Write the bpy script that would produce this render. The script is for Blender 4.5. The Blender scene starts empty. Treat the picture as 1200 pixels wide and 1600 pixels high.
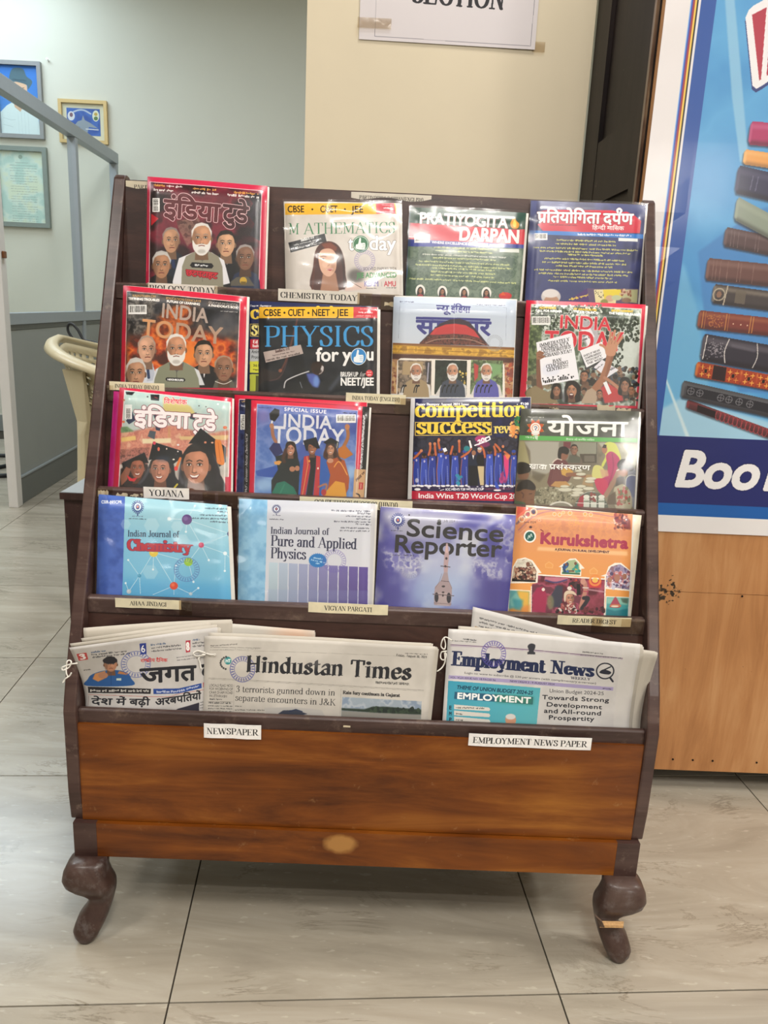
import bpy, bmesh, math, random
import numpy as np
from mathutils import Vector, Matrix, noise

# ------------------------------------------------------------------ camera, world, lights, exposure
SC = bpy.context.scene
COL = SC.collection
F_PX, PITCH, ROLL, YAW = 1246.0, 0.2508, 0.04647, 0.01349      # focal length in px of the 1200x1600 frame
CAM_POS = Vector((0.0028, 0.0, 1.03))

def setup_camera():
    cp, sp, cr, sr = math.cos(PITCH), math.sin(PITCH), math.cos(ROLL), math.sin(ROLL)
    f = Vector((0, cp, -sp)); r = Vector((1, 0, 0)); d = Vector((0, -sp, -cp))
    r2 = r*cr - d*sr; d2 = r*sr + d*cr
    rot = Matrix.Rotation(-YAW, 3, 'Z')
    r2, d2, f = rot @ r2, rot @ d2, rot @ f
    m = Matrix((( r2.x, -d2.x, -f.x, CAM_POS.x), (r2.y, -d2.y, -f.y, CAM_POS.y), (r2.z, -d2.z, -f.z, CAM_POS.z), (0, 0, 0, 1)))
    cam = bpy.data.cameras.new('camera'); cam.sensor_fit = 'VERTICAL'; cam.sensor_height = 36.0
    cam.lens = F_PX/1600.0*36.0; cam.clip_start = 0.02
    o = bpy.data.objects.new('camera', cam); COL.objects.link(o); o.matrix_world = m
    SC.camera = o
setup_camera()

world = bpy.data.worlds.new('world'); SC.world = world; world.use_nodes = True
world.node_tree.nodes['Background'].inputs[0].default_value = (0.8, 0.88, 1.0, 1)
world.node_tree.nodes['Background'].inputs[1].default_value = 0.35

def area(name, loc, size, power, color, target=None, sizey=None, spread=None):
    l = bpy.data.lights.new(name, 'AREA'); l.energy = power; l.color = color
    l.shape = 'RECTANGLE'; l.size = size; l.size_y = sizey or size
    if spread: l.spread = spread
    o = bpy.data.objects.new(name, l); COL.objects.link(o); o.location = loc
    if target is not None:
        o.rotation_euler = (Vector(target)-Vector(loc)).to_track_quat('-Z', 'Y').to_euler()
    return o
WARM = (1.0, 0.955, 0.90); COOL = (0.88, 0.95, 1.0)
CEIL = 3.15
area('ceiling_panel_light', (0.35, -0.55, CEIL-0.02), 0.45, 38, WARM)
area('ceiling_panel_light', (0.45, 1.55, CEIL-0.02), 0.35, 28, WARM)
area('ceiling_panel_light', (3.1, 0.9, CEIL-0.02), 0.4, 58, WARM)
area('ceiling_panel_light', (-1.6, -0.3, CEIL-0.02), 0.5, 34, WARM)
area('added_tube_light', (0.1, -1.25, CEIL-0.05), 1.2, 22, WARM, sizey=0.07)  # unseen tube added behind the camera for bright streaks on the plastic sleeves
area('added_tube_light', (1.4, -0.9, CEIL-0.05), 1.2, 18, WARM, sizey=0.07)  # second unseen tube, added for the same sleeve highlights
area('ceiling_panel_light', (-2.7, 5.2, CEIL-0.02), 1.1, 30, (0.72, 0.88, 1.0))
area('ceiling_panel_light', (-0.9, 3.9, CEIL-0.02), 0.5, 34, COOL)
area('added_front_light', (2.2, -2.8, 1.95), 0.45, 22, WARM, target=(-1.0, 3.2, 0.6))  # unseen low lamp added as fill and to throw the chair's shadow
area('added_front_light', (-1.25, -2.85, 1.5), 0.3, 2.5, WARM, target=(0, 1.2, 0.7))  # small unseen lamp added for glossy streaks on the journals' sleeves
area('ceiling_panel_light', (-2.9, 2.6, CEIL-0.02), 0.8, 48, COOL)
SC.view_settings.view_transform = 'Standard'; SC.view_settings.look = 'None'
SC.view_settings.gamma = 1.0; SC.view_settings.use_curve_mapping = False
SC.view_settings.exposure = 0.0

# ------------------------------------------------------------------ small helpers
RNG = random.Random(7)
def lin(c):
    if isinstance(c, str):
        c = c.lstrip('#'); c = tuple(int(c[i:i+2], 16)/255 for i in (0, 2, 4))
    return tuple(x/12.92 if x <= 0.04045 else ((x+0.055)/1.055)**2.4 for x in c)
def rgba(c): return lin(c)+(1.0,)

def link(o, parent=None):
    COL.objects.link(o)
    if parent is not None:
        o.parent = parent
        o.matrix_parent_inverse = Matrix.Translation(-Vector(parent.get('_p', (0, 0, 0))))
    return o
POS = {}
def empty(name, loc=(0, 0, 0)):
    o = bpy.data.objects.new(name, None); o.empty_display_size = 0.05
    o.location = loc; COL.objects.link(o); POS[o.name] = Vector(loc); return o
def tag(o, label=None, cat=None, group=None, kind=None):
    if label: o['label'] = label
    if cat: o['category'] = cat
    if group: o['group'] = group
    if kind: o['kind'] = kind
    return o
def thing(name, loc, label, cat, group=None):
    return tag(empty(name, loc), label, cat, group)
def put(name, me, mats, parent=None, label=None, smooth=False):
    """one mesh object; vertices given in scene metres; origin moved to the parent's place"""
    if not isinstance(mats, (list, tuple)): mats = [mats]
    for m in mats: me.materials.append(m)
    if smooth:
        me.polygons.foreach_set('use_smooth', [True]*len(me.polygons))
    o = bpy.data.objects.new(name, me); COL.objects.link(o)
    if parent is not None:
        top = parent; off = Vector((0, 0, 0))
        while top is not None:
            off += top.location; top = top.parent
        me.transform(Matrix.Translation(-off)); o.parent = parent
    if label: o['label'] = label
    return o
def from_bm(bm, bev=0.0, seg=1, ang=0.6):
    if bev > 0:
        es = [e for e in bm.edges if len(e.link_faces) == 2 and e.calc_face_angle(0) > ang]
        bmesh.ops.bevel(bm, geom=es, offset=bev, segments=seg, profile=0.6, affect='EDGES')
    me = bpy.data.meshes.new('m'); bm.to_mesh(me); bm.free(); return me
def box_bm(x0, x1, y0, y1, z0, z1, bm=None):
    bm = bm or bmesh.new()
    v = [bm.verts.new(p) for p in ((x0,y0,z0),(x1,y0,z0),(x1,y1,z0),(x0,y1,z0),(x0,y0,z1),(x1,y0,z1),(x1,y1,z1),(x0,y1,z1))]
    for f in ((0,3,2,1),(4,5,6,7),(0,1,5,4),(1,2,6,5),(2,3,7,6),(3,0,4,7)): bm.faces.new([v[i] for i in f])
    return bm
def box(name, x0, x1, y0, y1, z0, z1, mat, parent=None, bev=0.0, label=None, seg=1):
    return put(name, from_bm(box_bm(x0, x1, y0, y1, z0, z1), bev, seg), mat, parent, label)
def extrude_x(name, prof, x0, x1, mat, parent=None, bev=0.0, label=None, seg=2):
    """profile in (y,z) pushed along x"""
    bm = bmesh.new()
    a = [bm.verts.new((x0, y, z)) for y, z in prof]; b = [bm.verts.new((x1, y, z)) for y, z in prof]
    n = len(prof)
    bm.faces.new(a); bm.faces.new(b[::-1])
    for i in range(n): bm.faces.new((a[i], b[i], b[(i+1) % n], a[(i+1) % n]))
    bmesh.ops.recalc_face_normals(bm, faces=bm.faces)
    return put(name, from_bm(bm, bev, seg, 0.5), mat, parent, label)
def tube_mesh(pts, r, n=8, closed=False, taper=None):
    pts = [Vector(p) for p in pts]; m = len(pts); bm = bmesh.new(); rings = []
    up = Vector((0, 0, 1)); prev = None
    for i, p in enumerate(pts):
        t = (pts[min(i+1, m-1)]-pts[max(i-1, 0)]).normalized()
        a = prev if prev is not None else (up.cross(t) if abs(t.z) < 0.95 else Vector((1, 0, 0)).cross(t))
        a = (a-t*a.dot(t)).normalized(); b = t.cross(a); prev = a
        rr = r*(taper[i] if taper else 1)
        rings.append([bm.verts.new(p+a*math.cos(2*math.pi*k/n)*rr+b*math.sin(2*math.pi*k/n)*rr) for k in range(n)])
    for i in range(m-1):
        for k in range(n): bm.faces.new((rings[i][k], rings[i][(k+1) % n], rings[i+1][(k+1) % n], rings[i+1][k]))
    bm.faces.new(rings[0][::-1]); bm.faces.new(rings[-1])
    bmesh.ops.recalc_face_normals(bm, faces=bm.faces)
    return from_bm(bm)
def catmull(p, n=6, closed=False):
    p = np.array(p, float); m = len(p); out = []
    g = (lambda i: p[i % m]) if closed else (lambda i: p[min(max(i, 0), m-1)])
    for i in range(m if closed else m-1):
        a, b, c, d = g(i-1), g(i), g(i+1), g(i+2)
        for k in range(n):
            t = k/n
            out.append(0.5*((2*b)+(c-a)*t+(2*a-5*b+4*c-d)*t*t+(3*b-a-3*c+d)*t**3))
    out.append(p[0] if closed else p[-1]); return np.array(out)

# ------------------------------------------------------------------ materials
def nodes(name):
    m = bpy.data.materials.new(name); m.use_nodes = True; nt = m.node_tree
    return m, nt, nt.nodes['Principled BSDF'], nt.nodes.new, nt.links.new
def plain(name, c, rough=0.5, spec=0.5, metal=0.0, var=0.06, scale=30, bump=0.0, coat=0.0):
    m, nt, p, N, L = nodes(name)
    tc = N('ShaderNodeTexCoord'); no = N('ShaderNodeTexNoise'); no.inputs['Scale'].default_value = scale; no.inputs['Detail'].default_value = 4
    L(tc.outputs['Object'], no.inputs['Vector'])
    mx = N('ShaderNodeMix'); mx.data_type = 'RGBA'; b = lin(c)
    mx.inputs[6].default_value = tuple(x*(1-var) for x in b)+(1,); mx.inputs[7].default_value = tuple(min(1, x*(1+var)) for x in b)+(1,)
    L(no.outputs['Fac'], mx.inputs[0]); L(mx.outputs[2], p.inputs['Base Color'])
    p.inputs['Roughness'].default_value = rough; p.inputs['Metallic'].default_value = metal
    p.inputs['Specular IOR Level'].default_value = spec; p.inputs['Coat Weight'].default_value = coat
    if bump:
        bp = N('ShaderNodeBump'); bp.inputs['Strength'].default_value = bump; bp.inputs['Distance'].default_value = 0.002
        L(no.outputs['Fac'], bp.inputs['Height']); L(bp.outputs[0], p.inputs['Normal'])
    return m
def wood(name, c0, c1, c2, stretch=(1, 12, 12), rough=0.35, coat=0.3, wear=0.0, wearcol='#9a8878', scale=3.0, rot=0.0):
    """dark/mid/light wood with grain along x, polish and small worn spots"""
    m, nt, p, N, L = nodes(name)
    tc = N('ShaderNodeTexCoord'); mp = N('ShaderNodeMapping'); mp.inputs['Scale'].default_value = stretch
    mp.inputs['Rotation'].default_value = (0, rot, 0)
    L(tc.outputs['Object'], mp.inputs['Vector'])
    n1 = N('ShaderNodeTexNoise'); n1.inputs['Scale'].default_value = scale; n1.inputs['Detail'].default_value = 8; n1.inputs['Roughness'].default_value = 0.65; n1.inputs['Distortion'].default_value = 0.6
    L(mp.outputs[0], n1.inputs['Vector'])
    n2 = N('ShaderNodeTexNoise'); n2.inputs['Scale'].default_value = scale*1.3; n2.inputs['Detail'].default_value = 3
    L(tc.outputs['Object'], n2.inputs['Vector'])
    ad = N('ShaderNodeMath'); ad.operation = 'ADD'; L(n1.outputs['Fac'], ad.inputs[0])
    mu = N('ShaderNodeMath'); mu.operation = 'MULTIPLY_ADD'; L(n2.outputs['Fac'], mu.inputs[0]); mu.inputs[1].default_value = 0.7; mu.inputs[2].default_value = -0.35
    L(mu.outputs[0], ad.inputs[1])
    cr = N('ShaderNodeValToRGB'); e = cr.color_ramp.elements
    e[0].position = 0.3; e[0].color = rgba(c0); e[1].position = 0.72; e[1].color = rgba(c2)
    x = e.new(0.5); x.color = rgba(c1)
    L(ad.outputs[0], cr.inputs[0]); out = cr.outputs[0]
    if wear:
        n3 = N('ShaderNodeTexNoise'); n3.inputs['Scale'].default_value = 38; n3.inputs['Detail'].default_value = 6; n3.inputs['Roughness'].default_value = 0.7
        L(tc.outputs['Object'], n3.inputs['Vector'])
        r2 = N('ShaderNodeValToRGB'); r2.color_ramp.elements[0].position = 0.66-0.12*wear; r2.color_ramp.elements[1].position = 0.78
        L(n3.outputs['Fac'], r2.inputs[0])
        mx = N('ShaderNodeMix'); mx.data_type = 'RGBA'; mx.inputs[7].default_value = rgba(wearcol)
        s = N('ShaderNodeMath'); s.operation = 'MULTIPLY'; L(r2.outputs[0], s.inputs[0]); s.inputs[1].default_value = 0.55
        L(s.outputs[0], mx.inputs[0]); L(out, mx.inputs[6]); out = mx.outputs[2]
    L(out, p.inputs['Base Color'])
    p.inputs['Roughness'].default_value = rough; p.inputs['Coat Weight'].default_value = coat*.45; p.inputs['Coat Roughness'].default_value = 0.2; p.inputs['Specular IOR Level'].default_value = 0.3
    bp = N('ShaderNodeBump'); bp.inputs['Strength'].default_value = 0.12; bp.inputs['Distance'].default_value = 0.001
    L(ad.outputs[0], bp.inputs['Height']); L(bp.outputs[0], p.inputs['Normal'])
    return m
def film(name, rough=0.1, fac=0.03, tint=(1, 1, 1), bump=0.0, graze=0.5):
    """thin clear plastic or glass: see-through with a glossy skin, stronger at grazing angles"""
    m, nt, p, N, L = nodes(name)
    nt.nodes.remove(p)
    t = N('ShaderNodeBsdfTransparent'); t.inputs[0].default_value = tint+(1,)
    g = N('ShaderNodeBsdfGlossy'); g.inputs['Roughness'].default_value = rough
    lw = N('ShaderNodeLayerWeight'); lw.inputs[0].default_value = 0.5
    pw = N('ShaderNodeMath'); pw.operation = 'POWER'; L(lw.outputs['Facing'], pw.inputs[0]); pw.inputs[1].default_value = 5
    ma = N('ShaderNodeMath'); ma.operation = 'MULTIPLY_ADD'; L(pw.outputs[0], ma.inputs[0]); ma.inputs[1].default_value = graze; ma.inputs[2].default_value = fac
    if bump:
        tc = N('ShaderNodeTexCoord'); no = N('ShaderNodeTexNoise'); no.inputs['Scale'].default_value = 22; no.inputs['Detail'].default_value = 2; no.inputs['Distortion'].default_value = 1.5
        L(tc.outputs['Object'], no.inputs['Vector'])
        bp = N('ShaderNodeBump'); bp.inputs['Strength'].default_value = bump; bp.inputs['Distance'].default_value = 0.003
        L(no.outputs['Fac'], bp.inputs['Height']); L(bp.outputs[0], g.inputs['Normal'])
    mx = N('ShaderNodeMixShader'); L(ma.outputs[0], mx.inputs[0]); L(t.outputs[0], mx.inputs[1]); L(g.outputs[0], mx.inputs[2])
    L(mx.outputs[0], nt.nodes['Material Output'].inputs[0]); return m
M_DARK = wood('dark_wood', '#34231f', '#46322e', '#58443e', (1, 10, 10), 0.34, 0.35, 0.5)
M_RAIL = wood('rail_wood', '#362723', '#493733', '#5b4843', (2, 14, 14), 0.42, 0.2, 1.0, '#8b7768')
M_BACKB = wood('back_board_wood', '#2c1a16', '#3d2620', '#4a3028', (3, 12, 12), 0.4, 0.25, 0.2)
M_FRONT = wood('front_panel_wood', '#4a2206', '#763e0e', '#9c6020', (1.2, 5, 9), 0.36, 0.25, 0.15, '#a88458', 2.2, 0.12)
M_LEG = wood('leg_wood', '#2e1e1b', '#43302a', '#57453f', (5, 5, 4), 0.4, 0.4, 1.2, '#7f7a78')
# ------------------------------------------------------------------ printing: polygons filled into an in-memory picture
GLYPH = {}
def sans_glyph(ch):
    """outline of one character of Blender's own font, cap height 1"""
    if ch in GLYPH: return GLYPH[ch]
    cu = bpy.data.curves.new('t', 'FONT'); cu.body = '|'+ch+'|' if ch != ' ' else '|n|'; cu.resolution_u = 4
    o = bpy.data.objects.new('t', cu); COL.objects.link(o)
    bpy.context.view_layer.update()
    c = o.to_curve(bpy.context.evaluated_depsgraph_get())
    polys = []
    for s in c.splines:
        b = s.bezier_points; n = len(b); pts = []
        for i in range(n):
            p0, p1 = b[i], b[(i+1) % n]
            a, h0, h1, e = (np.array(v[:2]) for v in (p0.co, p0.handle_right, p1.handle_left, p1.co))
            cr2 = lambda p, q: p[0]*q[1]-p[1]*q[0]
            straight = abs(cr2(h0-a, e-a))+abs(cr2(h1-a, e-a)) < 1e-5
            for t in ((0.0,) if straight else (0, .25, .5, .75)):
                pts.append(a*(1-t)**3+3*h0*t*(1-t)**2+3*h1*t*t*(1-t)+e*t**3)
        polys.append(np.array(pts))
    K = 0.683
    x0 = polys[0][:, 0].min(); x1 = polys[-1][:, 0].min()
    barw = polys[0][:, 0].max()-x0
    bar_adv = getattr(sans_glyph, 'adv', None)
    if bar_adv is None:
        sans_glyph.adv = 0.0
        cu.body = '||'; bpy.context.view_layer.update()
        c2 = o.to_curve(bpy.context.evaluated_depsgraph_get())
        sans_glyph.adv = bar_adv = c2.splines[1].bezier_points[0].co[0]-c2.splines[0].bezier_points[0].co[0]
        o.to_curve_clear(); sans_glyph.off = 0.0
    adv = (x1-x0-bar_adv)
    out = [] if ch == ' ' else [(q-np.array([bar_adv, 0]))/K for q in polys[1:-1]]
    if ch == ' ': adv *= 0.5
    o.to_curve_clear(); bpy.data.objects.remove(o); bpy.data.curves.remove(cu)
    GLYPH[ch] = (out, adv/K); return GLYPH[ch]

def clip_right(polys, xm):
    """keep the part of each outline left of xm (half forms of Devanagari letters)"""
    out = []
    for p in polys:
        q = p.copy(); q[:, 0] = np.minimum(q[:, 0], xm)
        out.append(q)
    return out

# serif letters as pen strokes: L/C thick pen (straight / smooth), l/c thin pen, s serif, d dot
SERIF = {}
for row in """
A .74 l .08,0 .38,1;L .38,1 .66,0;l .19,.34 .56,.34;s .08,0;s .66,0
B .66 L .16,0 .16,1;C .16,1 .36,1 .5,.93 .52,.77 .48,.6 .34,.53 .16,.53;C .16,.53 .38,.53 .56,.45 .58,.27 .54,.08 .36,0 .16,0;s .12,0;s .12,1
C .7 C .62,.74 .58,.92 .42,1 .24,.94 .12,.72 .11,.5 .14,.24 .28,.04 .44,0 .58,.08 .64,.26;l .63,.66 .63,.98
D .74 L .16,0 .16,1;C .16,1 .4,1 .58,.86 .64,.5 .58,.14 .4,0 .16,0;s .12,0;s .12,1
E .64 L .16,0 .16,1;l .16,1 .54,1 .54,.8;l .16,.52 .42,.52;l .42,.62 .42,.42;l .16,0 .56,0 .58,.22;s .12,0;s .12,1
F .6 L .16,0 .16,1;l .16,1 .54,1 .54,.78;l .16,.5 .42,.5;l .42,.6 .42,.4;s .16,0;s .12,1
G .76 C .62,.74 .58,.92 .42,1 .24,.94 .12,.72 .11,.5 .14,.24 .28,.04 .44,0 .62,.08;L .62,.04 .62,.42;s .62,.42;l .63,.66 .63,.98
H .76 L .16,0 .16,1;L .6,0 .6,1;l .16,.52 .6,.52;s .16,0;s .16,1;s .6,0;s .6,1
I .34 L .17,0 .17,1;s .17,0;s .17,1
J .46 C .3,1 .3,.5 .3,.15 .2,0 .08,.04 .06,.14;s .3,1
K .72 L .16,0 .16,1;l .16,.42 .58,1;L .3,.58 .62,0;s .16,0;s .16,1;s .58,1;s .62,0
L .62 L .16,0 .16,1;l .16,0 .54,0 .56,.26;s .16,1;s .12,0
M .9 l .14,0 .14,1;L .14,1 .44,.1;l .44,.1 .74,1;L .74,1 .74,0;s .14,0;s .74,0;s .1,1;s .78,1
N .76 l .14,0 .14,1;L .14,1 .6,0;l .6,0 .6,1;s .14,0;s .1,1;s .6,1
O .76 C .38,1 .2,.92 .11,.72 .11,.5 .11,.28 .2,.08 .38,0 .56,.08 .65,.28 .65,.5 .65,.72 .56,.92 .38,1
P .6 L .16,0 .16,1;C .16,1 .38,1 .52,.92 .54,.73 .5,.55 .36,.47 .16,.47;s .16,0;s .12,1
Q .76 C .38,1 .2,.92 .11,.72 .11,.5 .11,.28 .2,.08 .38,0 .56,.08 .65,.28 .65,.5 .65,.72 .56,.92 .38,1;L .42,.08 .68,-.18
R .72 L .16,0 .16,1;C .16,1 .38,1 .52,.92 .54,.75 .5,.57 .36,.5 .16,.5;L .34,.5 .62,0;s .16,0;s .12,1;s .66,0
S .56 C .46,.76 .42,.94 .28,1 .14,.92 .1,.76 .2,.6 .36,.48 .47,.3 .42,.08 .28,0 .12,.06 .08,.26;l .46,.7 .46,.96;l .08,.04 .08,.3
T .68 L .34,0 .34,1;l .06,.76 .06,1 .62,1 .62,.76;s .34,0
U .74 C .16,1 .16,.6 .16,.25 .24,.04 .38,0 .52,.04 .58,.25 .58,.6;l .58,.5 .58,1;s .16,1;s .58,1
V .72 L .1,1 .38,0;l .38,0 .64,1;s .1,1;s .64,1
W 1 L .08,1 .3,0;l .3,0 .5,.9;L .5,.9 .7,0;l .7,0 .9,1;s .08,1;s .9,1;s .5,.95
X .72 L .12,1 .6,0;l .58,1 .12,0;s .12,1;s .6,0;s .58,1;s .12,0
Y .72 L .1,1 .36,.48;l .36,.48 .62,1;L .36,0 .36,.48;s .1,1;s .62,1;s .36,0
Z .64 l .1,.78 .1,1 .54,1;L .54,1 .08,0;l .08,0 .56,0 .56,.24
a .5 C .12,.5 .18,.64 .3,.66 .38,.56 .38,.4;L .38,.4 .38,.02;C .38,.38 .2,.34 .09,.2 .14,.04 .26,0 .38,.12;l .38,.02 .48,.02
b .56 L .14,0 .14,1;C .14,.5 .24,.64 .36,.66 .46,.52 .47,.33 .44,.12 .34,0 .22,.02 .14,.14;s .1,1
c .48 C .4,.5 .34,.65 .22,.64 .11,.5 .1,.32 .14,.1 .26,0 .38,.04 .43,.16
d .56 L .42,0 .42,1;C .42,.5 .32,.66 .2,.64 .1,.5 .09,.32 .13,.1 .24,0 .34,.03 .42,.16;s .38,1;s .46,0
e .5 l .1,.36 .42,.36;C .42,.36 .42,.54 .34,.65 .24,.66 .12,.54 .1,.34 .14,.1 .26,0 .38,.04 .43,.16
f .36 C .36,.92 .28,1 .18,.92 .16,.75;L .16,.75 .16,0;l .04,.64 .32,.64;s .16,0
g .52 C .25,.66 .12,.58 .1,.44 .16,.28 .26,.24 .38,.3 .4,.44 .36,.6 .25,.66;C .16,.26 .1,.14 .2,.06 .38,.02 .44,-.1 .34,-.24 .18,-.26 .07,-.18 .09,-.06 .18,.04;l .38,.6 .48,.64
h .58 L .14,0 .14,1;C .14,.46 .24,.62 .36,.66 .43,.56 .44,.4;L .44,.4 .44,0;s .1,1;s .14,0;s .44,0
i .3 L .15,0 .15,.64;d .15,.88;s .15,0;s .11,.64
j .3 C .18,.64 .18,.2 .18,-.1 .1,-.26 0,-.22;d .18,.88
k .56 L .14,0 .14,1;l .14,.28 .42,.64;L .26,.38 .46,0;s .1,1;s .14,0;s .48,0;s .42,.64
l .3 L .15,0 .15,1;s .15,0;s .1,1
m .86 L .14,0 .14,.64;C .14,.48 .24,.62 .34,.66 .42,.56 .43,.4;L .43,.4 .43,0;C .43,.48 .53,.62 .63,.66 .71,.56 .72,.4;L .72,.4 .72,0;s .14,0;s .43,0;s .72,0;s .1,.64
n .58 L .14,0 .14,.64;C .14,.46 .24,.62 .36,.66 .43,.56 .44,.4;L .44,.4 .44,0;s .1,.64;s .14,0;s .44,0
o .54 C .27,.66 .14,.58 .1,.33 .14,.08 .27,0 .4,.08 .44,.33 .4,.58 .27,.66
p .56 L .14,-.28 .14,.64;C .14,.5 .24,.64 .36,.66 .46,.52 .47,.33 .44,.12 .34,0 .22,.02 .14,.14;s .1,.64;s .14,-.28
q .56 L .42,-.28 .42,.64;C .42,.5 .32,.66 .2,.64 .1,.5 .09,.32 .13,.1 .24,0 .34,.03 .42,.16;s .42,-.28
r .4 L .14,0 .14,.64;C .14,.44 .2,.58 .3,.66 .37,.6;d .36,.57;s .14,0;s .1,.64
s .42 C .34,.5 .3,.64 .2,.66 .11,.58 .12,.44 .22,.36 .34,.26 .36,.12 .28,.01 .16,0 .08,.1 .07,.18
t .36 L .16,.14 .16,.86;C .16,.16 .2,.02 .28,0 .34,.1;l .05,.64 .32,.64
u .58 L .13,.64 .13,.2;C .13,.2 .16,.04 .26,0 .36,.06 .43,.2;L .43,0 .43,.64;s .09,.64;s .39,.64;s .47,0
v .52 L .08,.64 .27,0;l .27,0 .46,.64;s .08,.64;s .46,.64
w .8 L .08,.64 .24,0;l .24,0 .4,.6;L .4,.6 .56,0;l .56,0 .72,.64;s .08,.64;s .72,.64
x .52 L .1,.64 .42,0;l .42,.64 .1,0;s .1,.64;s .42,.64;s .1,0;s .42,0
y .52 L .08,.64 .28,.04;l .46,.64 .24,-.12;C .24,-.12 .16,-.26 .06,-.22;s .08,.64;s .46,.64
z .48 l .08,.5 .08,.64 .4,.64;L .4,.64 .08,0;l .08,0 .42,0 .42,.14
0 .5 C .25,1 .12,.85 .09,.5 .12,.15 .25,0 .38,.15 .41,.5 .38,.85 .25,1
1 .4 L .22,0 .22,1;l .22,1 .1,.86;s .22,0
2 .5 C .1,.78 .16,.96 .3,1 .4,.84 .36,.6 .2,.3 .08,.02;l .08,.02 .42,.02 .44,.2
3 .5 C .1,.8 .18,.97 .3,1 .39,.86 .36,.64 .2,.54 .34,.5 .42,.3 .36,.06 .2,0 .08,.12
4 .5 L .34,0 .34,1;l .34,1 .06,.3 .46,.3
5 .5 l .42,1 .16,1 .13,.58;C .13,.58 .26,.66 .4,.52 .42,.3 .34,.06 .2,0 .08,.1
( .34 C .28,1.08 .12,.8 .1,.4 .14,.05 .28,-.22
) .34 C .06,1.08 .22,.8 .24,.4 .2,.05 .06,-.22
& .78 C .66,.5 .5,.1 .3,0 .12,.06 .1,.26 .2,.42 .38,.6 .44,.8 .34,1 .22,.94 .2,.78 .3,.56 .5,.2 .66,.02 .74,.06
- .34 l .06,.34 .28,.34
. .26 d .12,.05
, .26 d .12,.05;l .14,.04 .1,-.14
/ .4 l .04,-.1 .36,1.05
' .2 L .1,.8 .1,1
""".strip().splitlines():
    ch, adv, ops = row.split(' ', 2); lst = []
    for op in ops.split(';'):
        k, *pp = op.split(' ')
        lst.append((k, np.array([[float(v) for v in q.split(',')] for q in pp])))
    SERIF[ch] = (lst, float(adv))
def capsule(a, b, pen, n=10):
    """sweep of an elliptic pen nib (half-width, half-height, angle) from a to b"""
    w, h, ang = pen; ca, sa = math.cos(ang), math.sin(ang)
    R = np.array([[ca, -sa], [sa, ca]])
    A = (R.T @ a)/(w, h); B = (R.T @ b)/(w, h); d = B-A; l = np.hypot(*d)
    th = math.atan2(d[1], d[0]) if l > 1e-9 else 0.0
    t1 = np.linspace(th+math.pi/2, th+1.5*math.pi, n//2+1); t2 = np.linspace(th-math.pi/2, th+math.pi/2, n//2+1)
    P = np.concatenate([A+np.stack([np.cos(t1), np.sin(t1)], 1), B+np.stack([np.cos(t2), np.sin(t2)], 1)])
    return (P*(w, h)) @ R.T
def serif_glyph(ch, wt=.075, thin=.022, ang=0.0, ser=.11):
    key = (ch, wt, thin, ang, ser)
    if key in GLYPH: return GLYPH[key]
    if ch == ' ': return ([], .3)
    if ch not in SERIF: return sans_glyph(ch)
    ops, adv = SERIF[ch]; out = []
    for k, p in ops:
        if k == 's': out.append(capsule(p[0]-(ser, 0), p[0]+(ser, 0), (thin*1.2, thin, 0))); continue
        if k == 'd': out.append(capsule(p[0], p[0]+(.001, 0), (wt*1.15, wt*1.15, 0))); continue
        pen = (wt, thin, ang) if k in 'LC' else ((thin*1.3, thin, 0) if ang == 0 else (wt*.6, thin, ang))
        q = catmull(p, 4) if k in 'Cc' else p
        for i in range(len(q)-1): out.append(capsule(q[i], q[i+1], pen))
    GLYPH[key] = (out, adv); return GLYPH[key]

def layout(s, font, sp=0.0):
    """polys of a line of text; Devanagari mark-up: letters in visual order, {x} half form, ^ reph, / rakar"""
    x = 0.0; out = []; i = 0
    while i < len(s):
        ch = s[i]
        if font == 'deva' and ch == '{':
            g, adv = sans_glyph(s[i+1]); k = adv-0.30
            out += [q+(x, 0) for q in clip_right(g, k)]; x += k-0.02; i += 3; continue
        if font == 'deva' and ch == '^':
            c = catmull([(x-.34, 1.06), (x-.38, 1.28), (x-.2, 1.38), (x-.02, 1.22), (x-.12, 1.02)], 5)
            out += [capsule(c[j], c[j+1], (.05, .05, 0)) for j in range(len(c)-1)]; i += 1; continue
        if font == 'deva' and ch == '/':
            out.append(capsule(np.array([x-.2, .36]), np.array([x-.56, .04]), (.05, .05, 0))); i += 1; continue
        if font == 'sans' or font == 'deva': g, adv = sans_glyph(ch)
        elif font == 'serif': g, adv = serif_glyph(ch)
        elif font == 'serifl': g, adv = serif_glyph(ch, .052, .018, 0, .09)
        elif font == 'serifb': g, adv = serif_glyph(ch, .115, .036, 0, .15)
        elif font == 'clar': g, adv = serif_glyph(ch, .085, .034, 0, .12)
        elif font == 'black': g, adv = serif_glyph(ch, .105, .026, .72, .09)
        out += [q+(x, 0) for q in g]; x += adv+sp; i += 1
    return out, max(x-sp, 1e-3)

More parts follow.
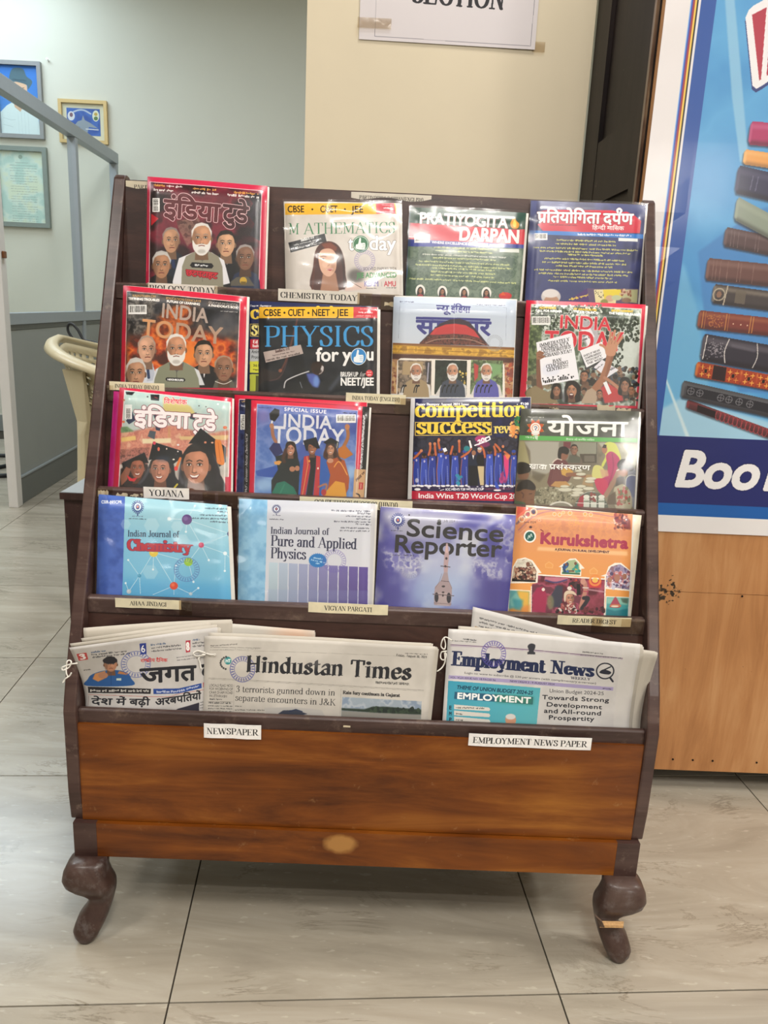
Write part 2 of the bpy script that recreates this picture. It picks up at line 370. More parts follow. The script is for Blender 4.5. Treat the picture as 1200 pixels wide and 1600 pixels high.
def fill_mask(polys, W, H):
    """non-zero winding fill; returns (y0, x0, mask) on the bounding box"""
    E = []
    for p in polys:
        q = np.roll(p, -1, axis=0); E.append(np.concatenate([p, q], 1))
    if not E: return None
    E = np.concatenate(E)
    xa, ya, xb, yb = E.T
    X0 = int(max(0, math.floor(min(xa.min(), xb.min()))-1)); X1 = int(min(W, math.ceil(max(xa.max(), xb.max()))+1))
    Y0 = int(max(0, math.floor(min(ya.min(), yb.min()))-1)); Y1 = int(min(H, math.ceil(max(ya.max(), yb.max()))+1))
    if X1 <= X0 or Y1 <= Y0: return None
    up = yb > ya; lo = np.where(up, ya, yb); hi = np.where(up, yb, ya); sg = np.where(up, 1, -1)
    r0 = np.clip(np.ceil(lo-.5), Y0, Y1).astype(int); r1 = np.clip(np.ceil(hi-.5), Y0, Y1).astype(int)
    n = r1-r0; k = n > 0
    xa, ya, xb, yb, sg, r0, n = (v[k] for v in (xa, ya, xb, yb, sg, r0, n))
    if len(n) == 0: return None
    idx = np.repeat(np.arange(len(n)), n); off = np.arange(n.sum())-np.repeat(np.cumsum(n)-n, n)
    row = r0[idx]+off; t = (row+.5-ya[idx])/(yb[idx]-ya[idx]); xx = xa[idx]+t*(xb[idx]-xa[idx])
    col = np.clip(np.ceil(xx-.5), X0, X1).astype(int)-X0
    w = X1-X0+1
    acc = np.bincount((row-Y0)*w+col, weights=sg[idx], minlength=(Y1-Y0)*w).reshape(Y1-Y0, w)
    m = (np.abs(np.cumsum(acc, 1)[:, :-1]) > .5).astype(np.float32)
    return Y0, X0, m
def boxblur(m, r):
    for ax in (0, 1):
        for _ in range(2):
            c = np.cumsum(np.concatenate([np.zeros_like(m.take([0], ax)), m], ax), ax)
            n = m.shape[ax]; i = np.arange(n); a = np.clip(i-r, 0, n); b = np.clip(i+r+1, 0, n)
            sh = [1, 1]; sh[ax] = n
            m = (c.take(b, ax)-c.take(a, ax))/(2*r+1)
    return m
def dilate(m, r):
    r = int(round(r))
    if r < 1: return m
    out = m.copy(); H, W = m.shape
    for dy in range(-r, r+1):
        wx = int(math.sqrt(max(0, (r+.3)**2-dy*dy)))
        for dx in range(-wx, wx+1):
            ys, yd = (slice(max(0, -dy), H-max(0, dy)), slice(max(0, dy), H-max(0, -dy)))
            xs, xd = (slice(max(0, -dx), W-max(0, dx)), slice(max(0, dx), W-max(0, -dx)))
            np.maximum(out[yd, xd], m[ys, xs], out=out[yd, xd])
    return out
def hexc(c):
    if isinstance(c, str):
        c = c.lstrip('#'); c = c if len(c) == 6 else ''.join(x*2 for x in c); return np.array([int(c[i:i+2], 16)/255 for i in (0, 2, 4)], np.float32)
    return np.array(c, np.float32)
def vnoise(H, W, cell, seed, oct=4):
    rs = np.random.RandomState(seed); out = np.zeros((H, W), np.float32); a = 1.0; tot = 0
    for _ in range(oct):
        gh, gw = int(H/cell)+3, int(W/cell)+3; g = rs.rand(gh, gw).astype(np.float32)
        y = np.arange(H)/cell; x = np.arange(W)/cell; yi = y.astype(int); xi = x.astype(int)
        fy = (y-yi)[:, None]; fx = (x-xi)[None]; fy = fy*fy*(3-2*fy); fx = fx*fx*(3-2*fx)
        v = (g[yi][:, xi]*(1-fy)+g[yi+1][:, xi]*fy)*(1-fx)+(g[yi][:, xi+1]*(1-fy)+g[yi+1][:, xi+1]*fy)*fx
        out += a*v; tot += a; a *= .5; cell = max(1.5, cell/2)
    return out/tot

class Art:
    """a printed sheet; drawing coordinates are those of the sheet's own layout grid (corners given as quad)"""
    def __init__(s, name, quad, W=720, asp=0.85, ext=1.08, bg='#ffffff'):
        s.name = name; s.W = W; s.T = ext; s.H = int(W*asp*ext)
        s.q = np.array(quad, float); s.px = np.ones((s.H, W, 3), np.float32)*hexc(bg)
        A = []; B = []
        for (x, y), (u, v) in zip(s.q, ((0, 0), (W, 0), (W, W*asp), (0, W*asp))):
            A += [[x, y, 1, 0, 0, 0, -u*x, -u*y], [0, 0, 0, x, y, 1, -v*x, -v*y]]; B += [u, v]
        h = np.linalg.solve(np.array(A), np.array(B)); s.h = np.append(h, 1).reshape(3, 3)
        s.k = W/np.hypot(*(s.q[1]-s.q[0])); s.R = random.Random(name)
        s.right = (s.q[1]-s.q[0])/np.hypot(*(s.q[1]-s.q[0])); l = (s.q[0]+s.q[1]-s.q[2]-s.q[3]); s.up = l/np.hypot(*l)
    def m(s, p):
        p = np.atleast_2d(np.asarray(p, float)); w = p @ s.h[2, :2]+1
        return np.stack([(p @ s.h[0, :2]+s.h[0, 2])/w, (p @ s.h[1, :2]+s.h[1, 2])/w], 1)
    def paint(s, fm, col, alpha=1.0, blur=0, grow=0):
        if fm is None: return
        y, x, m = fm
        pad = int(2*blur*s.k+grow+2) if (blur or grow) else 0
        if pad:
            Y0, X0 = max(0, y-pad), max(0, x-pad); Y1, X1 = min(s.H, y+m.shape[0]+pad), min(s.W, x+m.shape[1]+pad)
            M = np.zeros((Y1-Y0, X1-X0), np.float32); M[y-Y0:y-Y0+m.shape[0], x-X0:x-X0+m.shape[1]] = m; m = M; y, x = Y0, X0
            if grow: m = dilate(m, grow)
            if blur: m = boxblur(m, max(1, int(blur*s.k)))
        m = (m*alpha)[:, :, None]; v = s.px[y:y+m.shape[0], x:x+m.shape[1]]
        if callable(col): col = col(y, x, v.shape)
        else: col = hexc(col)
        v[:] = v*(1-m)+col*m
    def poly(s, pts, col, alpha=1.0, blur=0, smooth=False):
        if smooth: pts = catmull(pts, 5, True)
        s.paint(fill_mask([s.m(pts)], s.W, s.H), col, alpha, blur)
    def rect(s, x0, y0, x1, y1, col, alpha=1.0, blur=0): s.poly([(x0, y0), (x1, y0), (x1, y1), (x0, y1)], col, alpha, blur)
    def srect(s, u0, v0, u1, v1, col, alpha=1.0, blur=0):
        """rectangle in sheet fractions (u of width, v of the visible height)"""
        H = s.H/s.T
        s.paint(fill_mask([np.array([(u0*s.W, v0*H), (u1*s.W, v0*H), (u1*s.W, v1*H), (u0*s.W, v1*H)])], s.W, s.H), col, alpha, blur)
    def ell(s, cx, cy, rx, ry, col, alpha=1.0, blur=0, rot=0.0):
        t = np.linspace(0, 2*math.pi, 28)[:-1]; c, d = math.cos(rot), math.sin(rot)
        s.poly(np.stack([cx+rx*np.cos(t)*c-ry*np.sin(t)*d, cy+rx*np.cos(t)*d+ry*np.sin(t)*c], 1), col, alpha, blur)
    def ring(s, cx, cy, r, w, col, alpha=1.0, n=40, ry=None):
        ry = ry or r
        t = np.linspace(0, 2*math.pi, n); s.line(np.stack([cx+r*np.cos(t), cy+ry*np.sin(t)], 1), w, col, alpha)
    def line(s, pts, w, col, alpha=1.0, blur=0, smooth=False):
        pts = catmull(pts, 5) if smooth else np.asarray(pts, float)
        P = s.m(pts); r = max(.5, w*s.k/2)
        s.paint(fill_mask([capsule(P[i], P[i+1], (r, r, 0), 8) for i in range(len(P)-1)], s.W, s.H), col, alpha, blur)
    def text(s, t, p0, p1, h, col, font='sans', bold=0.0, outline=None, alpha=1.0, sp=0.0, slant=0.0, shadow=None):
        """baseline from p0 to p1, cap height h, all in layout units; bold/outline widths in layout units"""
        bold *= .42 if font in ('sans', 'deva') else .3
        polys, w = layout(t, font, sp); p0 = np.array(p0, float); p1 = np.array(p1, float)
        d = (p1-p0)/w; L = np.hypot(*(p1-p0)); n = np.array([d[1], -d[0]])/np.hypot(*d)
        up = n*.5+s.up*.5; up /= np.hypot(*up)
        pp = [s.m(p0+np.outer(q[:, 0], d)+np.outer(q[:, 1]*h, up+slant*d/np.hypot(*d))) for q in polys]
        for q in pp: pass
        fm = fill_mask(pp, s.W, s.H)
        if shadow: s.paint((fm[0]+int(shadow[1]*s.k), fm[1]+int(shadow[1]*s.k), fm[2]) if fm else None, shadow[0], alpha*.8, 0.0, bold*s.k) if fm and fm[0]+int(shadow[1]*s.k)+fm[2].shape[0] <= s.H and fm[1]+int(shadow[1]*s.k)+fm[2].shape[1] <= s.W else None
        if outline: s.paint(fm, outline[0], alpha, 0, (bold+outline[1])*s.k)
        s.paint(fm, col, alpha, 0, bold*s.k)
    def greek(s, p0, p1, h, col, alpha=.85):
        """a line of print too small to read: word-length dashes of uneven strokes"""
        p0 = np.array(p0, float); p1 = np.array(p1, float); L = np.hypot(*(p1-p0)); d = (p1-p0)/L; x = 0; polys = []
        n = np.array([d[1], -d[0]])
        while x < L:
            w = s.R.uniform(1.5, 5)*h; e = min(L, x+w); y = x
            while y < e-h*.2:
                ww = s.R.uniform(.25, .5)*h; hh = h*s.R.choice((.7, .7, 1.0)); b = 0 if s.R.random() < .6 else h*.3
                polys.append(s.m(np.array([p0+d*y+n*b, p0+d*(y+ww)+n*b, p0+d*(y+ww)+n*hh, p0+d*y+n*hh])[::-1])); y += ww+.14*h
            x = e+h*.55
        s.paint(fill_mask(polys, s.W, s.H), col, alpha)
    def barcode(s, x0, y0, x1, y1, vertical=False):
        s.rect(x0, y0, x1, y1, '#f2f0ee'); m = .08
        if not vertical:
            x = x0+(x1-x0)*m
            while x < x1-(x1-x0)*m:
                w = s.R.uniform(.012, .045)*(x1-x0); s.rect(x, y0+(y1-y0)*.12, x+w, y1-(y1-y0)*.22, '#16140f'); x += w+s.R.uniform(.02, .04)*(x1-x0)
        else:
            y = y0+(y1-y0)*m
            while y < y1-(y1-y0)*m:
                w = s.R.uniform(.012, .045)*(y1-y0); s.rect(x0+(x1-x0)*.12, y, x1-(x1-x0)*.2, y+w, '#16140f'); y += w+s.R.uniform(.02, .04)*(y1-y0)
    def grad(s, pts, c0, c1, ang=90, alpha=1.0, blur=0):
        c0, c1 = hexc(c0), hexc(c1)
        def f(y, x, sh):
            Y, X = np.mgrid[0:sh[0], 0:sh[1]].astype(np.float32); a = math.radians(ang)
            t = X/sh[1]*math.cos(a)+Y/sh[0]*math.sin(a); t = np.clip(t/(abs(math.cos(a))+abs(math.sin(a))), 0, 1)[:, :, None]
            return c0*(1-t)+c1*t
        s.poly(pts, f, alpha, blur)
    def clouds(s, pts, cols, cell, seed, lo=.35, hi=.65, alpha=1.0, blur=0, oct=4):
        """noise mottling through a list of colours"""
        N = vnoise(s.H, s.W, cell*s.k, seed, oct); C = np.array([hexc(c) for c in cols]); n = len(C)-1
        def f(y, x, sh):
            t = np.clip((N[y:y+sh[0], x:x+sh[1]]-lo)/(hi-lo), 0, 1)*n; i = np.minimum(t.astype(int), n-1); fr = (t-i)[:, :, None]
            return C[i]*(1-fr)+C[i+1]*fr
        s.poly(pts, f, alpha, blur)
    def blobs(s, x0, y0, x1, y1, cols, n, r, alpha=.9, blur=0):
        for _ in range(n):
            a = s.R.uniform(.5, 1.2)*r
            s.ell(s.R.uniform(x0, x1), s.R.uniform(y0, y1), a, a*s.R.uniform(.6, 1.6), s.R.choice(cols), alpha, blur)
    def all(s): 
        a, b, c, d = s.q; e = 1.3
        return [a, b, b+(c-b)*e, a+(d-a)*e]
    def stamp(s, cx, cy, r, col='#5a4f9e', alpha=.55):
        s.ring(cx, cy, r, r*.06, col, alpha); s.ring(cx, cy, r*.66, r*.05, col, alpha*.8)
        for k in range(26):
            a = k/26*6.283; s.line([(cx+r*.75*math.cos(a), cy+r*.75*math.sin(a)), (cx+r*.92*math.cos(a), cy+r*.92*math.sin(a))], r*.09, col, alpha)
    def person_head(s, cx, cy, w, skin='#b98462', hair='#1d1714', beard=None, style='short', smile=0, turn=0, bald=0, seed=0, neck=True):
        h = w*.68; sk = hexc(skin); dk = sk*.62; lt = np.minimum(1, sk*1.15+.03); W2 = w/2
        if style == 'long':
            s.poly([(cx-W2*1.25, cy-h*.2), (cx-W2*.9, cy-h*1.15), (cx, cy-h*1.35), (cx+W2*.95, cy-h*1.1), (cx+W2*1.35, cy), (cx+W2*1.5, cy+h*1.5), (cx-W2*1.4, cy+h*1.5)], hair, 1, .6, True)
        if neck: s.poly([(cx-W2*.55, cy+h*.4), (cx+W2*.55, cy+h*.4), (cx+W2*.7, cy+h*1.6), (cx-W2*.7, cy+h*1.6)], dk, 1, .8)
        if style != 'long':
            for sx in (-1, 1): s.ell(cx+sx*W2*.98, cy+h*.08, W2*.16, h*.22, dk)
        s.poly([(cx-W2*.95, cy-h*.3), (cx-W2*.7, cy-h*.85), (cx, cy-h*1.05), (cx+W2*.7, cy-h*.85), (cx+W2*.95, cy-h*.3), (cx+W2*.88, cy+h*.35), (cx+W2*.5, cy+h*.85), (cx, cy+h*1.02), (cx-W2*.5, cy+h*.85), (cx-W2*.88, cy+h*.35)], skin, 1, .4, True)
        sd = -1 if turn <= 0 else 1
        s.ell(cx+sd*W2*.72, cy+h*.1, W2*.26, h*.75, dk, .55, w*.05)
        s.ell(cx-sd*W2*.25, cy-h*.55, W2*.4, h*.25, lt, .6, w*.05)
        s.ell(cx-sd*W2*.3, cy+h*.2, W2*.25, h*.2, lt, .5, w*.05)
        if hair and style == 'short':
            b = .25*bald
            s.poly([(cx-W2*1.02, cy-h*.05), (cx-W2*1.05, cy-h*.6), (cx-W2*.6, cy-h*1.1), (cx, cy-h*1.22), (cx+W2*.65, cy-h*1.08), (cx+W2*1.05, cy-h*.55), (cx+W2*1.02, cy-h*.05), (cx+W2*.9, cy-h*.45), (cx+W2*.72, cy-h*(.72+b*.5)), (cx+W2*.35, cy-h*(.86+b*.8)), (cx, cy-h*(.84+b)), (cx-W2*.4, cy-h*(.8+b*.8)), (cx-W2*.75, cy-h*(.66+b*.5)), (cx-W2*.9, cy-h*.4)], hair, .95, .7)
        if hair and style == 'long':
            s.poly([(cx-W2*1.05, cy+h*.3), (cx-W2*1.05, cy-h*.6), (cx-W2*.5, cy-h*1.15), (cx+W2*.3, cy-h*1.18), (cx+W2*1.05, cy-h*.6), (cx+W2*1.08, cy+h*.4), (cx+W2*.85, cy-h*.3), (cx+W2*.1, cy-h*.8), (cx-W2*.5, cy-h*.6), (cx-W2*.85, cy-h*.1)], hair, .95, .6)
        ex = W2*.4; ey = cy-h*.08; bro = '#2a1c16' if not beard else '#8d8078'; o = turn*W2*.12
        for sx in (-1, 1):
            X = cx+o+sx*ex
            s.ell(X, ey-h*.02, W2*.26, h*.13, dk, .55, w*.02)
            s.line([(X-W2*.2, ey-h*.2), (X, ey-h*.27), (X+W2*.22, ey-h*.2)], w*.045, bro, .85)
            s.ell(X, ey, W2*.17, h*.06, '#e8ddd4', .9); s.ell(X, ey, W2*.08, h*.07, '#120c0a')
            s.line([(X-W2*.19, ey-h*.03), (X, ey-h*.08), (X+W2*.19, ey-h*.02)], w*.025, '#1c120e', .9)
        s.line([(cx+o*1.5-W2*.04, ey+h*.05), (cx+o*1.8-W2*.06, cy+h*.3)], w*.045, dk, .55); s.line([(cx+o-W2*.17, cy+h*.36), (cx+o, cy+h*.4), (cx+o+W2*.17, cy+h*.36)], w*.05, dk, .85)
        s.ell(cx+o, cy+h*.25, W2*.09, h*.12, lt, .7, w*.01)
        if beard:
            s.poly([(cx-W2*.93, cy+h*.1), (cx-W2*.62, cy+h*.42), (cx-W2*.3, cy+h*.42), (cx, cy+h*.38), (cx+W2*.3, cy+h*.42), (cx+W2*.62, cy+h*.42), (cx+W2*.93, cy+h*.1), (cx+W2*.88, cy+h*.7), (cx+W2*.45, cy+h*1.15), (cx, cy+h*1.27), (cx-W2*.45, cy+h*1.15), (cx-W2*.88, cy+h*.7)], beard, .96, w*.012, True)
            s.line([(cx-W2*.3, cy+h*.55), (cx, cy+h*.5), (cx+W2*.3, cy+h*.55)], w*.05, '#8a5348')
            s.ell(cx, cy+h*.95, W2*.4, h*.15, '#9b938c', .5, w*.03)
        elif smile:
            s.poly([(cx+o-W2*.45, cy+h*.47), (cx+o, cy+h*.56), (cx+o+W2*.45, cy+h*.45), (cx+o+W2*.2, cy+h*.74), (cx+o-W2*.2, cy+h*.74)], '#7a2f2c')
            s.poly([(cx+o-W2*.38, cy+h*.5), (cx+o, cy+h*.57), (cx+o+W2*.38, cy+h*.48), (cx+o+W2*.18, cy+h*.66), (cx+o-W2*.18, cy+h*.66)], '#f4ece6')
        else:
            s.line([(cx+o-W2*.28, cy+h*.6), (cx+o, cy+h*.57), (cx+o+W2*.28, cy+h*.6)], w*.06, '#7a3d34'); s.line([(cx+o-W2*.2, cy+h*.68), (cx+o+W2*.2, cy+h*.68)], w*.04, lt, .5)
    def torso(s, cx, y0, w, y1, col, shirt=None, coat=None):
        s.poly([(cx-w*.16, y0), (cx+w*.16, y0), (cx+w*.42, y0+w*.14), (cx+w*.52, y0+w*.4), (cx+w*.55, y1), (cx-w*.55, y1), (cx-w*.52, y0+w*.4), (cx-w*.42, y0+w*.14)], col, 1, .4)
        if shirt: s.poly([(cx-w*.1, y0), (cx+w*.1, y0), (cx, y0+w*.45)], shirt)
    def material(s, rough=.35, coat=.25, gain=1.0, bump=.0):
        img = bpy.data.images.new(s.name, s.W, s.H); a = np.ones((s.H, s.W, 4), np.float32)
        a[:, :, :3] = np.clip(s.px*gain, 0, 1)[::-1]
        img.pixels.foreach_set(a.ravel()); img.update(); img.pack()
        m, nt, p, N, L = nodes('print_'+s.name)
        t = N('ShaderNodeTexImage'); t.image = img; t.extension = 'EXTEND'
        L(t.outputs[0], p.inputs['Base Color'])
        p.inputs['Roughness'].default_value = rough; p.inputs['Coat Weight'].default_value = coat; p.inputs['Coat Roughness'].default_value = .12
        if bump:
            tc = N('ShaderNodeTexCoord'); no = N('ShaderNodeTexNoise'); no.inputs['Scale'].default_value = 60; no.inputs['Detail'].default_value = 5
            L(tc.outputs['Object'], no.inputs['Vector']); bp = N('ShaderNodeBump'); bp.inputs['Strength'].default_value = bump; bp.inputs['Distance'].default_value = .001
            L(no.outputs['Fac'], bp.inputs['Height']); L(bp.outputs[0], p.inputs['Normal'])
        return m
# ------------------------------------------------------------------ setting
def struct(o): o['kind'] = 'structure'; return o
M_WALL = plain('pale_wall_paint', '#d3d3c6', 0.75, 0.3, 0, 0.03, 3, 0.15)
M_WALL2 = plain('room_wall_paint', '#d6d2c4', 0.8, 0.3, 0, 0.03, 3)
M_CREAM = plain('cream_laminate', '#e0d3b8', 0.5, 0.4, 0, 0.05, 5, 0.05)
M_GROUT = plain('grout', '#443f37', 0.9, 0.2, 0, 0.1, 60)
def tile_material():
    m, nt, p, N, L = nodes('vein_stone_tile')
    g = N('ShaderNodeNewGeometry'); mp = N('ShaderNodeMapping'); mp.inputs['Rotation'].default_value = (0, 0, -0.07); mp.inputs['Scale'].default_value = (1.0, 4.5, 1)
    oi = N('ShaderNodeObjectInfo'); va = N('ShaderNodeVectorMath'); va.operation = 'MULTIPLY_ADD'
    cx = N('ShaderNodeCombineXYZ'); L(oi.outputs['Random'], cx.inputs[0]); L(oi.outputs['Random'], cx.inputs[1])
    va.inputs[1].default_value = (7, 11, 0); L(cx.outputs[0], va.inputs[0]); L(g.outputs['Position'], va.inputs[2]); L(va.outputs[0], mp.inputs['Vector'])
    n1 = N('ShaderNodeTexNoise'); n1.inputs['Scale'].default_value = 1.6; n1.inputs['Detail'].default_value = 9; n1.inputs['Roughness'].default_value = .62; n1.inputs['Distortion'].default_value = 1.8
    L(mp.outputs[0], n1.inputs['Vector'])
    cr = N('ShaderNodeValToRGB'); e = cr.color_ramp.elements; e[0].position = .32; e[0].color = rgba('#968e80'); e[1].position = .68; e[1].color = rgba('#b2ab9d')
    x = e.new(.5); x.color = rgba('#a59d8e'); L(n1.outputs['Fac'], cr.inputs[0])
    # thin sharp veins, darker and lighter
    mp2 = N('ShaderNodeMapping'); mp2.inputs['Scale'].default_value = (1.3, 5.0, 1); L(va.outputs[0], mp2.inputs['Vector'])
    n2 = N('ShaderNodeTexNoise'); n2.inputs['Scale'].default_value = 2.2; n2.inputs['Detail'].default_value = 10; n2.inputs['Roughness'].default_value = .7; n2.inputs['Distortion'].default_value = .8
    L(mp2.outputs[0], n2.inputs['Vector'])
    a = N('ShaderNodeMath'); a.operation = 'SUBTRACT'; a.inputs[1].default_value = .5; L(n2.outputs['Fac'], a.inputs[0])
    b = N('ShaderNodeMath'); b.operation = 'ABSOLUTE'; L(a.outputs[0], b.inputs[0])
    vr = N('ShaderNodeValToRGB'); ve = vr.color_ramp.elements; ve[0].position = 0; ve[0].color = (1, 1, 1, 1); ve[1].position = .02; ve[1].color = (0, 0, 0, 1); L(b.outputs[0], vr.inputs[0])
    n3 = N('ShaderNodeTexNoise'); n3.inputs['Scale'].default_value = 4; L(g.outputs['Position'], n3.inputs['Vector'])
    mu = N('ShaderNodeMath'); mu.operation = 'MULTIPLY'; L(vr.outputs[0], mu.inputs[0]); 
    r3 = N('ShaderNodeValToRGB'); r3.color_ramp.elements[0].position = .5; r3.color_ramp.elements[1].position = .62; L(n3.outputs['Fac'], r3.inputs[0]); L(r3.outputs[0], mu.inputs[1])
    m1 = N('ShaderNodeMix'); m1.data_type = 'RGBA'; m1.inputs[7].default_value = rgba('#857c6d'); L(mu.outputs[0], m1.inputs[0]); L(cr.outputs[0], m1.inputs[6])
    # small pale specks
    n4 = N('ShaderNodeTexNoise'); n4.inputs['Scale'].default_value = 34; n4.inputs['Detail'].default_value = 3; mp4 = N('ShaderNodeMapping'); mp4.inputs['Scale'].default_value = (1, 3, 1); L(g.outputs['Position'], mp4.inputs['Vector']); L(mp4.outputs[0], n4.inputs['Vector'])
    r4 = N('ShaderNodeValToRGB'); r4.color_ramp.elements[0].position = .64; r4.color_ramp.elements[1].position = .7; r4.color_ramp.elements[1].color = (.32, .32, .32, 1); L(n4.outputs['Fac'], r4.inputs[0])
    m2 = N('ShaderNodeMix'); m2.data_type = 'RGBA'; m2.inputs[7].default_value = rgba('#cfc8b8'); L(r4.outputs[0], m2.inputs[0]); L(m1.outputs[2], m2.inputs[6])
    L(m2.outputs[2], p.inputs['Base Color']); p.inputs['Roughness'].default_value = .22; p.inputs['Specular IOR Level'].default_value = .95
    bp = N('ShaderNodeBump'); bp.inputs['Strength'].default_value = .06; bp.inputs['Distance'].default_value = .001; L(n2.outputs['Fac'], bp.inputs['Height']); L(bp.outputs[0], p.inputs['Normal'])
    return m
M_TILE = tile_material()
fl = struct(box('floor', -4.6, 3.6, -3.1, 6.1, -0.06, -0.004, M_GROUT))
ty = 0.0684; T = 0.6015; J = Vector((-0.274, 0.982)); U = Vector((math.cos(ty), math.sin(ty))); V = Vector((-math.sin(ty), math.cos(ty)))
tb = box_bm(-T/2+.0014, T/2-.0014, -T/2+.0014, T/2-.0014, -.004, 0); tile_me = from_bm(tb, .0006, 1); tile_me.materials.append(M_TILE)
for i in range(-8, 6):
    for j in range(-3, 10):
        c = J+U*(i+.5)*T+V*(j+.5)*T
        if not (-4.3 < c.x < 3.3 and -.9 < c.y < 5.8): continue
        if c.x > 1.9+c.y*.3 or c.x < -1.3-c.y*.62 or c.y < -.3: continue    # wide margin round the field of view
        o = bpy.data.objects.new('floor_tile', tile_me); COL.objects.link(o); o.location = (c.x, c.y, 0); o.rotation_euler = (0, 0, ty); o.parent = fl
struct(box('ceiling', -4.6, 3.6, -3.1, 6.1, CEIL, CEIL+.1, M_WALL2))
struct(box('wall_back', -4.6, 3.6, 6.0, 6.1, 0, CEIL, M_WALL))
struct(box('wall_left', -4.6, -4.5, -3, 6.0, 0, CEIL, M_WALL2))
struct(box('wall_right', 3.5, 3.6, -3, 6.0, 0, CEIL, M_WALL2))
struct(box('wall_front', -4.5, 3.5, -3.1, -3.0, 0, CEIL, M_WALL2))
struct(box('baseboard_back', -4.5, -.6, 5.985, 6.0, 0, .12, plain('grey_skirting', '#8b8f8c', .5)))
struct(box('wall_middle', -.206, .480, 2.13, 2.155, 0, CEIL, M_CREAM, bev=.001))

# ---- glass partition
M_ALU = plain('grey_aluminium', '#a3abb2', .42, .5, .35, .04, 40)
M_ALU2 = plain('pale_painted_post', '#e0dcd8', .5, .5, 0, .05, 12)
M_PANEL = plain('grey_laminate_panel', '#989c99', .5, .4, 0, .05, 6)
M_SKIRT = plain('dark_grey_kick_board', '#6f726f', .5, .4, 0, .05, 6)
M_GLASS = film('partition_glass', .02, .008, (.98, .99, .985), graze=.12)
pt = thing('glass_partition', (-1.79, 4.85, 0), 'grey aluminium framed glass partition with solid lower panels running back towards the pale wall', 'partition')
def slab(name, y0, y1, z0, z1, th, mat, par, off=0.0, bev=.002):
    """box standing on the partition's slanting floor line"""
    f = lambda y: -1.744-(y-3.85)*.0545
    bm = bmesh.new(); vs = []
    for z in (z0, z1):
        for y, s in ((y0, 1), (y0, -1), (y1, -1), (y1, 1)): vs.append(bm.verts.new((f(y)-.025+off+s*th/2, y, z)))
    for q in ((0,1,2,3),(7,6,5,4),(0,4,5,1),(1,5,6,2),(2,6,7,3),(3,7,4,0)): bm.faces.new([vs[i] for i in q])
    bmesh.ops.recalc_face_normals(bm, faces=bm.faces)
    return put(name, from_bm(bm, bev), mat, par)
p1 = slab('post', 3.79, 3.85, 0, 1.9, .046, M_ALU2, pt, off=.008); p1['label'] = 'pale end post standing on the floor'
for y in (4.985, 5.87): slab('post', y, y+.045, .13, 1.9, .05, M_ALU, pt)
slab('top_rail', 3.79, 5.915, 1.9, 1.968, .056, M_ALU, pt)
slab('middle_rail', 3.85, 5.915, .87, .925, .054, M_ALU, pt)
slab('rail_groove_trim', 3.85, 5.915, .845, .87, .036, M_SKIRT, pt)
for a, b in ((3.85, 4.985), (5.03, 5.87)):
    slab('glass_pane', a, b, .925, 1.9, .006, M_GLASS, pt, bev=0)
    slab('lower_panel', a, b, .13, .845, .03, M_PANEL, pt)
slab('skirting', 3.85, 5.915, .0, .13, .044, M_SKIRT, pt)
slab('skirting_ledge', 3.85, 5.915, .13, .142, .05, M_ALU, pt)
slab('door_latch', 3.80, 3.83, 1.17, 1.2, .012, plain('brass_latch', '#8a5a3c', .4, .5, .6), pt, off=.038)

# ---- pictures on the far wall
M_GOLD = plain('gold_frame', '#c8ae78', .4, .5, .3); M_FRG = plain('grey_frame', '#8d8f90', .45); M_FRG2 = plain('green_grey_frame', '#7f8a84', .45)
def frame(name, x0, x1, z0, z1, w, d, fm, art, par, glass=True, mat_=None, matw=0.0):
    y = 5.998
    for a in ((x0, x1, z1-w, z1), (x0, x1, z0, z0+w), (x0, x0+w, z0+w, z1-w), (x1-w, x1, z0+w, z1-w)):
        box('frame', a[0], a[1], y-d, y, a[2], a[3], fm, par, .003)
    if mat_: box('mount', x0+w*.9, x1-w*.9, y-.008, y-.002, z0+w*.9, z1-w*.9, mat_, par)
    q = w+matw
    me = bpy.data.meshes.new('p'); me.from_pydata([(x0+q, y-.009, z1-q), (x1-q, y-.009, z1-q), (x1-q, y-.009, z0+q), (x0+q, y-.009, z0+q)], [], [(0, 3, 2, 1)])
    uv = me.uv_layers.new(name='uv'); tbl = {0: (0, 1), 1: (1, 1), 2: (1, 0), 3: (0, 0)}
    for l in me.loops: uv.data[l.index].uv = tbl[l.vertex_index]
    put('print', me, art.material(.5, .1), par)
    if glass: box('glass', x0+w*.8, x1-w*.8, y-.013, y-.011, z0+w*.8, z1-w*.8, M_GLASS, par)
A = Art('portrait', [(-20, 190), (265, 190), (280, 680), (-20, 680)], 300, 1.55, 1.0, '#3f7fd2')
A.grad(A.all(), '#2f74cc', '#5a94d8')
A.poly([(-20, 520), (30, 470), (80, 440), (170, 450), (215, 490), (262, 540), (280, 700), (-20, 700)], '#d5e2e4', 1, 1)
for x in (110, 135, 160, 185): A.line([(x, 510), (x+4, 680)], 1.6, '#b4c4c8', .8)
A.line([(0, 560), (60, 575), (90, 570)], 3, '#b9c8cc'); A.line([(0, 610), (70, 625)], 3, '#b9c8cc')
A.poly([(78, 430), (100, 400), (160, 400), (172, 440), (130, 512), (90, 480)], '#cfa98c', 1, 1)
A.poly([(88, 300), (175, 300), (185, 380), (160, 430), (120, 430), (92, 380)], '#dcb598', 1, 1, True)
A.line([(120, 345), (165, 340)], 4, '#6a4a3a'); A.line([(130, 392), (158, 390)], 4, '#a06a58')
A.poly([(60, 280), (80, 220), (120, 205), (165, 215), (185, 260), (220, 285), (222, 310), (190, 350), (185, 320), (110, 300), (85, 305)], '#4d6a78', 1, 1, True)
A.line([(82, 285), (180, 290)], 7, '#3a5462')
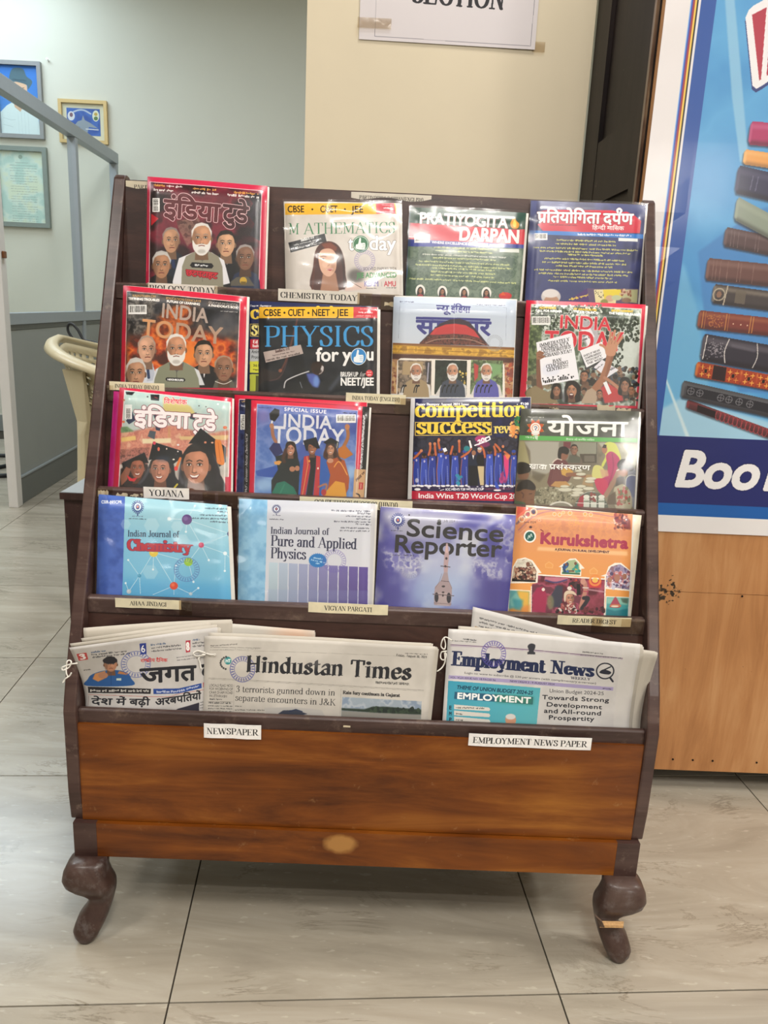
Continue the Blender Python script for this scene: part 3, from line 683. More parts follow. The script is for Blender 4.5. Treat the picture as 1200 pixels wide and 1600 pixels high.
o = thing('portrait_picture', (-2.54, 5.998, 2.048), 'grey framed painting of a man in a hat and pale shirt on bright blue', 'picture')
frame('f', -2.70, -2.378, 2.048, 2.531, .026, .03, M_FRG, A, o)
A = Art('certificate', [(8, 830), (300, 830), (318, 1500), (8, 1500)], 300, 1.6, 1.0, '#cfe2da')
A.clouds(A.all(), ['#bcd8d0', '#d6e6dc', '#dce6d0'], 60, 3)
A.ell(150, 880, 14, 18, '#7d8f80', .6)
for i, y in enumerate(range(935, 1500, 24)):
    if i in (2, 7, 13): A.text('CERTIFICATE'[:5+i % 3], (120, y), (185, y), 8, '#5d7064', bold=.6, alpha=.0)
    A.greek((75 if i % 4 else 115, y), (258 if i % 4 else 200, y), 7, '#6c7d76', .6)
o = thing('framed_certificate', (-2.55, 5.998, 1.467), 'pale green certificate in a grey-green frame under the portrait of the man in a hat', 'certificate')
frame('f', -2.735, -2.370, 1.467, 1.996, .03, .03, M_FRG2, A, o)
A = Art('emblem_print', [(482, 500), (718, 512), (722, 706), (484, 700)], 300, .85, 1.0, '#3a5fae')
A.clouds(A.all(), ['#3556a2', '#4169b8'], 40, 8)
A.ell(515, 560, 26, 34, '#d4d6dc'); A.ell(516, 552, 12, 16, '#7a5a6a'); A.ell(690, 560, 24, 40, '#d9dcc8'); A.ell(690, 548, 12, 12, '#c0a24a'); A.ell(690, 578, 14, 14, '#5d7a4a')
A.line([(535, 530), (570, 518), (610, 520), (655, 545)], 12, '#c9d0d6', .8, smooth=True)
A.poly([(530, 640), (560, 600), (590, 590), (600, 555), (612, 590), (650, 610), (705, 650), (640, 640), (625, 700), (590, 700), (575, 640)], '#8e98a4', 1, 1)
A.line([(620, 655), (705, 660)], 8, '#c9ccd2')
o = thing('gold_framed_picture', (-2.107, 5.998, 2.035), 'small blue emblem picture in a gold frame to the right of the portrait', 'picture')
frame('f', -2.273, -1.941, 2.035, 2.31, .022, .025, M_GOLD, A, o, mat_=plain('cream_mount', '#dcd6bd', .8), matw=.03)
nl = put('wall_nail', tube_mesh([(-2.33, 5.999, 2.545), (-2.33, 5.972, 2.552)], .006, 8), plain('nail_metal', '#e4e4e4', .3, .5, .7)); tag(nl, 'small nail in the pale wall above the gold framed picture', 'nail')

# ---- cupboard on the right
M_PLY = wood('plywood', '#a97448', '#bd8656', '#cd9b6b', (9, 9, 1.0), .5, .12, 0, '#9a8878', 2.6, .25)
M_DOOR = wood('black_brown_wood', '#140f0e', '#1d1615', '#261d1b', (9, 9, 1), .5, .0, 0.1, '#7a6a5c')
M_DOOR.node_tree.nodes['Principled BSDF'].inputs['Specular IOR Level'].default_value = .15
cb = thing('plywood_cupboard', (1.1, 1.86, 0), 'tall cupboard with pale plywood front boards and a black-brown panelled side', 'cupboard')
def stained_ply():
    m = M_PLY.copy(); m.name = 'plywood_with_stain'; nt = m.node_tree; N, L = nt.nodes.new, nt.links.new; p = nt.nodes['Principled BSDF']
    src = p.inputs['Base Color'].links[0].from_socket
    tc = N('ShaderNodeTexCoord'); mp = N('ShaderNodeMapping'); mp.inputs['Location'].default_value = (.462, .26, -.47); mp.inputs['Scale'].default_value = (1, 1, 1); mp.vector_type = 'POINT'
    L(tc.outputs['Object'], mp.inputs[0])
    ln = N('ShaderNodeVectorMath'); ln.operation = 'LENGTH'; L(mp.outputs[0], ln.inputs[0])
    no = N('ShaderNodeTexNoise'); no.inputs['Scale'].default_value = 110; no.inputs['Detail'].default_value = 3; L(tc.outputs['Object'], no.inputs[0])
    r1 = N('ShaderNodeMapRange'); r1.inputs[1].default_value = .005; r1.inputs[2].default_value = .045; r1.inputs[3].default_value = .16; r1.inputs[4].default_value = -.2; L(ln.outputs['Value'], r1.inputs[0])
    ad = N('ShaderNodeMath'); ad.operation = 'ADD'; L(r1.outputs[0], ad.inputs[0]); L(no.outputs['Fac'], ad.inputs[1])
    cr = N('ShaderNodeValToRGB'); cr.color_ramp.elements[0].position = .56; cr.color_ramp.elements[1].position = .62; L(ad.outputs[0], cr.inputs[0])
    mx = N('ShaderNodeMix'); mx.data_type = 'RGBA'; mx.inputs[7].default_value = rgba('#3b3026'); L(cr.outputs[0], mx.inputs[0]); L(src, mx.inputs[6]); L(mx.outputs[2], p.inputs['Base Color'])
    return m
M_PLY2 = stained_ply()
box('front_board', .483, 1.9, 1.6, 1.618, .048, .4725, M_PLY2, cb, .0012); box('front_board', .483, 1.9, 1.6, 1.618, .4735, 1.0, M_PLY2, cb, .0012); box('front_board', .483, 1.9, 1.6, 1.618, 1.001, 2.6, M_PLY, cb, .0012)
for x, z in ((.70, .075), (.79, .075), (.89, .075), (.795, .469), (.745, .075), (1.05, .075)):
    put('nail_head', tube_mesh([(x, 1.601, z), (x, 1.5985, z)], .0022, 8), M_DOOR, cb)
box('body', .50, 1.9, 1.622, 2.12, .06, 2.6, M_DOOR, cb)
box('front_stile', .482, .502, 1.619, 1.70, .05, 2.6, M_DOOR, cb, .003); box('back_stile', .484, .502, 2.0, 2.128, .05, 2.6, M_DOOR, cb, .003)
box('edge_bead', .476, .484, 1.628, 1.640, .05, 2.6, wood('worn_bead', '#2a1d1a', '#5a4234', '#a58a6c', (9, 9, 1), .3, .5), cb, .002)
for z0, z1 in ((.05, .2), (1.283, 1.42), (2.3, 2.6)): box('cross_rail', .485, .502, 1.70, 2.0, z0, z1, M_DOOR, cb, .003)
for z0, z1 in ((.2, 1.283), (1.42, 2.3)): box('recessed_panel', .494, .501, 1.70, 2.0, z0, z1, M_DOOR, cb)
for x, y in ((.55, 1.72), (.55, 2.05), (1.8, 1.72), (1.8, 2.05)): box('foot', x-.03, x+.03, y-.03, y+.03, 0, .062, M_DOOR, cb, .002)

# ---- banner with a pile of books
Q = [(160, 0), (870, 0)]
def banner():
    # layout grid: metres*1000 on the sheet, x from 482, z down from 2100
    X0, X1, Z1, Z0 = 482, 1500, 2100, 605
    P = lambda x, z: (x, 2100-z)
    A = Art('banner', [(X0, 0), (X1, 0), (X1, Z1-Z0), (X0, Z1-Z0)], 1150, (Z1-Z0)/(X1-X0), 1.0, '#e9e4e6')
    r = lambda x0, z0, x1, z1, c: A.rect(x0, 2100-z1, x1, 2100-z0, c)
    pl = lambda pts, c, a=1, b=0: A.poly([P(*q) for q in pts], c, a, b)
    # the printed picture is turned a touch on the sheet, as the stripes show
    ed = lambda z: 546.0      # left edge of the dark band
    def strip(a, b, c): pl([(ed(2100)+a, 2100), (ed(2100)+b, 2100), (ed(605)+b, 640), (ed(605)+a, 640)], c)
    strip(0, 1000, '#5aa3da')
    # picture field
    A.clouds([P(ed(2100)+20, 2100), P(1500, 2100), P(1500, 805), P(ed(800)+20, 805)], ['#4f97d2', '#60a9de', '#579fd8'], 160, 5)
    pl([(600, 1160), (640, 1000), (720, 900), (900, 900), (900, 1300), (700, 1240)], '#4a84c4', .8, 2)
    pl([(573, 1140), (580, 1130), (620, 1040), (660, 900), (690, 840), (690, 805), (566, 805)], '#74b8e2', .8, 3)
    pl([(566, 858), (585, 868), (603, 881), (640, 876), (900, 820), (900, 800), (570, 800)], '#a4d0ea', 1, 3)
    pl([(548, 1750), (548, 1790), (604, 1588), (634, 1472), (666, 1345), (664, 1318), (655, 1323), (623, 1433), (587, 1587)], '#93c4e4', .85, 1)
    pl([(567, 921), (571, 921), (634, 806), (626, 806)], '#d8edf4', .9, 1)
    # rounded red play-card at the top right
    for g, c in ((0, '#34407c'), (-4, '#f0eef2')):
        o = 6 if g == 0 else 0
        pl([(628, 1560-o), (632, 1572-o), (640, 1580-o), (780, 1662-o), (780, 1528-o), (676, 1452-o), (666, 1446-o), (658, 1451-o)], c, 1)
    pl([(639, 1565), (663, 1578), (672, 1462), (669, 1460)], '#b4384c'); pl([(672, 1583), (780, 1645), (780, 1540), (681, 1468)], '#b4384c'); pl([(663, 1578), (672, 1583), (668, 1550)], '#f0eef2')
    # pile of books: (left x, z top-left, z bottom-left, slope, colours, spine detail)
    B = [(665, 1392, 1352, -.03, '#b03a6a', '#c86a92', 0), (661, 1344, 1318, -.09, '#e8a45a', '#f0c080', 0), (654, 1316, 1267, -.16, '#3b3a55', '#585774', 0),
         (660, 1261, 1219, -.42, '#8f9a8c', '#a3ab9c', 0), (647, 1207, 1172, -.14, '#5a4547', '#7d6869', 1), (621, 1150, 1109, -.05, '#6b4a46', '#8e6d66', 1),
         (640, 1103, 1067, -.08, '#463f40', '#a09484', 2), (618, 1053, 1019, -.06, '#7b3a34', '#a86a4a', 3), (633, 1009, 957, -.12, '#34303c', '#706a74', 4),
         (627, 955, 925, -.13, '#b5482c', '#e89a4a', 5), (605, 917, 883, -.17, '#4a4a50', '#6f6f74', 6), (619, 880, 862, -.30, '#5d3438', '#a8424a', 7)]
    for k in range(len(B)-1, -1, -1):
        x, zt, zb, sl, c, c2, dt = B[k]; x1 = 1050
        f = lambda q, z: (q, z+sl*(q-x)*(1 if q < 900 else 1))
        pts = [(x+3, zt), f(x1, zt), f(x1, zb), (x+4, zb), (x, zb+(zt-zb)*.2), (x, zt-(zt-zb)*.2)]
        pl([(a-2, b-3) for a, b in pts], '#241c22', .5, 1); pl(pts, c)
        h = zt-zb
        pl([f(x+4, zt-h*.1), f(x1, zt-h*.1), f(x1, zt-h*.3), f(x+4, zt-h*.3)], c2, .55, 2); pl([f(x+2, zb+h*.18), f(x1, zb+h*.18), f(x1, zb), f(x+2, zb)], '#1a1418', .45, 3)
        pl([(x, zt-h*.1), (x+5, zt-h*.1), (x+5, zb+h*.1), (x, zb+h*.1)], c2, .6, 1)
        if dt == 1:
            for q in (12, 18, 26, 40, 60, 66, 90): A.line([P(*f(x+q, zt-3)), P(*f(x+q+1, zb+3))], 1.2, c2, .8)
        if dt == 2:
            A.ring(*P(*f(x+12, zb+h*.5)), 11, 2.5, '#b7ab98', .9); A.ell(*P(*f(x+12, zb+h*.5)), 5, 6, '#8c6a58'); A.line([P(*f(x+27, zt)), P(*f(x+23, zb))], 2.5, '#b7ab98')
            pl([f(x+44, zt-6), f(x+64, zt-6), f(x+64, zb+6), f(x+44, zb+6)], '#6d6358', .8)
        if dt == 3:
            for q in (9, 14, 55, 60, 103, 108): A.line([P(*f(x+q, zt-2)), P(*f(x+q, zb+2))], 1.6, '#c88a4a', .9)
            for _ in range(50): A.ell(*P(*f(x+A.R.uniform(17, 50), A.R.uniform(zb+5, zt-5))), 1.4, 1.4, '#b4713f', .8)
            for q in (70, 85, 98): A.ell(*P(*f(x+q, zb+h*.45)), 1.3, 1.3, '#e8c8a8')
        if dt == 4:
            A.line([P(*f(x+8, zt-2)), P(*f(x+5, zb+4))], 2, '#d8d2d0'); A.line([P(*f(x+52, zt-2)), P(*f(x+46, zb+h*.5)), P(*f(x+50, zb+4))], 2, '#d8d2d0', smooth=True)
            A.line([P(*f(x+108, zt-2)), P(*f(x+112, zb+h*.5)), P(*f(x+106, zb+4))], 2, '#c8c2c0', smooth=True)
            for _ in range(90): A.ell(*P(*f(x+A.R.gauss(28, 8), zb+h*.5+A.R.gauss(0, 8))), 1.3, 1.3, '#9a949c', .7)
            A.line([P(*f(x+60, zt-h*.25)), P(*f(x+105, zt-h*.3))], 6, '#6a6672', .6, 1)
        if dt == 5:
            for a, b in ((8, 33), (62, 90), (94, 122), (126, 150)):
                pl([f(x+a, zt-1), f(x+b, zt-1), f(x+b, zb+2), f(x+a, zb+2)], '#a63f26'); m = (a+b)/2
                for dx, dz in ((0, 0), (-7, 7), (7, 7), (-7, -7), (7, -7)):
                    q = P(*f(x+m+dx, zb+h*.5+dz)); A.line([(q[0]-4, q[1]), (q[0]+4, q[1])], 1.6, '#f0b050'); A.line([(q[0], q[1]-4), (q[0], q[1]+4)], 1.6, '#f0b050')
                A.ell(*P(*f(x+m, zb+h*.5)), 3, 4, '#2a1418')
            pl([f(x+35, zt-1), f(x+61, zt-1), f(x+61, zb+2), f(x+35, zb+2)], '#2e1c20')
        if dt == 6:
            pl([f(x+10, zt-8), f(x1, zt-8), f(x1, zb+8), f(x+10, zb+8)], '#2b2a32')
            for q in (19, 37, 80, 97, 118, 140):
                A.ring(*P(*f(x+q, zb+h*.5)), 6.5, 1.4, '#8b8a90', .8); A.line([P(*f(x+q-6, zb+h*.5)), P(*f(x+q+6, zb+h*.5))], 1, '#8b8a90'); A.line([P(*f(x+q, zt-10)), P(*f(x+q, zb+10))], 1, '#8b8a90')
        if dt == 7:
            pl([f(x+22, zt-3), f(x+60, zt-3), f(x+60, zb+2), f(x+22, zb+2)], '#281c20')
            for q in range(66, 170, 9): A.ring(*P(*f(x+q, zb+h*.5)), 5, 1.4, '#b04a50', .9, ry=9)
        if dt == 0 and k == 2:
            for q in (30, 40): A.line([P(*f(x+q, zt-12)), P(*f(x+q-2, zb+12))], 2, '#6a6a88', .8)
    # dark blue band, white and stripe edges (left margin stays white)
    pl([(482, 2100), (ed(2100)+2, 2100), (ed(605)+2, 605), (482, 605)], '#e9e4e6')
    strip(-1, 26, '#2f56a4')
    w0, w1, w2, w3, w4 = -18.5, -15.8, -12.4, -9.0, -5.0
    e2 = lambda z: 0
    for a, b, c in ((-20, -18, '#7fb0ec'), (-18, -15, '#3f55b4'), (-15, -12, '#a23a44'), (-12, -8.5, '#f0c85a'), (-8.5, -5.2, '#1c1a1e')): strip(a, b, c)
    # bottom blocks
    r(546, 642, 1500, 806, '#232a6c'); r(482, 641, 1500, 667, '#1b5fae'); r(482, 605, 1500, 641, '#ece9ea')
    for t_, xa, xb in (('Boo', 613, 786), ('ks', 796, 900)): A.text(t_, (xa, 2100-704), (xb, 2100-704), 72, '#f2f0f2', bold=9, slant=.14, outline=('#191d50', 1.6))
    me = bpy.data.meshes.new('banner'); n = 24; vs = []; fs = []; y = 1.598
    for i in range(n+1):
        for j in range(13):
            x = .482+(1.5-.482)*j/12; z = .605+(2.1-.605)*i/n
            vs.append((x, y-.0008-.0012*abs(noise.noise(Vector((x*6, z*5, 2))))-(.0025*math.exp(-(x-.482)/.02)*(1+noise.noise(Vector((0, z*14, 0))))), z))
    for i in range(n):
        for j in range(12): fs.append((i*13+j, i*13+j+1, (i+1)*13+j+1, (i+1)*13+j))
    me.from_pydata(vs, [], fs); uv = me.uv_layers.new(name='uv')
    for l in me.loops:
        v = vs[l.vertex_index]; uv.data[l.index].uv = ((v[0]-.482)/1.018, (v[2]-.605)/1.495)
    b = put('printed_banner', me, A.material(.4, .15), None)
    md = b.modifiers.new('t', 'SOLIDIFY'); md.thickness = .0006
    tag(b, 'large blue vinyl banner printed with a pile of old books and the word Books', 'banner')
banner()

# ---- paper sign
A = Art('section_sign', [(80, -400), (1110, -400), (1105, 290), (78, 235)], 620, .69, 1.0, '#dcd6d8')
A = Art('section_sign', [(76, -700), (1112, -700), (1103, 288), (78, 235)], 620, 297/420, 1.0, '#ddd6d8')
A.line([(165, -600), (165, 213), (1075, 262), (1088, -600)], 3, '#8d8890')
A.text('SECTION', (362, -22), (903, 10), 165, '#26242a', 'serif', bold=3)
A.text('MAGAZINE', (300, -260), (960, -235), 165, '#26242a', 'serif', bold=3)
sg = thing('paper_sign', (.13, 2.13, 1.65), 'white paper sign reading SECTION taped to the cream board', 'sign')
me = bpy.data.meshes.new('s'); nx = 12; vs = []; fs = []
for i in range(nx+1):
    for j in range(nx+1):
        u = j/nx; v = i/nx; x = -.081+.422*u; z = 1.648-.004*u+.297*v
        vs.append((x, 2.1275-.0022*max(0, (1-v)*(u-.45))*2-.0006*math.sin(5*u+3*v), z))
for i in range(nx):
    for j in range(nx): fs.append((i*(nx+1)+j, i*(nx+1)+j+1, (i+1)*(nx+1)+j+1, (i+1)*(nx+1)+j))
me.from_pydata(vs, [], fs); uv = me.uv_layers.new(name='uv')
for l in me.loops: uv.data[l.index].uv = ((l.vertex_index % (nx+1))/nx, (l.vertex_index//(nx+1))/nx)
s = put('sheet', me, A.material(.7, 0), sg); s.modifiers.new('t', 'SOLIDIFY').thickness = .0003
M_TAPE = film('clear_tape', .15, .05, (.9, .86, .8), .5)
box('tape', -.085, -.005, 2.1235, 2.1245, 1.672, 1.694, M_TAPE, sg); box('tape', .335, .365, 2.127, 2.128, 1.64, 1.662, M_TAPE, sg)
# ------------------------------------------------------------------ the rack
RAIL = [(1.461, 1.215), (1.390, 1.051), (1.325, .885), (1.260, .727), (1.195, .564), (1.133, .406)]
rack = thing('magazine_rack', (0, 1.3, 0), 'dark wooden magazine rack with stepped pockets, wide front panel and curved legs', 'rack')
prof = [(1.130, .206), (1.124, .26), (1.123, .40), (1.128, .418)]
prof += [(1.461-.336*(1-t), 1.218-.800*(1-t)) for t in (0.05, .5, .97)]+[(1.464, 1.225), (1.474, 1.231), (1.49, 1.229), (1.50, 1.215), (1.50, .206)]
for x0, x1 in ((-.466, -.446), (.446, .466)): extrude_x('side_panel', prof, x0, x1, M_DARK, rack, .003)
box('lower_back_board', -.446, .446, 1.482, 1.497, .206, 1.05, M_BACKB, rack)
extrude_x('back_board', [(1.463, 1.222), (1.475, 1.222), (1.475, .93), (1.42, .93), (1.424, 1.051)], -.446, .446, M_BACKB, rack, .0015)
# boards of the four steps and the floors of the pockets
for k in range(1, 5):
    (y, z), (y2, z2) = RAIL[k], RAIL[k+1]
    d = z-z2+.115; s = .22
    extrude_x('pocket_board', [(y+.006, z-.012), (y+.014, z-.002), (y+.014-s*d, z-d), (y+.006-s*d, z-d)], -.446, .446, M_BACKB, rack)
for k in range(1, 6):
    y, z = RAIL[k]; d = .113; yb = y+.020-.22*d
    y1 = (RAIL[k-1][0]+.006-.22*(RAIL[k-1][1]-z+d)) if k > 1 else 1.43
    zf = z-d if k < 5 else .342
    box('pocket_floor', -.446, .446, (yb-.006 if k < 5 else 1.135), (y1 if k < 5 else 1.165), zf-.008, zf, M_BACKB, rack)
rails = []
for k in range(1, 6):
    y, z = RAIL[k]; h = .026 if k < 5 else .030
    p = [(y, z-h), (y-.0005, z-.003), (y+.002, z), (y+.014, z), (y+.016, z-.003), (y+.016, z-h)]
    if k == 5: p = [(y, z-h), (y-.0005, z-.008), (y+.002, z-.005), (y+.009, z-.005), (y+.011, z-.008), (y+.011, z-h)]
    r = extrude_x('shelf_rail', p, -.446, .446, M_RAIL, rack, .001); rails.append(r)
def spot_material():
    m = M_FRONT.copy(); m.name = 'front_wood_with_bare_patch'; nt = m.node_tree; N, L = nt.nodes.new, nt.links.new; p = nt.nodes['Principled BSDF']
    src = p.inputs['Base Color'].links[0].from_socket
    tc = N('ShaderNodeTexCoord'); mp = N('ShaderNodeMapping'); mp.inputs['Location'].default_value = (.036, 0, -.187); mp.inputs['Scale'].default_value = (.62, 0, 1)
    mp.inputs['Location'].default_value = (.028*.62, 0, -.1835)
    L(tc.outputs['Object'], mp.inputs[0]); no = N('ShaderNodeTexNoise'); no.inputs['Scale'].default_value = 60; L(tc.outputs['Object'], no.inputs[0])
    ln = N('ShaderNodeVectorMath'); ln.operation = 'LENGTH'; L(mp.outputs[0], ln.inputs[0])
    a = N('ShaderNodeMath'); a.operation = 'MULTIPLY_ADD'; L(no.outputs['Fac'], a.inputs[0]); a.inputs[1].default_value = .008; L(ln.outputs['Value'], a.inputs[2])
    cr = N('ShaderNodeValToRGB'); cr.color_ramp.elements[0].position = .0185; cr.color_ramp.elements[0].color = (.75, .75, .75, 1); cr.color_ramp.elements[1].position = .0205; cr.color_ramp.elements[1].color = (0, 0, 0, 1); L(a.outputs[0], cr.inputs[0])
    mx = N('ShaderNodeMix'); mx.data_type = 'RGBA'; mx.inputs[7].default_value = rgba('#bd8a4c'); L(cr.outputs[0], mx.inputs[0]); L(src, mx.inputs[6]); L(mx.outputs[2], p.inputs['Base Color'])
    return m
box('front_panel', -.446, .446, 1.128, 1.134, .2065, .378, M_FRONT, rack, .001)
box('lower_rail', -.422, .422, 1.120, 1.136, .144, .2055, spot_material(), rack, .001)
for s in (-1, 1):
    box('corner_stile', min(s*.459, s*.422), max(s*.459, s*.422), 1.1195, 1.137, .144, .2055, M_DARK, rack, .0012)
    box('base_side', min(s*.459, s*.444), max(s*.459, s*.444), 1.138, 1.49, .144, .2055, M_DARK, rack, .001)
box('base_back', -.444, .444, 1.475, 1.49, .144, .2055, M_DARK, rack)
box('base_board', -.444, .444, 1.137, 1.475, .196, .2055, M_DARK, rack)
# cabriole legs: rings of (height, outer, inner) measured from the corner
LV = [(.172, -.003, .045), (.160, -.001, .052), (.150, .004, .054), (.138, .009, .053), (.126, .0145, .053), (.112, .017, .057), (.101, .0135, .061), (.092, .003, .0625), (.083, -.011, .062), (.076, -.019, .061), (.069, -.022, .0595), (.061, -.020, .058), (.052, -.014, .056), (.042, -.006, .053), (.031, -.002, .0485), (.020, .001, .0435), (.010, -.0015, .0385), (.003, -.007, .033), (0, -.012, .029)]
def leg(sx, front):
    bm = bmesh.new(); rings = []
    for z, o, i in LV:
        xo, xi = .459+o, .459-i; cx = (xo+xi)/2; hx = (xo-xi)/2
        sh = .020+.018*(1-z/.17); of = o*.45 if o > 0 else o*.5
        yo = (1.12-of-sh) if front else (1.49+of); yi = (1.12+i*.9-sh) if front else (1.49-i*.9); cy = (yo+yi)/2; hy = abs(yi-yo)/2
        e = 3.4 if z > .06 else 3.4-1.2*(1-z/.06); ring = []
        for k in range(24):
            t = 2*math.pi*k/24; c, s = math.cos(t), math.sin(t)
            ring.append(bm.verts.new((sx*(cx+hx*math.copysign(abs(c)**(2/e), c)), cy+hy*math.copysign(abs(s)**(2/e), s), z if z < .17 else .1438)))
        rings.append(ring)
    rings.pop(0)
    for v in rings[0]: v.co.z = .1438
    rings[0:2] = [rings[0]] if LV[2][0] > .1438 else rings[0:2]
    for a, b in zip(rings, rings[1:]):
        for k in range(24): bm.faces.new((a[k], a[(k+1) % 24], b[(k+1) % 24], b[k]))
    bm.faces.new(rings[0]); bm.faces.new(rings[-1]); bmesh.ops.recalc_face_normals(bm, faces=bm.faces)
    o = put('leg', from_bm(bm), M_LEG, rack, smooth=True)
    return o
for sx in (-1, 1):
    for fr in (True, False):
        l = leg(sx, fr)
        if sx == 1 and fr:
            l['label'] = 'cracked front leg with pale splintered wood'
            bm = box_bm(.398, .436, 1.0795, 1.088, .0775, .0835)
            for v in bm.verts: v.co.z += RNG.uniform(-.0015, .0015); v.co.x += RNG.uniform(-.002, .002)
            put('splintered_wood', from_bm(bm, .0012), plain('raw_wood', '#c9a070', .8, .2, 0, .3, 300, 1.0), l)
            bm = bmesh.new(); a = [bm.verts.new(p) for p in ((.386, 1.078, .100), (.398, 1.074, .091), (.404, 1.078, .079), (.397, 1.08, .077), (.392, 1.082, .092))]; b = [bm.verts.new((v.co.x, v.co.y+.006, v.co.z)) for v in a]
            bm.faces.new(a); bm.faces.new(b[::-1])
            for i in range(5): bm.faces.new((a[i], b[i], b[(i+1) % 5], a[(i+1) % 5]))
            bmesh.ops.recalc_face_normals(bm, faces=bm.faces); put('splinter', from_bm(bm), plain('splinter_wood', '#5e4a3e', .7), l)

# ---- paper labels stuck on the rails
def label(rail, k, x0, x1, z0, z1, txt, dark=False, paper='#e4dcc2', font='serif', rot=0.0, pad=.08, yoff=0.0, cut=None, size=.62):
    y, z = RAIL[k]; w = x1-x0; h = z1-z0
    A = Art('label_'+txt[:12], [(0, 0), (w*1e3, 0), (w*1e3, h*1e3), (0, h*1e3)], 420, h/w, 1.0, paper)
    A.clouds(A.all(), [paper, tuple(min(1, c*1.04) for c in hexc(paper))], 12, len(txt))
    H = h*1e3; W = w*1e3; ch = H*size
    A.text(txt, (W*pad, H*.5+ch/2), (W*(1-pad), H*.5+ch/2), ch, '#1d1b1c', font, bold=.15)
    bm = bmesh.new(); n = 8; yy = y-.0012+yoff; e = .0005; F = []; R2 = random.Random(txt)
    for i in range(n+1):
        x = x0+w*i/n; dz = rot*(x-(x0+x1)/2); c = -.0006*math.sin(i*1.3)-.0004*R2.random(); j = R2.uniform(-.0003, .0003)
        F.append([bm.verts.new(p) for p in ((x, yy+c, z0+dz+j), (x, yy+c, z1+dz+j*.5), (x, yy+c+e, z1+dz+j*.5), (x, yy+c+e, z0+dz+j))])
    uvl = bm.loops.layers.uv.new('uv')
    for i in range(n):
        for a, b in ((0, 1), (1, 2), (2, 3), (3, 0)):
            f = bm.faces.new((F[i][a], F[i+1][a], F[i+1][b], F[i][b]))
    bm.faces.new(F[0]); bm.faces.new(F[-1][::-1])
    bmesh.ops.recalc_face_normals(bm, faces=bm.faces)
    for f in bm.faces:
        for l in f.loops: l[uvl].uv = ((l.vert.co.x-x0)/w, min(1, max(0, (l.vert.co.z-rot*(l.vert.co.x-(x0+x1)/2)-z0)/h)))
    o = put('paper_label', from_bm(bm), A.material(.6, .3), rail)
    o['label'] = '%s paper strip reading %s' % ('white' if paper > '#e4' and paper[1:3] > 'e5' else 'cream', txt)
    return o
# ------------------------------------------------------------------ magazines and papers
# corner positions (right of rack centre, up the lean, in metres) of the part that shows, on the leaning plane of each pocket
MQ = {
 'm1': (1, [(-0.4055, 0.1825), (-0.2016, 0.1759), (-0.1991, 0.0063), (-0.4005, 0.0042)]),
 'm2': (1, [(-0.1725, 0.1512), (0.0255, 0.1577), (0.034, 0.0069), (-0.1631, 0.0058)]),
 'm3': (1, [(0.043, 0.1516), (0.242, 0.1516), (0.2371, 0.007), (0.0412, 0.0059)]),
 'm4': (1, [(0.2494, 0.1731), (0.4467, 0.1746), (0.44, 0.0045), (0.2461, 0.0028)]),
 'm5': (2, [(-0.4295, 0.1649), (-0.2237, 0.1554), (-0.2224, 0.0082), (-0.4285, 0.0068)]),
 'm6b': (2, [(-0.2205, 0.1501), (-0.0056, 0.1505), (-0.0006, 0.0096), (-0.2184, 0.0069)]),
 'm6': (2, [(-0.2028, 0.1396), (-0.0055, 0.1487), (-0.0006, 0.01), (-0.1984, 0.0074)]),
 'm7': (2, [(0.0213, 0.167), (0.2269, 0.1707), (0.2279, 0.008), (0.0234, 0.0081)]),
 'm8': (2, [(0.2439, 0.1717), (0.4444, 0.1736), (0.4403, 0.0083), (0.2405, 0.009)]),
 'm9': (3, [(-0.4211, 0.1611), (-0.2371, 0.1523), (-0.2332, -0.0), (-0.4257, 0.0017)]),
 'm10': (3, [(-0.2153, 0.152), (-0.0112, 0.1476), (-0.0133, -0.0041), (-0.2114, -0.0009)]),
 'm10b': (3, [(-0.2337, 0.158), (-0.0158, 0.1549), (-0.0133, -0.0041), (-0.2275, -0.0005)]),
 'm11': (3, [(0.0566, 0.1646), (0.2542, 0.1757), (0.2599, 0.0003), (0.0585, 0.0004)]),
 'm12': (3, [(0.2391, 0.156), (0.4339, 0.1601), (0.4335, -0.0001), (0.2345, -0.0022)]),
 'm13': (4, [(-0.4397, 0.1586), (-0.2334, 0.15), (-0.2212, -0.0006), (-0.4382, -0.0017)]),
 'm14': (4, [(-0.2143, 0.1615), (0.0056, 0.1628), (0.0063, 0.0025), (-0.2101, 0.0001)]),
 'm15': (4, [(0.014, 0.1581), (0.2347, 0.1541), (0.2277, 0.0015), (0.0109, 0.0011)]),
 'm16': (4, [(0.234, 0.1681), (0.4229, 0.1637), (0.4243, 0.0003), (0.2278, 0.0003)]),
 'n1': (5, [(-0.4708, 0.0826), (-0.2551, 0.1192), (-0.2528, -0.0083), (-0.4556, -0.008)]),
 'n2': (5, [(-0.2544, 0.1119), (0.1099, 0.1082), (0.1033, -0.0054), (-0.2546, -0.0078)]),
 'n3': (5, [(0.1299, 0.1372), (0.4316, 0.1275), (0.4265, -0.0066), (0.1271, -0.0064)]),
}
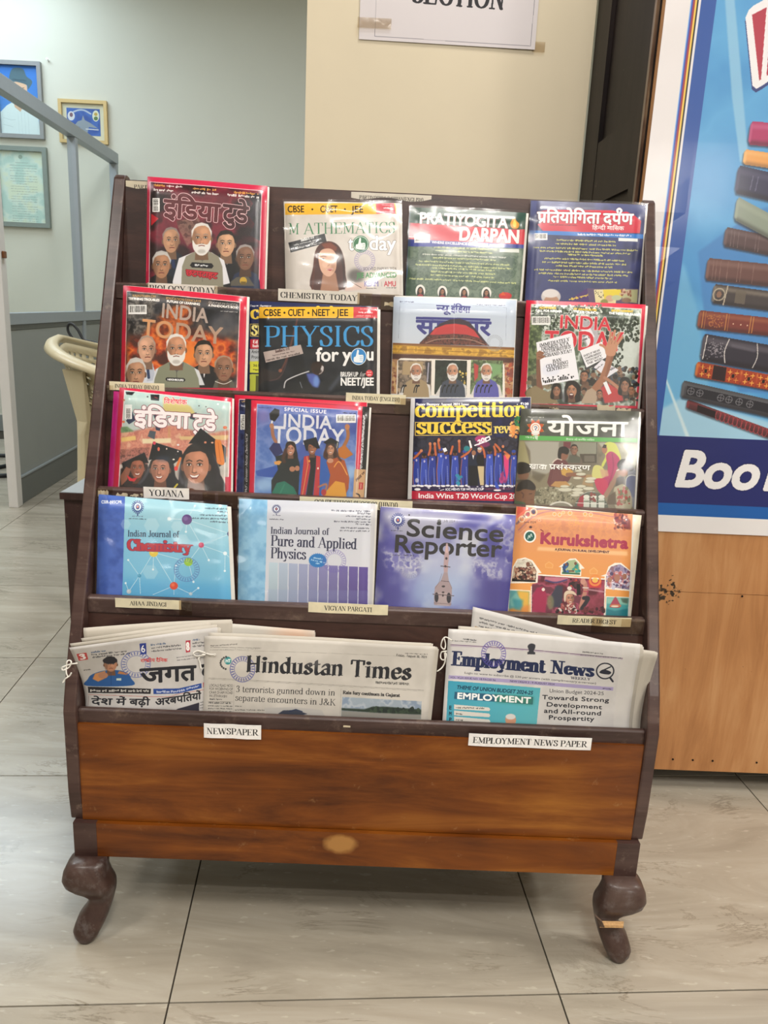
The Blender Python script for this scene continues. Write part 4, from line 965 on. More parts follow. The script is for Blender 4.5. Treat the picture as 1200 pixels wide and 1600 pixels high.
MQX = {
 'm1': [(315, 70), (1147, 137), (1127, 827), (303, 797)],
 'm2': [(130, 135), (1120, 150), (1130, 903), (145, 862)],
 'm3': [(115, 130), (1105, 178), (1050, 895), (75, 855)],
 'm4': [(105, 122), (1040, 160), (975, 965), (55, 930)],
 'm5': [(165, 80), (1130, 170), (1110, 862), (145, 825)],
 'm6b': [(90, 92), (1055, 135), (1050, 770), (75, 738)],
 'm6': [(168, 143), (1055, 143), (1050, 768), (165, 740)],
 'm7': [(85, 75), (1130, 105), (1095, 935), (60, 888)],
 'm8': [(115, 95), (1045, 130), (985, 900), (62, 855)],
 'm9': [(195, 80), (1110, 165), (1100, 922), (143, 872)],
 'm10': [(140, 112), (1090, 175), (1050, 880), (130, 825)],
 'm10b': [(55, 80), (1070, 140), (1050, 880), (55, 820)],
 'm11': [(75, 75), (1200, 62), (1185, 1060), (45, 1010)],
 'm12': [(85, 105), (1135, 130), (1090, 995), (20, 960)],
 'm13': [(118, 83), (1080, 165), (1110, 865), (100, 828)],
 'm14': [(70, 70), (1135, 110), (1105, 882), (60, 850)],
 'm15': [(78, 62), (1187, 130), (1115, 893), (28, 850)],
 'm16': [(115, 58), (1040, 120), (1005, 920), (45, 880)],
 'n1': [(80, 248), (1110, 118), (1100, 715), (140, 675)],
 'n2': [(65, 95), (1140, 150), (1105, 480), (52, 445)],
 'n3': [(100, 138), (1055, 208), (1015, 628), (70, 590)],
}

def tier_plane(t):
    y1, z1 = RAIL[t][0]+.020, RAIL[t][1]; y0, z0 = RAIL[t-1][0]-.008, RAIL[t-1][1]
    if t == 5: y0 = RAIL[4][0]-.008; z0 = RAIL[4][1]
    v = Vector((0, y0-y1, z0-z1)).normalized(); n = Vector((1, 0, 0)).cross(v)
    return Vector((0, y1, z1)), v, n
def sheet(tier, quad, d0, d1, T=1.08, nx=10, ny=10, disp=None, bottom=-.114, grow=(0, 0, 0, 0), thin=False):
    """closed slab following the lean; grow = extra metres left,right,top,bottom; UVs on the front"""
    P0, vv, n = tier_plane(tier); TL, TR, BR, BL = [np.array(q, float) for q in quad]
    l, r, tp, b = grow; ex = (TR-TL)/np.hypot(*(TR-TL)); ey = (TL-BL)/np.hypot(*(TL-BL))
    TL2, TR2 = TL-ex*l+ey*tp, TR+ex*r+ey*tp; BL2, BR2 = BL-ex*l, BR+ex*r
    kl = (TL2[1]-bottom)/(TL2[1]-BL2[1]); kr = (TR2[1]-bottom)/(TR2[1]-BR2[1])
    bm = bmesh.new(); uvl = bm.loops.layers.uv.new('uv'); F = []; B = []; UV = {}
    for i in range(ny+1):
        f = []; b_ = []
        for j in range(nx+1):
            s = j/nx; t = i/ny
            L = TL2+(BL2-TL2)*kl*t; R_ = TR2+(BR2-TR2)*kr*t; p = L*(1-s)+R_*s
            q = (disp(float(p[0]), float(p[1])) if getattr(disp, 'scene', False) else disp(s, t*(kl+kr)/2)) if disp else 0.0
            pf = P0+Vector((p[0], 0, 0))+vv*float(p[1])-n*(d0-q); a = bm.verts.new(pf); f.append(a)
            h = TL[1]*(1-s)+TR[1]*s; hb = BL[1]*(1-s)+BR[1]*s
            UV[a] = (s, 1-((h-p[1])/(h-hb))/T)
            if not thin: b_.append(bm.verts.new(P0+Vector((p[0], 0, 0))+vv*float(p[1])-n*(d1-q)))
        F.append(f); B.append(b_)
    fr = []
    for i in range(ny):
        for j in range(nx): fr.append(bm.faces.new((F[i+1][j], F[i+1][j+1], F[i][j+1], F[i][j])))
    if not thin:
        for i in range(ny):
            for j in range(nx): bm.faces.new((B[i][j], B[i][j+1], B[i+1][j+1], B[i+1][j]))
        for j in range(nx):
            bm.faces.new((F[0][j], F[0][j+1], B[0][j+1], B[0][j])); bm.faces.new((F[-1][j+1], F[-1][j], B[-1][j], B[-1][j+1]))
        for i in range(ny):
            bm.faces.new((F[i+1][0], F[i][0], B[i][0], B[i+1][0])); bm.faces.new((F[i][-1], F[i+1][-1], B[i+1][-1], B[i][-1]))
    for f in fr:
        f.smooth = True
        for lo in f.loops: lo[uvl].uv = UV[lo.vert]
    if not thin:
        for f in bm.faces:
            if f not in set(fr[:0]) and not f.smooth: f.material_index = 1
    return from_bm(bm)
M_PAGES = plain('white_pages', '#ddd9d2', .75, .3, 0, .08, 120, .3)
M_SLEEVE = film('clear_plastic_sleeve', .1, .045, (.995, .995, .995), 0.0, .3)
M_NEWS = plain('newsprint', '#c2bbb0', .85, .2, 0, .06, 60, .1)
def wrinkle(seed, amp, fx=3.0, fy=5.0):
    def f(s, t):
        a = noise.noise(Vector((s*fx, t*fy, seed))); b = noise.noise(Vector((s*fx*1.8+9, t*fy*1.1, seed+4)))
        return amp*((1-math.sqrt(a*a+.004)*2)*.8+.45*b)
    return f
def bow(seed, amp=.0016, curl=0.0, cside=1):
    def f(s, t):
        c = s if cside > 0 else 1-s
        return amp*(math.sin(math.pi*s)*math.exp(-1.2*t)+.5*noise.noise(Vector((s*2, t*2, seed))))-curl*max(0, c-.8)**2*max(0, .6-t)*40
    return f
def magazine(key, art, spine, label, cat='magazine', group=None, depth=0.0, th=.004, sleeve=None, gain=1.0, rough=.32, pages=(0, .003, -.001, 0), amp=.0014, bottom=-.113, seed=1, bump=.05, curl=0.0, mag_name='magazine', coat=.25, margins=True):
    tier, quad = MQ[key]; P0, vv, n = tier_plane(tier)
    cx = (quad[2][0]+quad[3][0])/2; base = P0+Vector((cx, 0, 0))+vv*bottom
    o = thing(mag_name, base, label, cat, group)
    D = bow(seed, amp, curl)
    sp = plain('cover_edge', spine, .45)
    put('cover' if cat == 'magazine' else 'front_page', sheet(tier, quad, depth, depth+.0005, art.T, disp=D, bottom=bottom), [art.material(rough, coat, gain, bump), sp], o)
    put('pages', sheet(tier, quad, depth+.0006, depth+th-.0006, disp=D, bottom=bottom+.001, grow=(-.0015, pages[1], pages[2], 0)), [M_PAGES, M_PAGES], o)
    put('back_cover', sheet(tier, quad, depth+th-.0005, depth+th, disp=D, bottom=bottom), [sp, sp], o)
    put('spine', sheet(tier, [quad[0], (quad[0][0]+.0012, quad[0][1]), (quad[3][0]+.0012, quad[3][1]), quad[3]], depth+.0002, depth+th-.0002, nx=1, disp=D, bottom=bottom, grow=(.0004, 0, 0, 0)), [sp, sp], o)
    if sleeve is not None:
        w = wrinkle(seed*3.7, .0011*sleeve, 3.5, 4.5)
        put('plastic_sleeve', sheet(tier, quad, depth-.0022, 0, nx=60, ny=60, disp=lambda s, t: D(s, t)+(w(s, t) if t < 1.1 else 0), bottom=bottom+.002, grow=(.002, .003, .003, 0), thin=True), M_SLEEVE, o)
    return o
def news_photo_crowd(A, x0, y0, x1, y1, cols, n, r, heads=0, hc='#2a1c18', skin=('#8a5e46', '#a06c50', '#6f4a38')):
    A.blobs(x0, y0, x1, y1, cols, n, r)
    for _ in range(heads):
        x = A.R.uniform(x0, x1); y = A.R.uniform(y0, y1); A.ell(x, y, r*.75, r, A.R.choice(skin)); A.ell(x, y-r*.55, r*.8, r*.6, hc)

# --- top row, far left: red-bordered Hindi news magazine with five faces
def art_m1():
    A = Art('hindi_news_five_faces', MQX['m1'], 700, .86, 1.1, '#c81f48')
    A.poly([(330, 105), (1112, 168), (1090, 860), (322, 860)], '#e9b8c0'); 
    I = [(335, 110), (1106, 172), (1085, 860), (328, 860)]
    A.clouds(I, ['#1d0d14', '#4a1522', '#7c2235', '#5a1a2a', '#2a1118'], 170, 4, .3, .7)
    A.ell(700, 300, 230, 90, '#8c3a44', .5, 25); A.poly([(340, 330), (395, 365), (340, 415)], '#c01c2c', 1, 1)
    A.clouds([(1000, 180), (1106, 190), (1095, 520), (1030, 480), (1060, 400), (1010, 330), (1050, 260)], ['#15131c', '#2b2530'], 30, 9)
    A.clouds([(520, 380), (680, 360), (700, 420), (640, 520), (600, 560), (570, 500), (540, 440)], ['#7a564c', '#9a7466', '#5c3c36'], 30, 7, alpha=.8, blur=3)
    for x0, x1, y, c in ((358, 440, 138, '#e0a050'), (452, 566, 146, '#f0e8e4'), (358, 498, 170, '#f0e8e4'), (640, 805, 165, '#e0a050'), (630, 812, 190, '#f0e8e4'), (920, 1085, 190, '#e0a050'), (878, 1088, 208, '#f0e8e4')):
        A.greek((x0, y), (x1, y+(x1-x0)*.075), 17, c, 1)
    A.barcode(350, 222, 402, 318, True)
    A.text('इंडिया'.replace('डि', 'िड'), (430, 350), (820, 388), 128, '#5e2029', 'deva', bold=13, outline=('#f2c8cc', 4)); A.text('टुडे', (845, 378), (1010, 398), 122, '#43151d', 'deva', bold=13, outline=('#f2c8cc', 4))
    # heads
    A.torso(480, 590, 190, 860, '#1b2230', '#a8b4cc'); A.line([(490, 620), (505, 700)], 22, '#1f2f58')
    A.person_head(484, 520, 118, '#b98a6a', '#8d8078', turn=1, bald=.6)
    A.torso(868, 610, 240, 860, '#16171d', '#e8e4e8'); A.line([(862, 640), (868, 700)], 16, '#17141a'); A.person_head(868, 545, 122, '#c89a78', '#16120f')
    A.torso(420, 745, 190, 860, '#15161c', '#e0dce0'); A.person_head(415, 690, 126, '#a97858', '#c4c0bc', turn=0, seed=3)
    A.torso(1000, 725, 180, 860, '#1f2b48', '#c8ccd8'); A.person_head(998, 640, 118, '#7f5a46', '#a09a96', turn=0, bald=.6)
    A.poly([(495, 800), (540, 640), (640, 600), (770, 600), (855, 655), (895, 812), (700, 860), (500, 860)], '#e2e0e4', 1, 1)
    A.torso(703, 590, 270, 870, '#8f8a78'); A.poly([(655, 590), (705, 635), (750, 590), (740, 640), (705, 660), (665, 640)], '#6a6a68'); A.line([(705, 640), (705, 800)], 3, '#5e5a4c')
    A.person_head(700, 505, 136, '#bd8a68', '#e6e2de', '#e9e6e2', bald=.55)
    A.poly([(618, 690), (632, 668), (770, 676), (784, 694), (770, 712), (632, 704)], '#14141a'); A.greek((652, 694), (745, 700), 15, '#f0f0f0', 1)
    A.text('छटपटाहट', (590, 757), (806, 780), 40, '#d22c3c', 'deva', bold=4, outline=('#7a1a22', 4))
    A.poly([(900, 800), (940, 770), (1020, 768), (1060, 830), (900, 830)], '#5a554c', 1, 2); A.ell(985, 795, 24, 26, '#c8a23a'); A.rect(968, 800, 1003, 822, '#6e5a2a')
    return A
def art_m2():
    A = Art('maths_magazine', MQX['m2'], 700, .78, 1.1, '#d9d2cc')
    A.clouds(A.all(), ['#cfc7c0', '#dcd5cf'], 200, 2)
    A.poly([(134, 152), (1075, 152), (1090, 245), (138, 250)], '#e8b034'); A.poly([(905, 152), (1065, 150), (1082, 242), (912, 243)], '#bc2a3c')
    A.text('CBSE', (158, 228), (297, 228), 55, '#171310', bold=4.5); A.ell(365, 204, 8, 8, '#171310'); A.text('CUET', (430, 230), (577, 230), 56, '#171310', bold=4.5); A.ell(640, 204, 8, 8, '#171310'); A.text('JEE', (700, 232), (798, 232), 56, '#171310', bold=4.5)
    A.greek((960, 172), (1048, 172), 10, '#f0c8c8'); A.greek((975, 198), (1045, 200), 13, '#fff', 1); A.greek((930, 230), (1062, 232), 14, '#f0c8c8')
    A.text('M', (168, 412), (255, 414), 90, '#2c7a4c', 'serifl', bold=1.5); A.text('ATHEMATICS', (292, 414), (1078, 404), 92, '#2c7a4c', 'serifl', bold=1.5)
    A.text('t', (672, 552), (712, 552), 120, '#fff', 'sans', 7, outline=('#7d6f6a', 4)); A.text('day', (845, 548), (1080, 552), 118, '#fff', 'sans', 8, outline=('#7d6f6a', 4))
    A.ell(775, 500, 70, 72, '#1f7044'); A.ring(775, 500, 62, 4, '#e8f2ea')
    A.poly([(735, 505), (752, 498), (765, 450), (778, 455), (778, 490), (812, 492), (812, 540), (790, 548), (735, 540)], '#f4f6f2', 1, 0, True)
    for y in (505, 520, 534): A.line([(785, y), (810, y)], 2.5, '#1f7044')
    A.poly([(165, 487), (468, 410), (487, 487), (185, 572)], '#33353a'); A.text("India's #1", (270, 478), (380, 450), 24, '#f0f0f0', 'serifb'); A.greek((212, 515), (440, 460), 13, '#e8e8e8'); A.greek((225, 545), (455, 492), 14, '#e8e8e8')
    # woman with long auburn hair
    A.poly([(360, 880), (372, 690), (390, 560), (440, 492), (520, 478), (590, 520), (632, 620), (645, 760), (640, 880)], '#4a2620', 1, 2, True)
    A.poly([(440, 500), (520, 485), (575, 530), (560, 560), (470, 540)], '#8a4228', .8, 5)
    A.poly([(455, 740), (560, 740), (590, 900), (430, 900)], '#a87a60', 1, 3)
    A.poly([(418, 590), (450, 545), (520, 540), (560, 580), (568, 650), (560, 720), (520, 770), (480, 770), (440, 730), (420, 660)], '#dcae94', 1, 2, True)
    A.ell(540, 660, 22, 80, '#a8765c', .5, 8); A.ell(470, 675, 24, 28, '#ecc4ac', .7, 6)
    for x, y in ((455, 628), (540, 622)): A.line([(x-24, y-20), (x+4, y-28), (x+24, y-20)], 5, '#3c2018'); A.ell(x, y, 17, 7, '#f0e4de'); A.ell(x, y, 7, 7, '#1c1210'); A.line([(x-18, y-4), (x, y-9), (x+18, y-3)], 3, '#1c1210')
    A.line([(500, 640), (508, 678), (492, 686)], 4, '#b07a60'); A.poly([(478, 712), (505, 706), (545, 706), (515, 728)], '#b04048'); A.line([(482, 714), (540, 709)], 4, '#f2e6e0')
    A.line([(400, 560), (380, 700), (365, 880)], 16, '#5c2c20', .8, 4); A.line([(600, 560), (630, 700), (635, 880)], 14, '#2c1612', .8, 4)
    A.ell(735, 770, 70, 60, '#3a3634', .75, 18); A.poly([(640, 870), (700, 830), (800, 820), (830, 880), (640, 900)], '#d8b8ac', .8, 6)
    A.line([(640, 840), (700, 825), (780, 870)], 5, '#4a3430')
    A.text('SOLVED PAPERS 2024', (798, 722), (1086, 720), 25, '#2e2a2c', bold=1); A.text('JEE ADVANCED', (742, 786), (1088, 783), 42, '#2f8a44', bold=4.5)
    A.text('KEAM', (804, 858), (930, 858), 44, '#54489a', bold=4.5); A.line([(957, 820), (957, 858)], 3, '#9a9090'); A.text('AMU', (978, 858), (1083, 858), 44, '#c02c40', bold=4.5); A.greek((820, 880), (910, 880), 10, '#3a3638'); A.greek((995, 876), (1085, 876), 10, '#3a3638')
    A.stamp(810, 640, 88, '#7a6ab4', .45); return A
def art_m3():
    A = Art('darpan_english', MQX['m3'], 700, .76, 1.1, '#2a4a3a')
    A.clouds(A.all(), ['#1f4032', '#2c4c3c'], 100, 2)
    A.poly([(75, 470), (1100, 490), (1050, 1000), (60, 1000)], '#55695c'); A.clouds([(60, 460), (1100, 480), (1060, 1000), (60, 1000)], ['#4c6054', '#6a7c6c', '#56695c', '#758676'], 60, 11, .35, .65)
    for _ in range(26):
        x, y, r = A.R.uniform(120, 1030), A.R.uniform(480, 860), A.R.uniform(18, 42); A.line([(x+r*k/9*math.cos(k*.7), y+r*k/9*math.sin(k*.7)) for k in range(12)], 5, '#83937f', .4, 0, True)
    A.poly([(90, 250), (1090, 310), (1082, 450), (85, 430)], '#cf2c40'); A.poly([(90, 170), (1100, 172), (1100, 320), (940, 322), (945, 315), (195, 270), (90, 262)], '#24463a')
    A.poly([(90, 262), (195, 272), (940, 318), (1100, 345), (1090, 455), (85, 432)], '#cf2c40')
    A.poly([(90, 405), (1085, 452), (1084, 482), (88, 466)], '#35429a')
    A.text('PRATIYOGITA', (190, 268), (943, 310), 92, '#f4f0ee', bold=10, shadow=('#9a2030', 5)); A.text('DARPAN', (528, 412), (1045, 438), 108, '#f4f0ee', bold=12, shadow=('#9a2030', 5))
    A.text('WHERE EXCELLENCE GUIDES THE SUCCESS', (298, 441), (915, 474), 20, '#f0f0f8', bold=2.4)
    A.barcode(150, 365, 284, 436); A.poly([(878, 488), (1042, 490), (1042, 520), (878, 515)], '#dfe2dc')
    A.poly([(985, 312), (968, 270), (1000, 215), (1020, 245), (1045, 275), (1030, 312)], '#d8942c', 1, 1, True); A.poly([(998, 300), (990, 270), (1005, 240), (1020, 270), (1015, 300)], '#f4cc5a', 1, 1, True)
    for i, (a, b) in enumerate(((320, 850), (330, 822), (220, 930), (310, 850), (190, 960), (160, 985), (300, 830), (288, 840), (290, 832), (105, 1020))):
        y = 480+i*29.5; A.greek((a, y), (b, y+(b-a)*.045), 15, '#dfe39a' if i not in (2,) else '#e8e6dc', .9)
    for x, y in ((202, 842), (390, 852), (576, 858), (765, 862)):
        A.ell(x, y, 42, 52, '#e9e6e0'); A.poly([(x-26, y+50), (x-24, y-10), (x, y-34), (x+24, y-10), (x+26, y+50)], '#1c1616', 1, 0, True); A.person_head(x, y-2, 32, '#a06c50', '#1a1412'); A.ell(x, y+44, 24, 16, '#a0303c')
    A.ell(925, 885, 55, 30, '#c8282c'); A.poly([(885, 880), (905, 850), (930, 880)], '#d8581c')
    A.poly([(75, 130), (118, 130), (112, 1000), (70, 1000)], '#31563f', .35, 2)
    return A
def art_m4():
    A = Art('darpan_hindi', MQX['m4'], 700, .88, 1.08, '#343a68')
    A.clouds(A.all(), ['#2b3058', '#3b4274', '#31386a'], 200, 3)
    A.poly([(155, 318), (240, 290), (880, 215), (940, 240), (1000, 290), (990, 390), (240, 385), (205, 382)], '#cc2a44'); A.poly([(150, 215), (250, 200), (760, 205), (940, 240), (900, 330), (600, 330), (200, 330)], '#cc2a44')
    A.poly([(95, 368), (1018, 400), (1016, 436), (92, 400)], '#2f78c8')
    A.text('प/ितयोिगता', (152, 302), (662, 312), 92, '#f6f2f0', 'deva', bold=9, outline=('#5a1428', 3))
    A.text('दप^ण', (690, 314), (932, 318), 90, '#f6f2f0', 'deva', bold=9, outline=('#5a1428', 3))
    A.text('िह{न}दी', (600, 362), (708, 364), 32, '#f2e4e4', 'deva', bold=2.5); A.text('मािसक', (722, 364), (858, 368), 32, '#f2e4e4', 'deva', bold=2.5)
    A.greek((250, 328), (480, 334), 10, '#5a1424'); A.greek((482, 410), (918, 420), 17, '#eef2f8', 1)
    A.barcode(128, 392, 236, 448); A.poly([(815, 430), (972, 436), (972, 460), (815, 456)], '#e6e8e6')
    for i, (a, b) in enumerate(((312, 790), (300, 795), (120, 972), (172, 912), (402, 690), (212, 865), (195, 880), (305, 765), (130, 930), (165, 890), (285, 765), (242, 805))):
        y = 455+i*29.8; A.greek((a, y), (b, y+(b-a)*.03), 15, '#d8d468', .95)
    A.ell(265, 905, 80, 62, '#c9c2c0', 1, 3); A.ell(270, 945, 62, 52, '#b58a70', 1, 3); A.ell(262, 880, 66, 34, '#dad4d2', 1, 4)
    A.poly([(370, 960), (560, 838), (640, 960), (640, 1040), (370, 1040)], '#46286c'); A.greek((415, 940), (575, 902), 22, '#f0d040', 1)
    A.poly([(560, 840), (980, 842), (970, 1040), (590, 1040)], '#5c4a6a'); A.poly([(615, 850), (800, 845), (790, 1040), (640, 1040)], '#e0d4a4'); A.blobs(625, 855, 700, 945, ['#3a3430'], 16, 5)
    A.poly([(690, 850), (840, 848), (850, 910), (700, 930)], '#e2cc38', 1, 2); A.poly([(835, 850), (975, 848), (968, 960), (850, 940)], '#b4b48a', 1, 3); A.blobs(830, 850, 920, 900, ['#a06a5a', '#8a4a3a', '#c8a890'], 22, 10); A.ell(745, 920, 35, 26, '#caa488', 1, 3); A.ell(800, 915, 42, 22, '#b8c09a', 1, 3); A.ell(880, 935, 40, 20, '#8a6a54', 1, 3); A.ell(700, 950, 30, 24, '#8a8a4a', 1, 3)
    A.poly([(100, 125), (150, 128), (110, 1000), (55, 1000)], '#474e86', .5, 4)
    return A
def art_m5():
    A = Art('english_news_five_faces', MQX['m5'], 700, .76, 1.1, '#cf1f40')
    A.poly([(192, 122), (1082, 208), (1056, 880), (176, 880)], '#ecc8c4'); I = [(197, 128), (1076, 213), (1052, 880), (182, 880)]
    A.clouds(I, ['#15161c', '#3a3a40', '#5a4c46', '#2c2a30', '#4c3a34'], 170, 21, .3, .7)
    A.clouds([(240, 470), (480, 380), (760, 420), (1050, 520), (1050, 800), (200, 800), (190, 560)], ['#5c2014', '#c8481c', '#ee7c30', '#a83a1c', '#4a2018'], 110, 8, .3, .7, .95, 22)
    A.clouds([(520, 250), (700, 230), (720, 380), (560, 500), (430, 520), (400, 400)], ['#742c18', '#e8722c', '#5a2418'], 70, 12, .3, .7, .85, 14)
    A.ell(690, 620, 80, 90, '#ee8430', .9, 14); A.ell(950, 380, 110, 90, '#5c5c62', .6, 25)
    A.clouds([(195, 130), (470, 150), (330, 480), (200, 450)], ['#1c1c20', '#84807a', '#3a3836', '#a09c98'], 70, 5, .3, .7, .8, 14)
    A.text('RAJASTHAN CM', (240, 168), (430, 176), 17, '#e8b060', bold=1.6); A.text('TEETHING TROUBLES', (205, 190), (462, 206), 17, '#f4eee8', bold=2); A.text('EDUCATION CONCLAVE', (515, 190), (788, 214), 17, '#e8b060', bold=1.6); A.text('FUTURE OF LEARNING', (520, 214), (780, 238), 17, '#f4eee8', bold=2)
    A.text('QUOTAS IN QUOTA', (845, 222), (1062, 242), 16, '#c8c0b8', bold=1.6); A.text("A PANDORA'S BOX", (842, 245), (1060, 262), 17, '#f4eee8', bold=2); A.greek((935, 285), (1062, 294), 9, '#e8e4e0')
    A.barcode(207, 232, 358, 305)
    A.text('INDIA', (472, 328), (838, 374), 108, '#b9a59a', bold=7, sp=.02); A.text('N', (508, 332), (560, 340), 100, '#e89a5a', bold=4, alpha=.0)
    A.text('TODAY', (315, 470), (945, 540), 128, '#b79680', bold=8, sp=.02); A.text('TO', (315, 470), (560, 497), 128, '#f0a060', bold=6, sp=.02, alpha=.55)
    A.torso(330, 690, 200, 880, '#d8dce6', '#1c2840'); A.poly([(370, 700), (410, 690), (430, 820), (360, 830)], '#b4bccc', .8, 2); A.line([(365, 715), (375, 800)], 22, '#2c3c60')
    A.person_head(358, 585, 140, '#cf9f84', '#a8988c', turn=1, bald=.8)
    A.torso(810, 700, 230, 880, '#15151a', '#e8e4e6'); A.line([(795, 735), (800, 800)], 16, '#1c1a20'); A.person_head(808, 620, 138, '#c89878', '#15110f')
    A.person_head(270, 770, 156, '#b58668', '#cfccc8', turn=0, neck=False)
    A.torso(960, 800, 150, 880, '#5c5a50'); A.person_head(958, 735, 132, '#8f6650', '#a09080', bald=.95)
    A.line([(895, 830), (960, 850), (1015, 825)], 6, '#d8d0c8', smooth=True)
    A.poly([(400, 860), (430, 735), (520, 690), (680, 690), (770, 745), (815, 860)], '#d8dade', 1, 1); A.torso(595, 675, 330, 880, '#878a74'); A.poly([(535, 680), (600, 730), (655, 680), (650, 720), (600, 755), (545, 720)], '#5c6068'); A.line([(598, 740), (598, 800)], 5, '#4c4c44')
    A.person_head(595, 580, 150, '#c48c6c', '#e9e6e2', '#eceae6', bald=.5)
    A.poly([(508, 812), (520, 798), (655, 804), (668, 820), (655, 834), (520, 828)], '#14141a'); A.text('NEIGHBOURS', (524, 822), (652, 828), 14, '#f4f4f4', bold=2.4)
    return A
def art_m6b():
    A = Art('hidden_review_copy', MQX['m6b'], 400, .68, 1.1, '#23294e'); A.text('Super Bumper', (96, 134), (260, 136), 13, '#e8e4e0', 'serif', 1)
    A.text('competition', (96, 224), (900, 230), 100, '#ecc84a', 'clar', 2); A.poly([(96, 262), (500, 262), (500, 362), (96, 358)], '#c8b060'); A.poly([(101, 267), (500, 267), (500, 356), (101, 352)], '#1c1e34'); A.text('success', (104, 346), (480, 350), 108, '#f0e08a', 'clar', 2)
    A.rect(98, 378, 300, 450, '#c83040'); A.text('Ed', (118, 410), (156, 410), 24, '#f4f0ee', 'serifb'); A.text('Info', (116, 438), (172, 438), 20, '#f4f0ee', 'serifb'); A.rect(95, 452, 300, 545, '#b8bcc0')
    A.text('Anim', (108, 484), (170, 484), 24, '#1c1c20', bold=2); A.text('Proce', (108, 524), (172, 524), 24, '#1c1c20', bold=2); A.rect(95, 545, 300, 632, '#d8d848'); A.text('361', (118, 585), (170, 585), 18, '#1c1c20', bold=2); A.greek((120, 615), (170, 615), 12, '#1c1c20'); A.rect(95, 636, 300, 640, '#20264a'); A.rect(95, 642, 300, 770, '#b9bf48'); A.rect(140, 655, 300, 770, '#585a30')
    return A
def art_m6():
    A = Art('physics_magazine', MQX['m6'], 700, .70, 1.1, '#15181f'); A.clouds(A.all(), ['#10131a', '#1c2029', '#161a22'], 150, 6)
    A.line([(690, 760), (770, 660)], 30, '#5a6270', .5, 8); A.line([(445, 232), (430, 300), (370, 520), (325, 620)], 14, '#6a3a30', .8, 1, True); A.poly([(190, 600), (330, 640), (330, 690), (200, 700), (165, 740), (168, 640)], '#33292a', .8, 5); A.ell(320, 620, 14, 14, '#a05a40', .8, 3); A.line([(240, 695), (300, 680), (345, 620), (400, 450)], 8, '#54383a', .8, 1, True)
    A.poly([(168, 143), (868, 143), (872, 226), (168, 226)], '#e8b02c'); A.poly([(868, 143), (1057, 145), (1056, 226), (868, 226)], '#c63a44')
    A.text('CBSE', (197, 210), (325, 210), 50, '#15110c', bold=4); A.ell(351, 186, 8, 8, '#15110c'); A.text('CUET', (376, 210), (502, 210), 50, '#15110c', bold=4); A.ell(528, 188, 8, 8, '#15110c'); A.text('NEET', (552, 210), (688, 210), 50, '#15110c', bold=4); A.ell(716, 186, 8, 8, '#15110c'); A.text('JEE', (742, 210), (828, 210), 50, '#15110c', bold=4)
    A.greek((920, 162), (1018, 162), 9, '#f0c8c4'); A.greek((908, 190), (1020, 190), 13, '#fff', 1); A.greek((890, 215), (1022, 216), 12, '#f0c8c4')
    A.text('PHYSICS', (200, 436), (1028, 436), 148, '#3f9ad8', 'serifl', bold=3.5)
    A.text('for y', (585, 548), (848, 548), 98, '#f4f2f0', bold=9); A.text('u', (968, 540), (1028, 540), 92, '#f4f2f0', bold=9)
    A.ell(908, 514, 62, 64, '#e8eef4'); A.ell(908, 514, 57, 59, '#2f88cc'); A.poly([(872, 520), (886, 512), (898, 465), (910, 470), (910, 500), (944, 504), (942, 552), (920, 560), (874, 554)], '#eef2f6', 1, 0, True)
    for y in (516, 530, 543): A.line([(916, y), (942, y)], 2.5, '#2f88cc')
    A.poly([(197, 480), (470, 425), (490, 492), (215, 560)], '#b9a8a2'); A.text("India's #1", (285, 486), (388, 462), 20, '#4a2c2c', 'serifb'); A.greek((265, 512), (425, 478), 10, '#4a3c3c'); A.greek((220, 548), (462, 496), 14, '#3a3030')
    # man lit from behind, looking down right
    A.poly([(345, 750), (365, 690), (420, 660), (500, 625), (560, 620), (610, 640), (625, 700), (610, 770), (340, 775)], '#10141c', 1, 2); A.line([(348, 748), (360, 700), (405, 672), (470, 645), (530, 625)], 9, '#e4e0e0', .9, 1, True)
    A.poly([(510, 640), (590, 640), (615, 700), (600, 750), (560, 740), (530, 700)], '#5868b8', .9, 7); A.ell(585, 700, 22, 42, '#7aa4e0', .7, 8)
    A.ell(598, 605, 48, 48, '#3a211c', 1, 3); A.ell(590, 588, 46, 36, '#2c1a16', 1, 4); A.poly([(628, 580), (642, 590), (640, 620), (625, 640), (605, 650), (618, 610)], '#d8d4d4', .9, 2); A.ell(600, 625, 28, 18, '#201412', .8, 4); A.line([(465, 705), (480, 750)], 6, '#9aa0a8', .8, 1)
    A.text('BRUSH UP', (768, 664), (904, 664), 34, '#f0eeec', bold=3); A.text('for', (914, 664), (956, 664), 34, '#e8e6e4', 'serifl', slant=.25, bold=1); A.ell(992, 640, 28, 27, '#d83840'); A.greek((975, 636), (1012, 636), 9, '#fff'); A.greek((978, 656), (1010, 656), 9, '#fff')
    A.text('NEET/JEE', (768, 730), (1026, 730), 56, '#f4f2f0', bold=5); A.line([(750, 620), (750, 738)], 2, '#3a3e46'); A.rect(1030, 230, 1055, 780, '#241d22', .8)
    return A
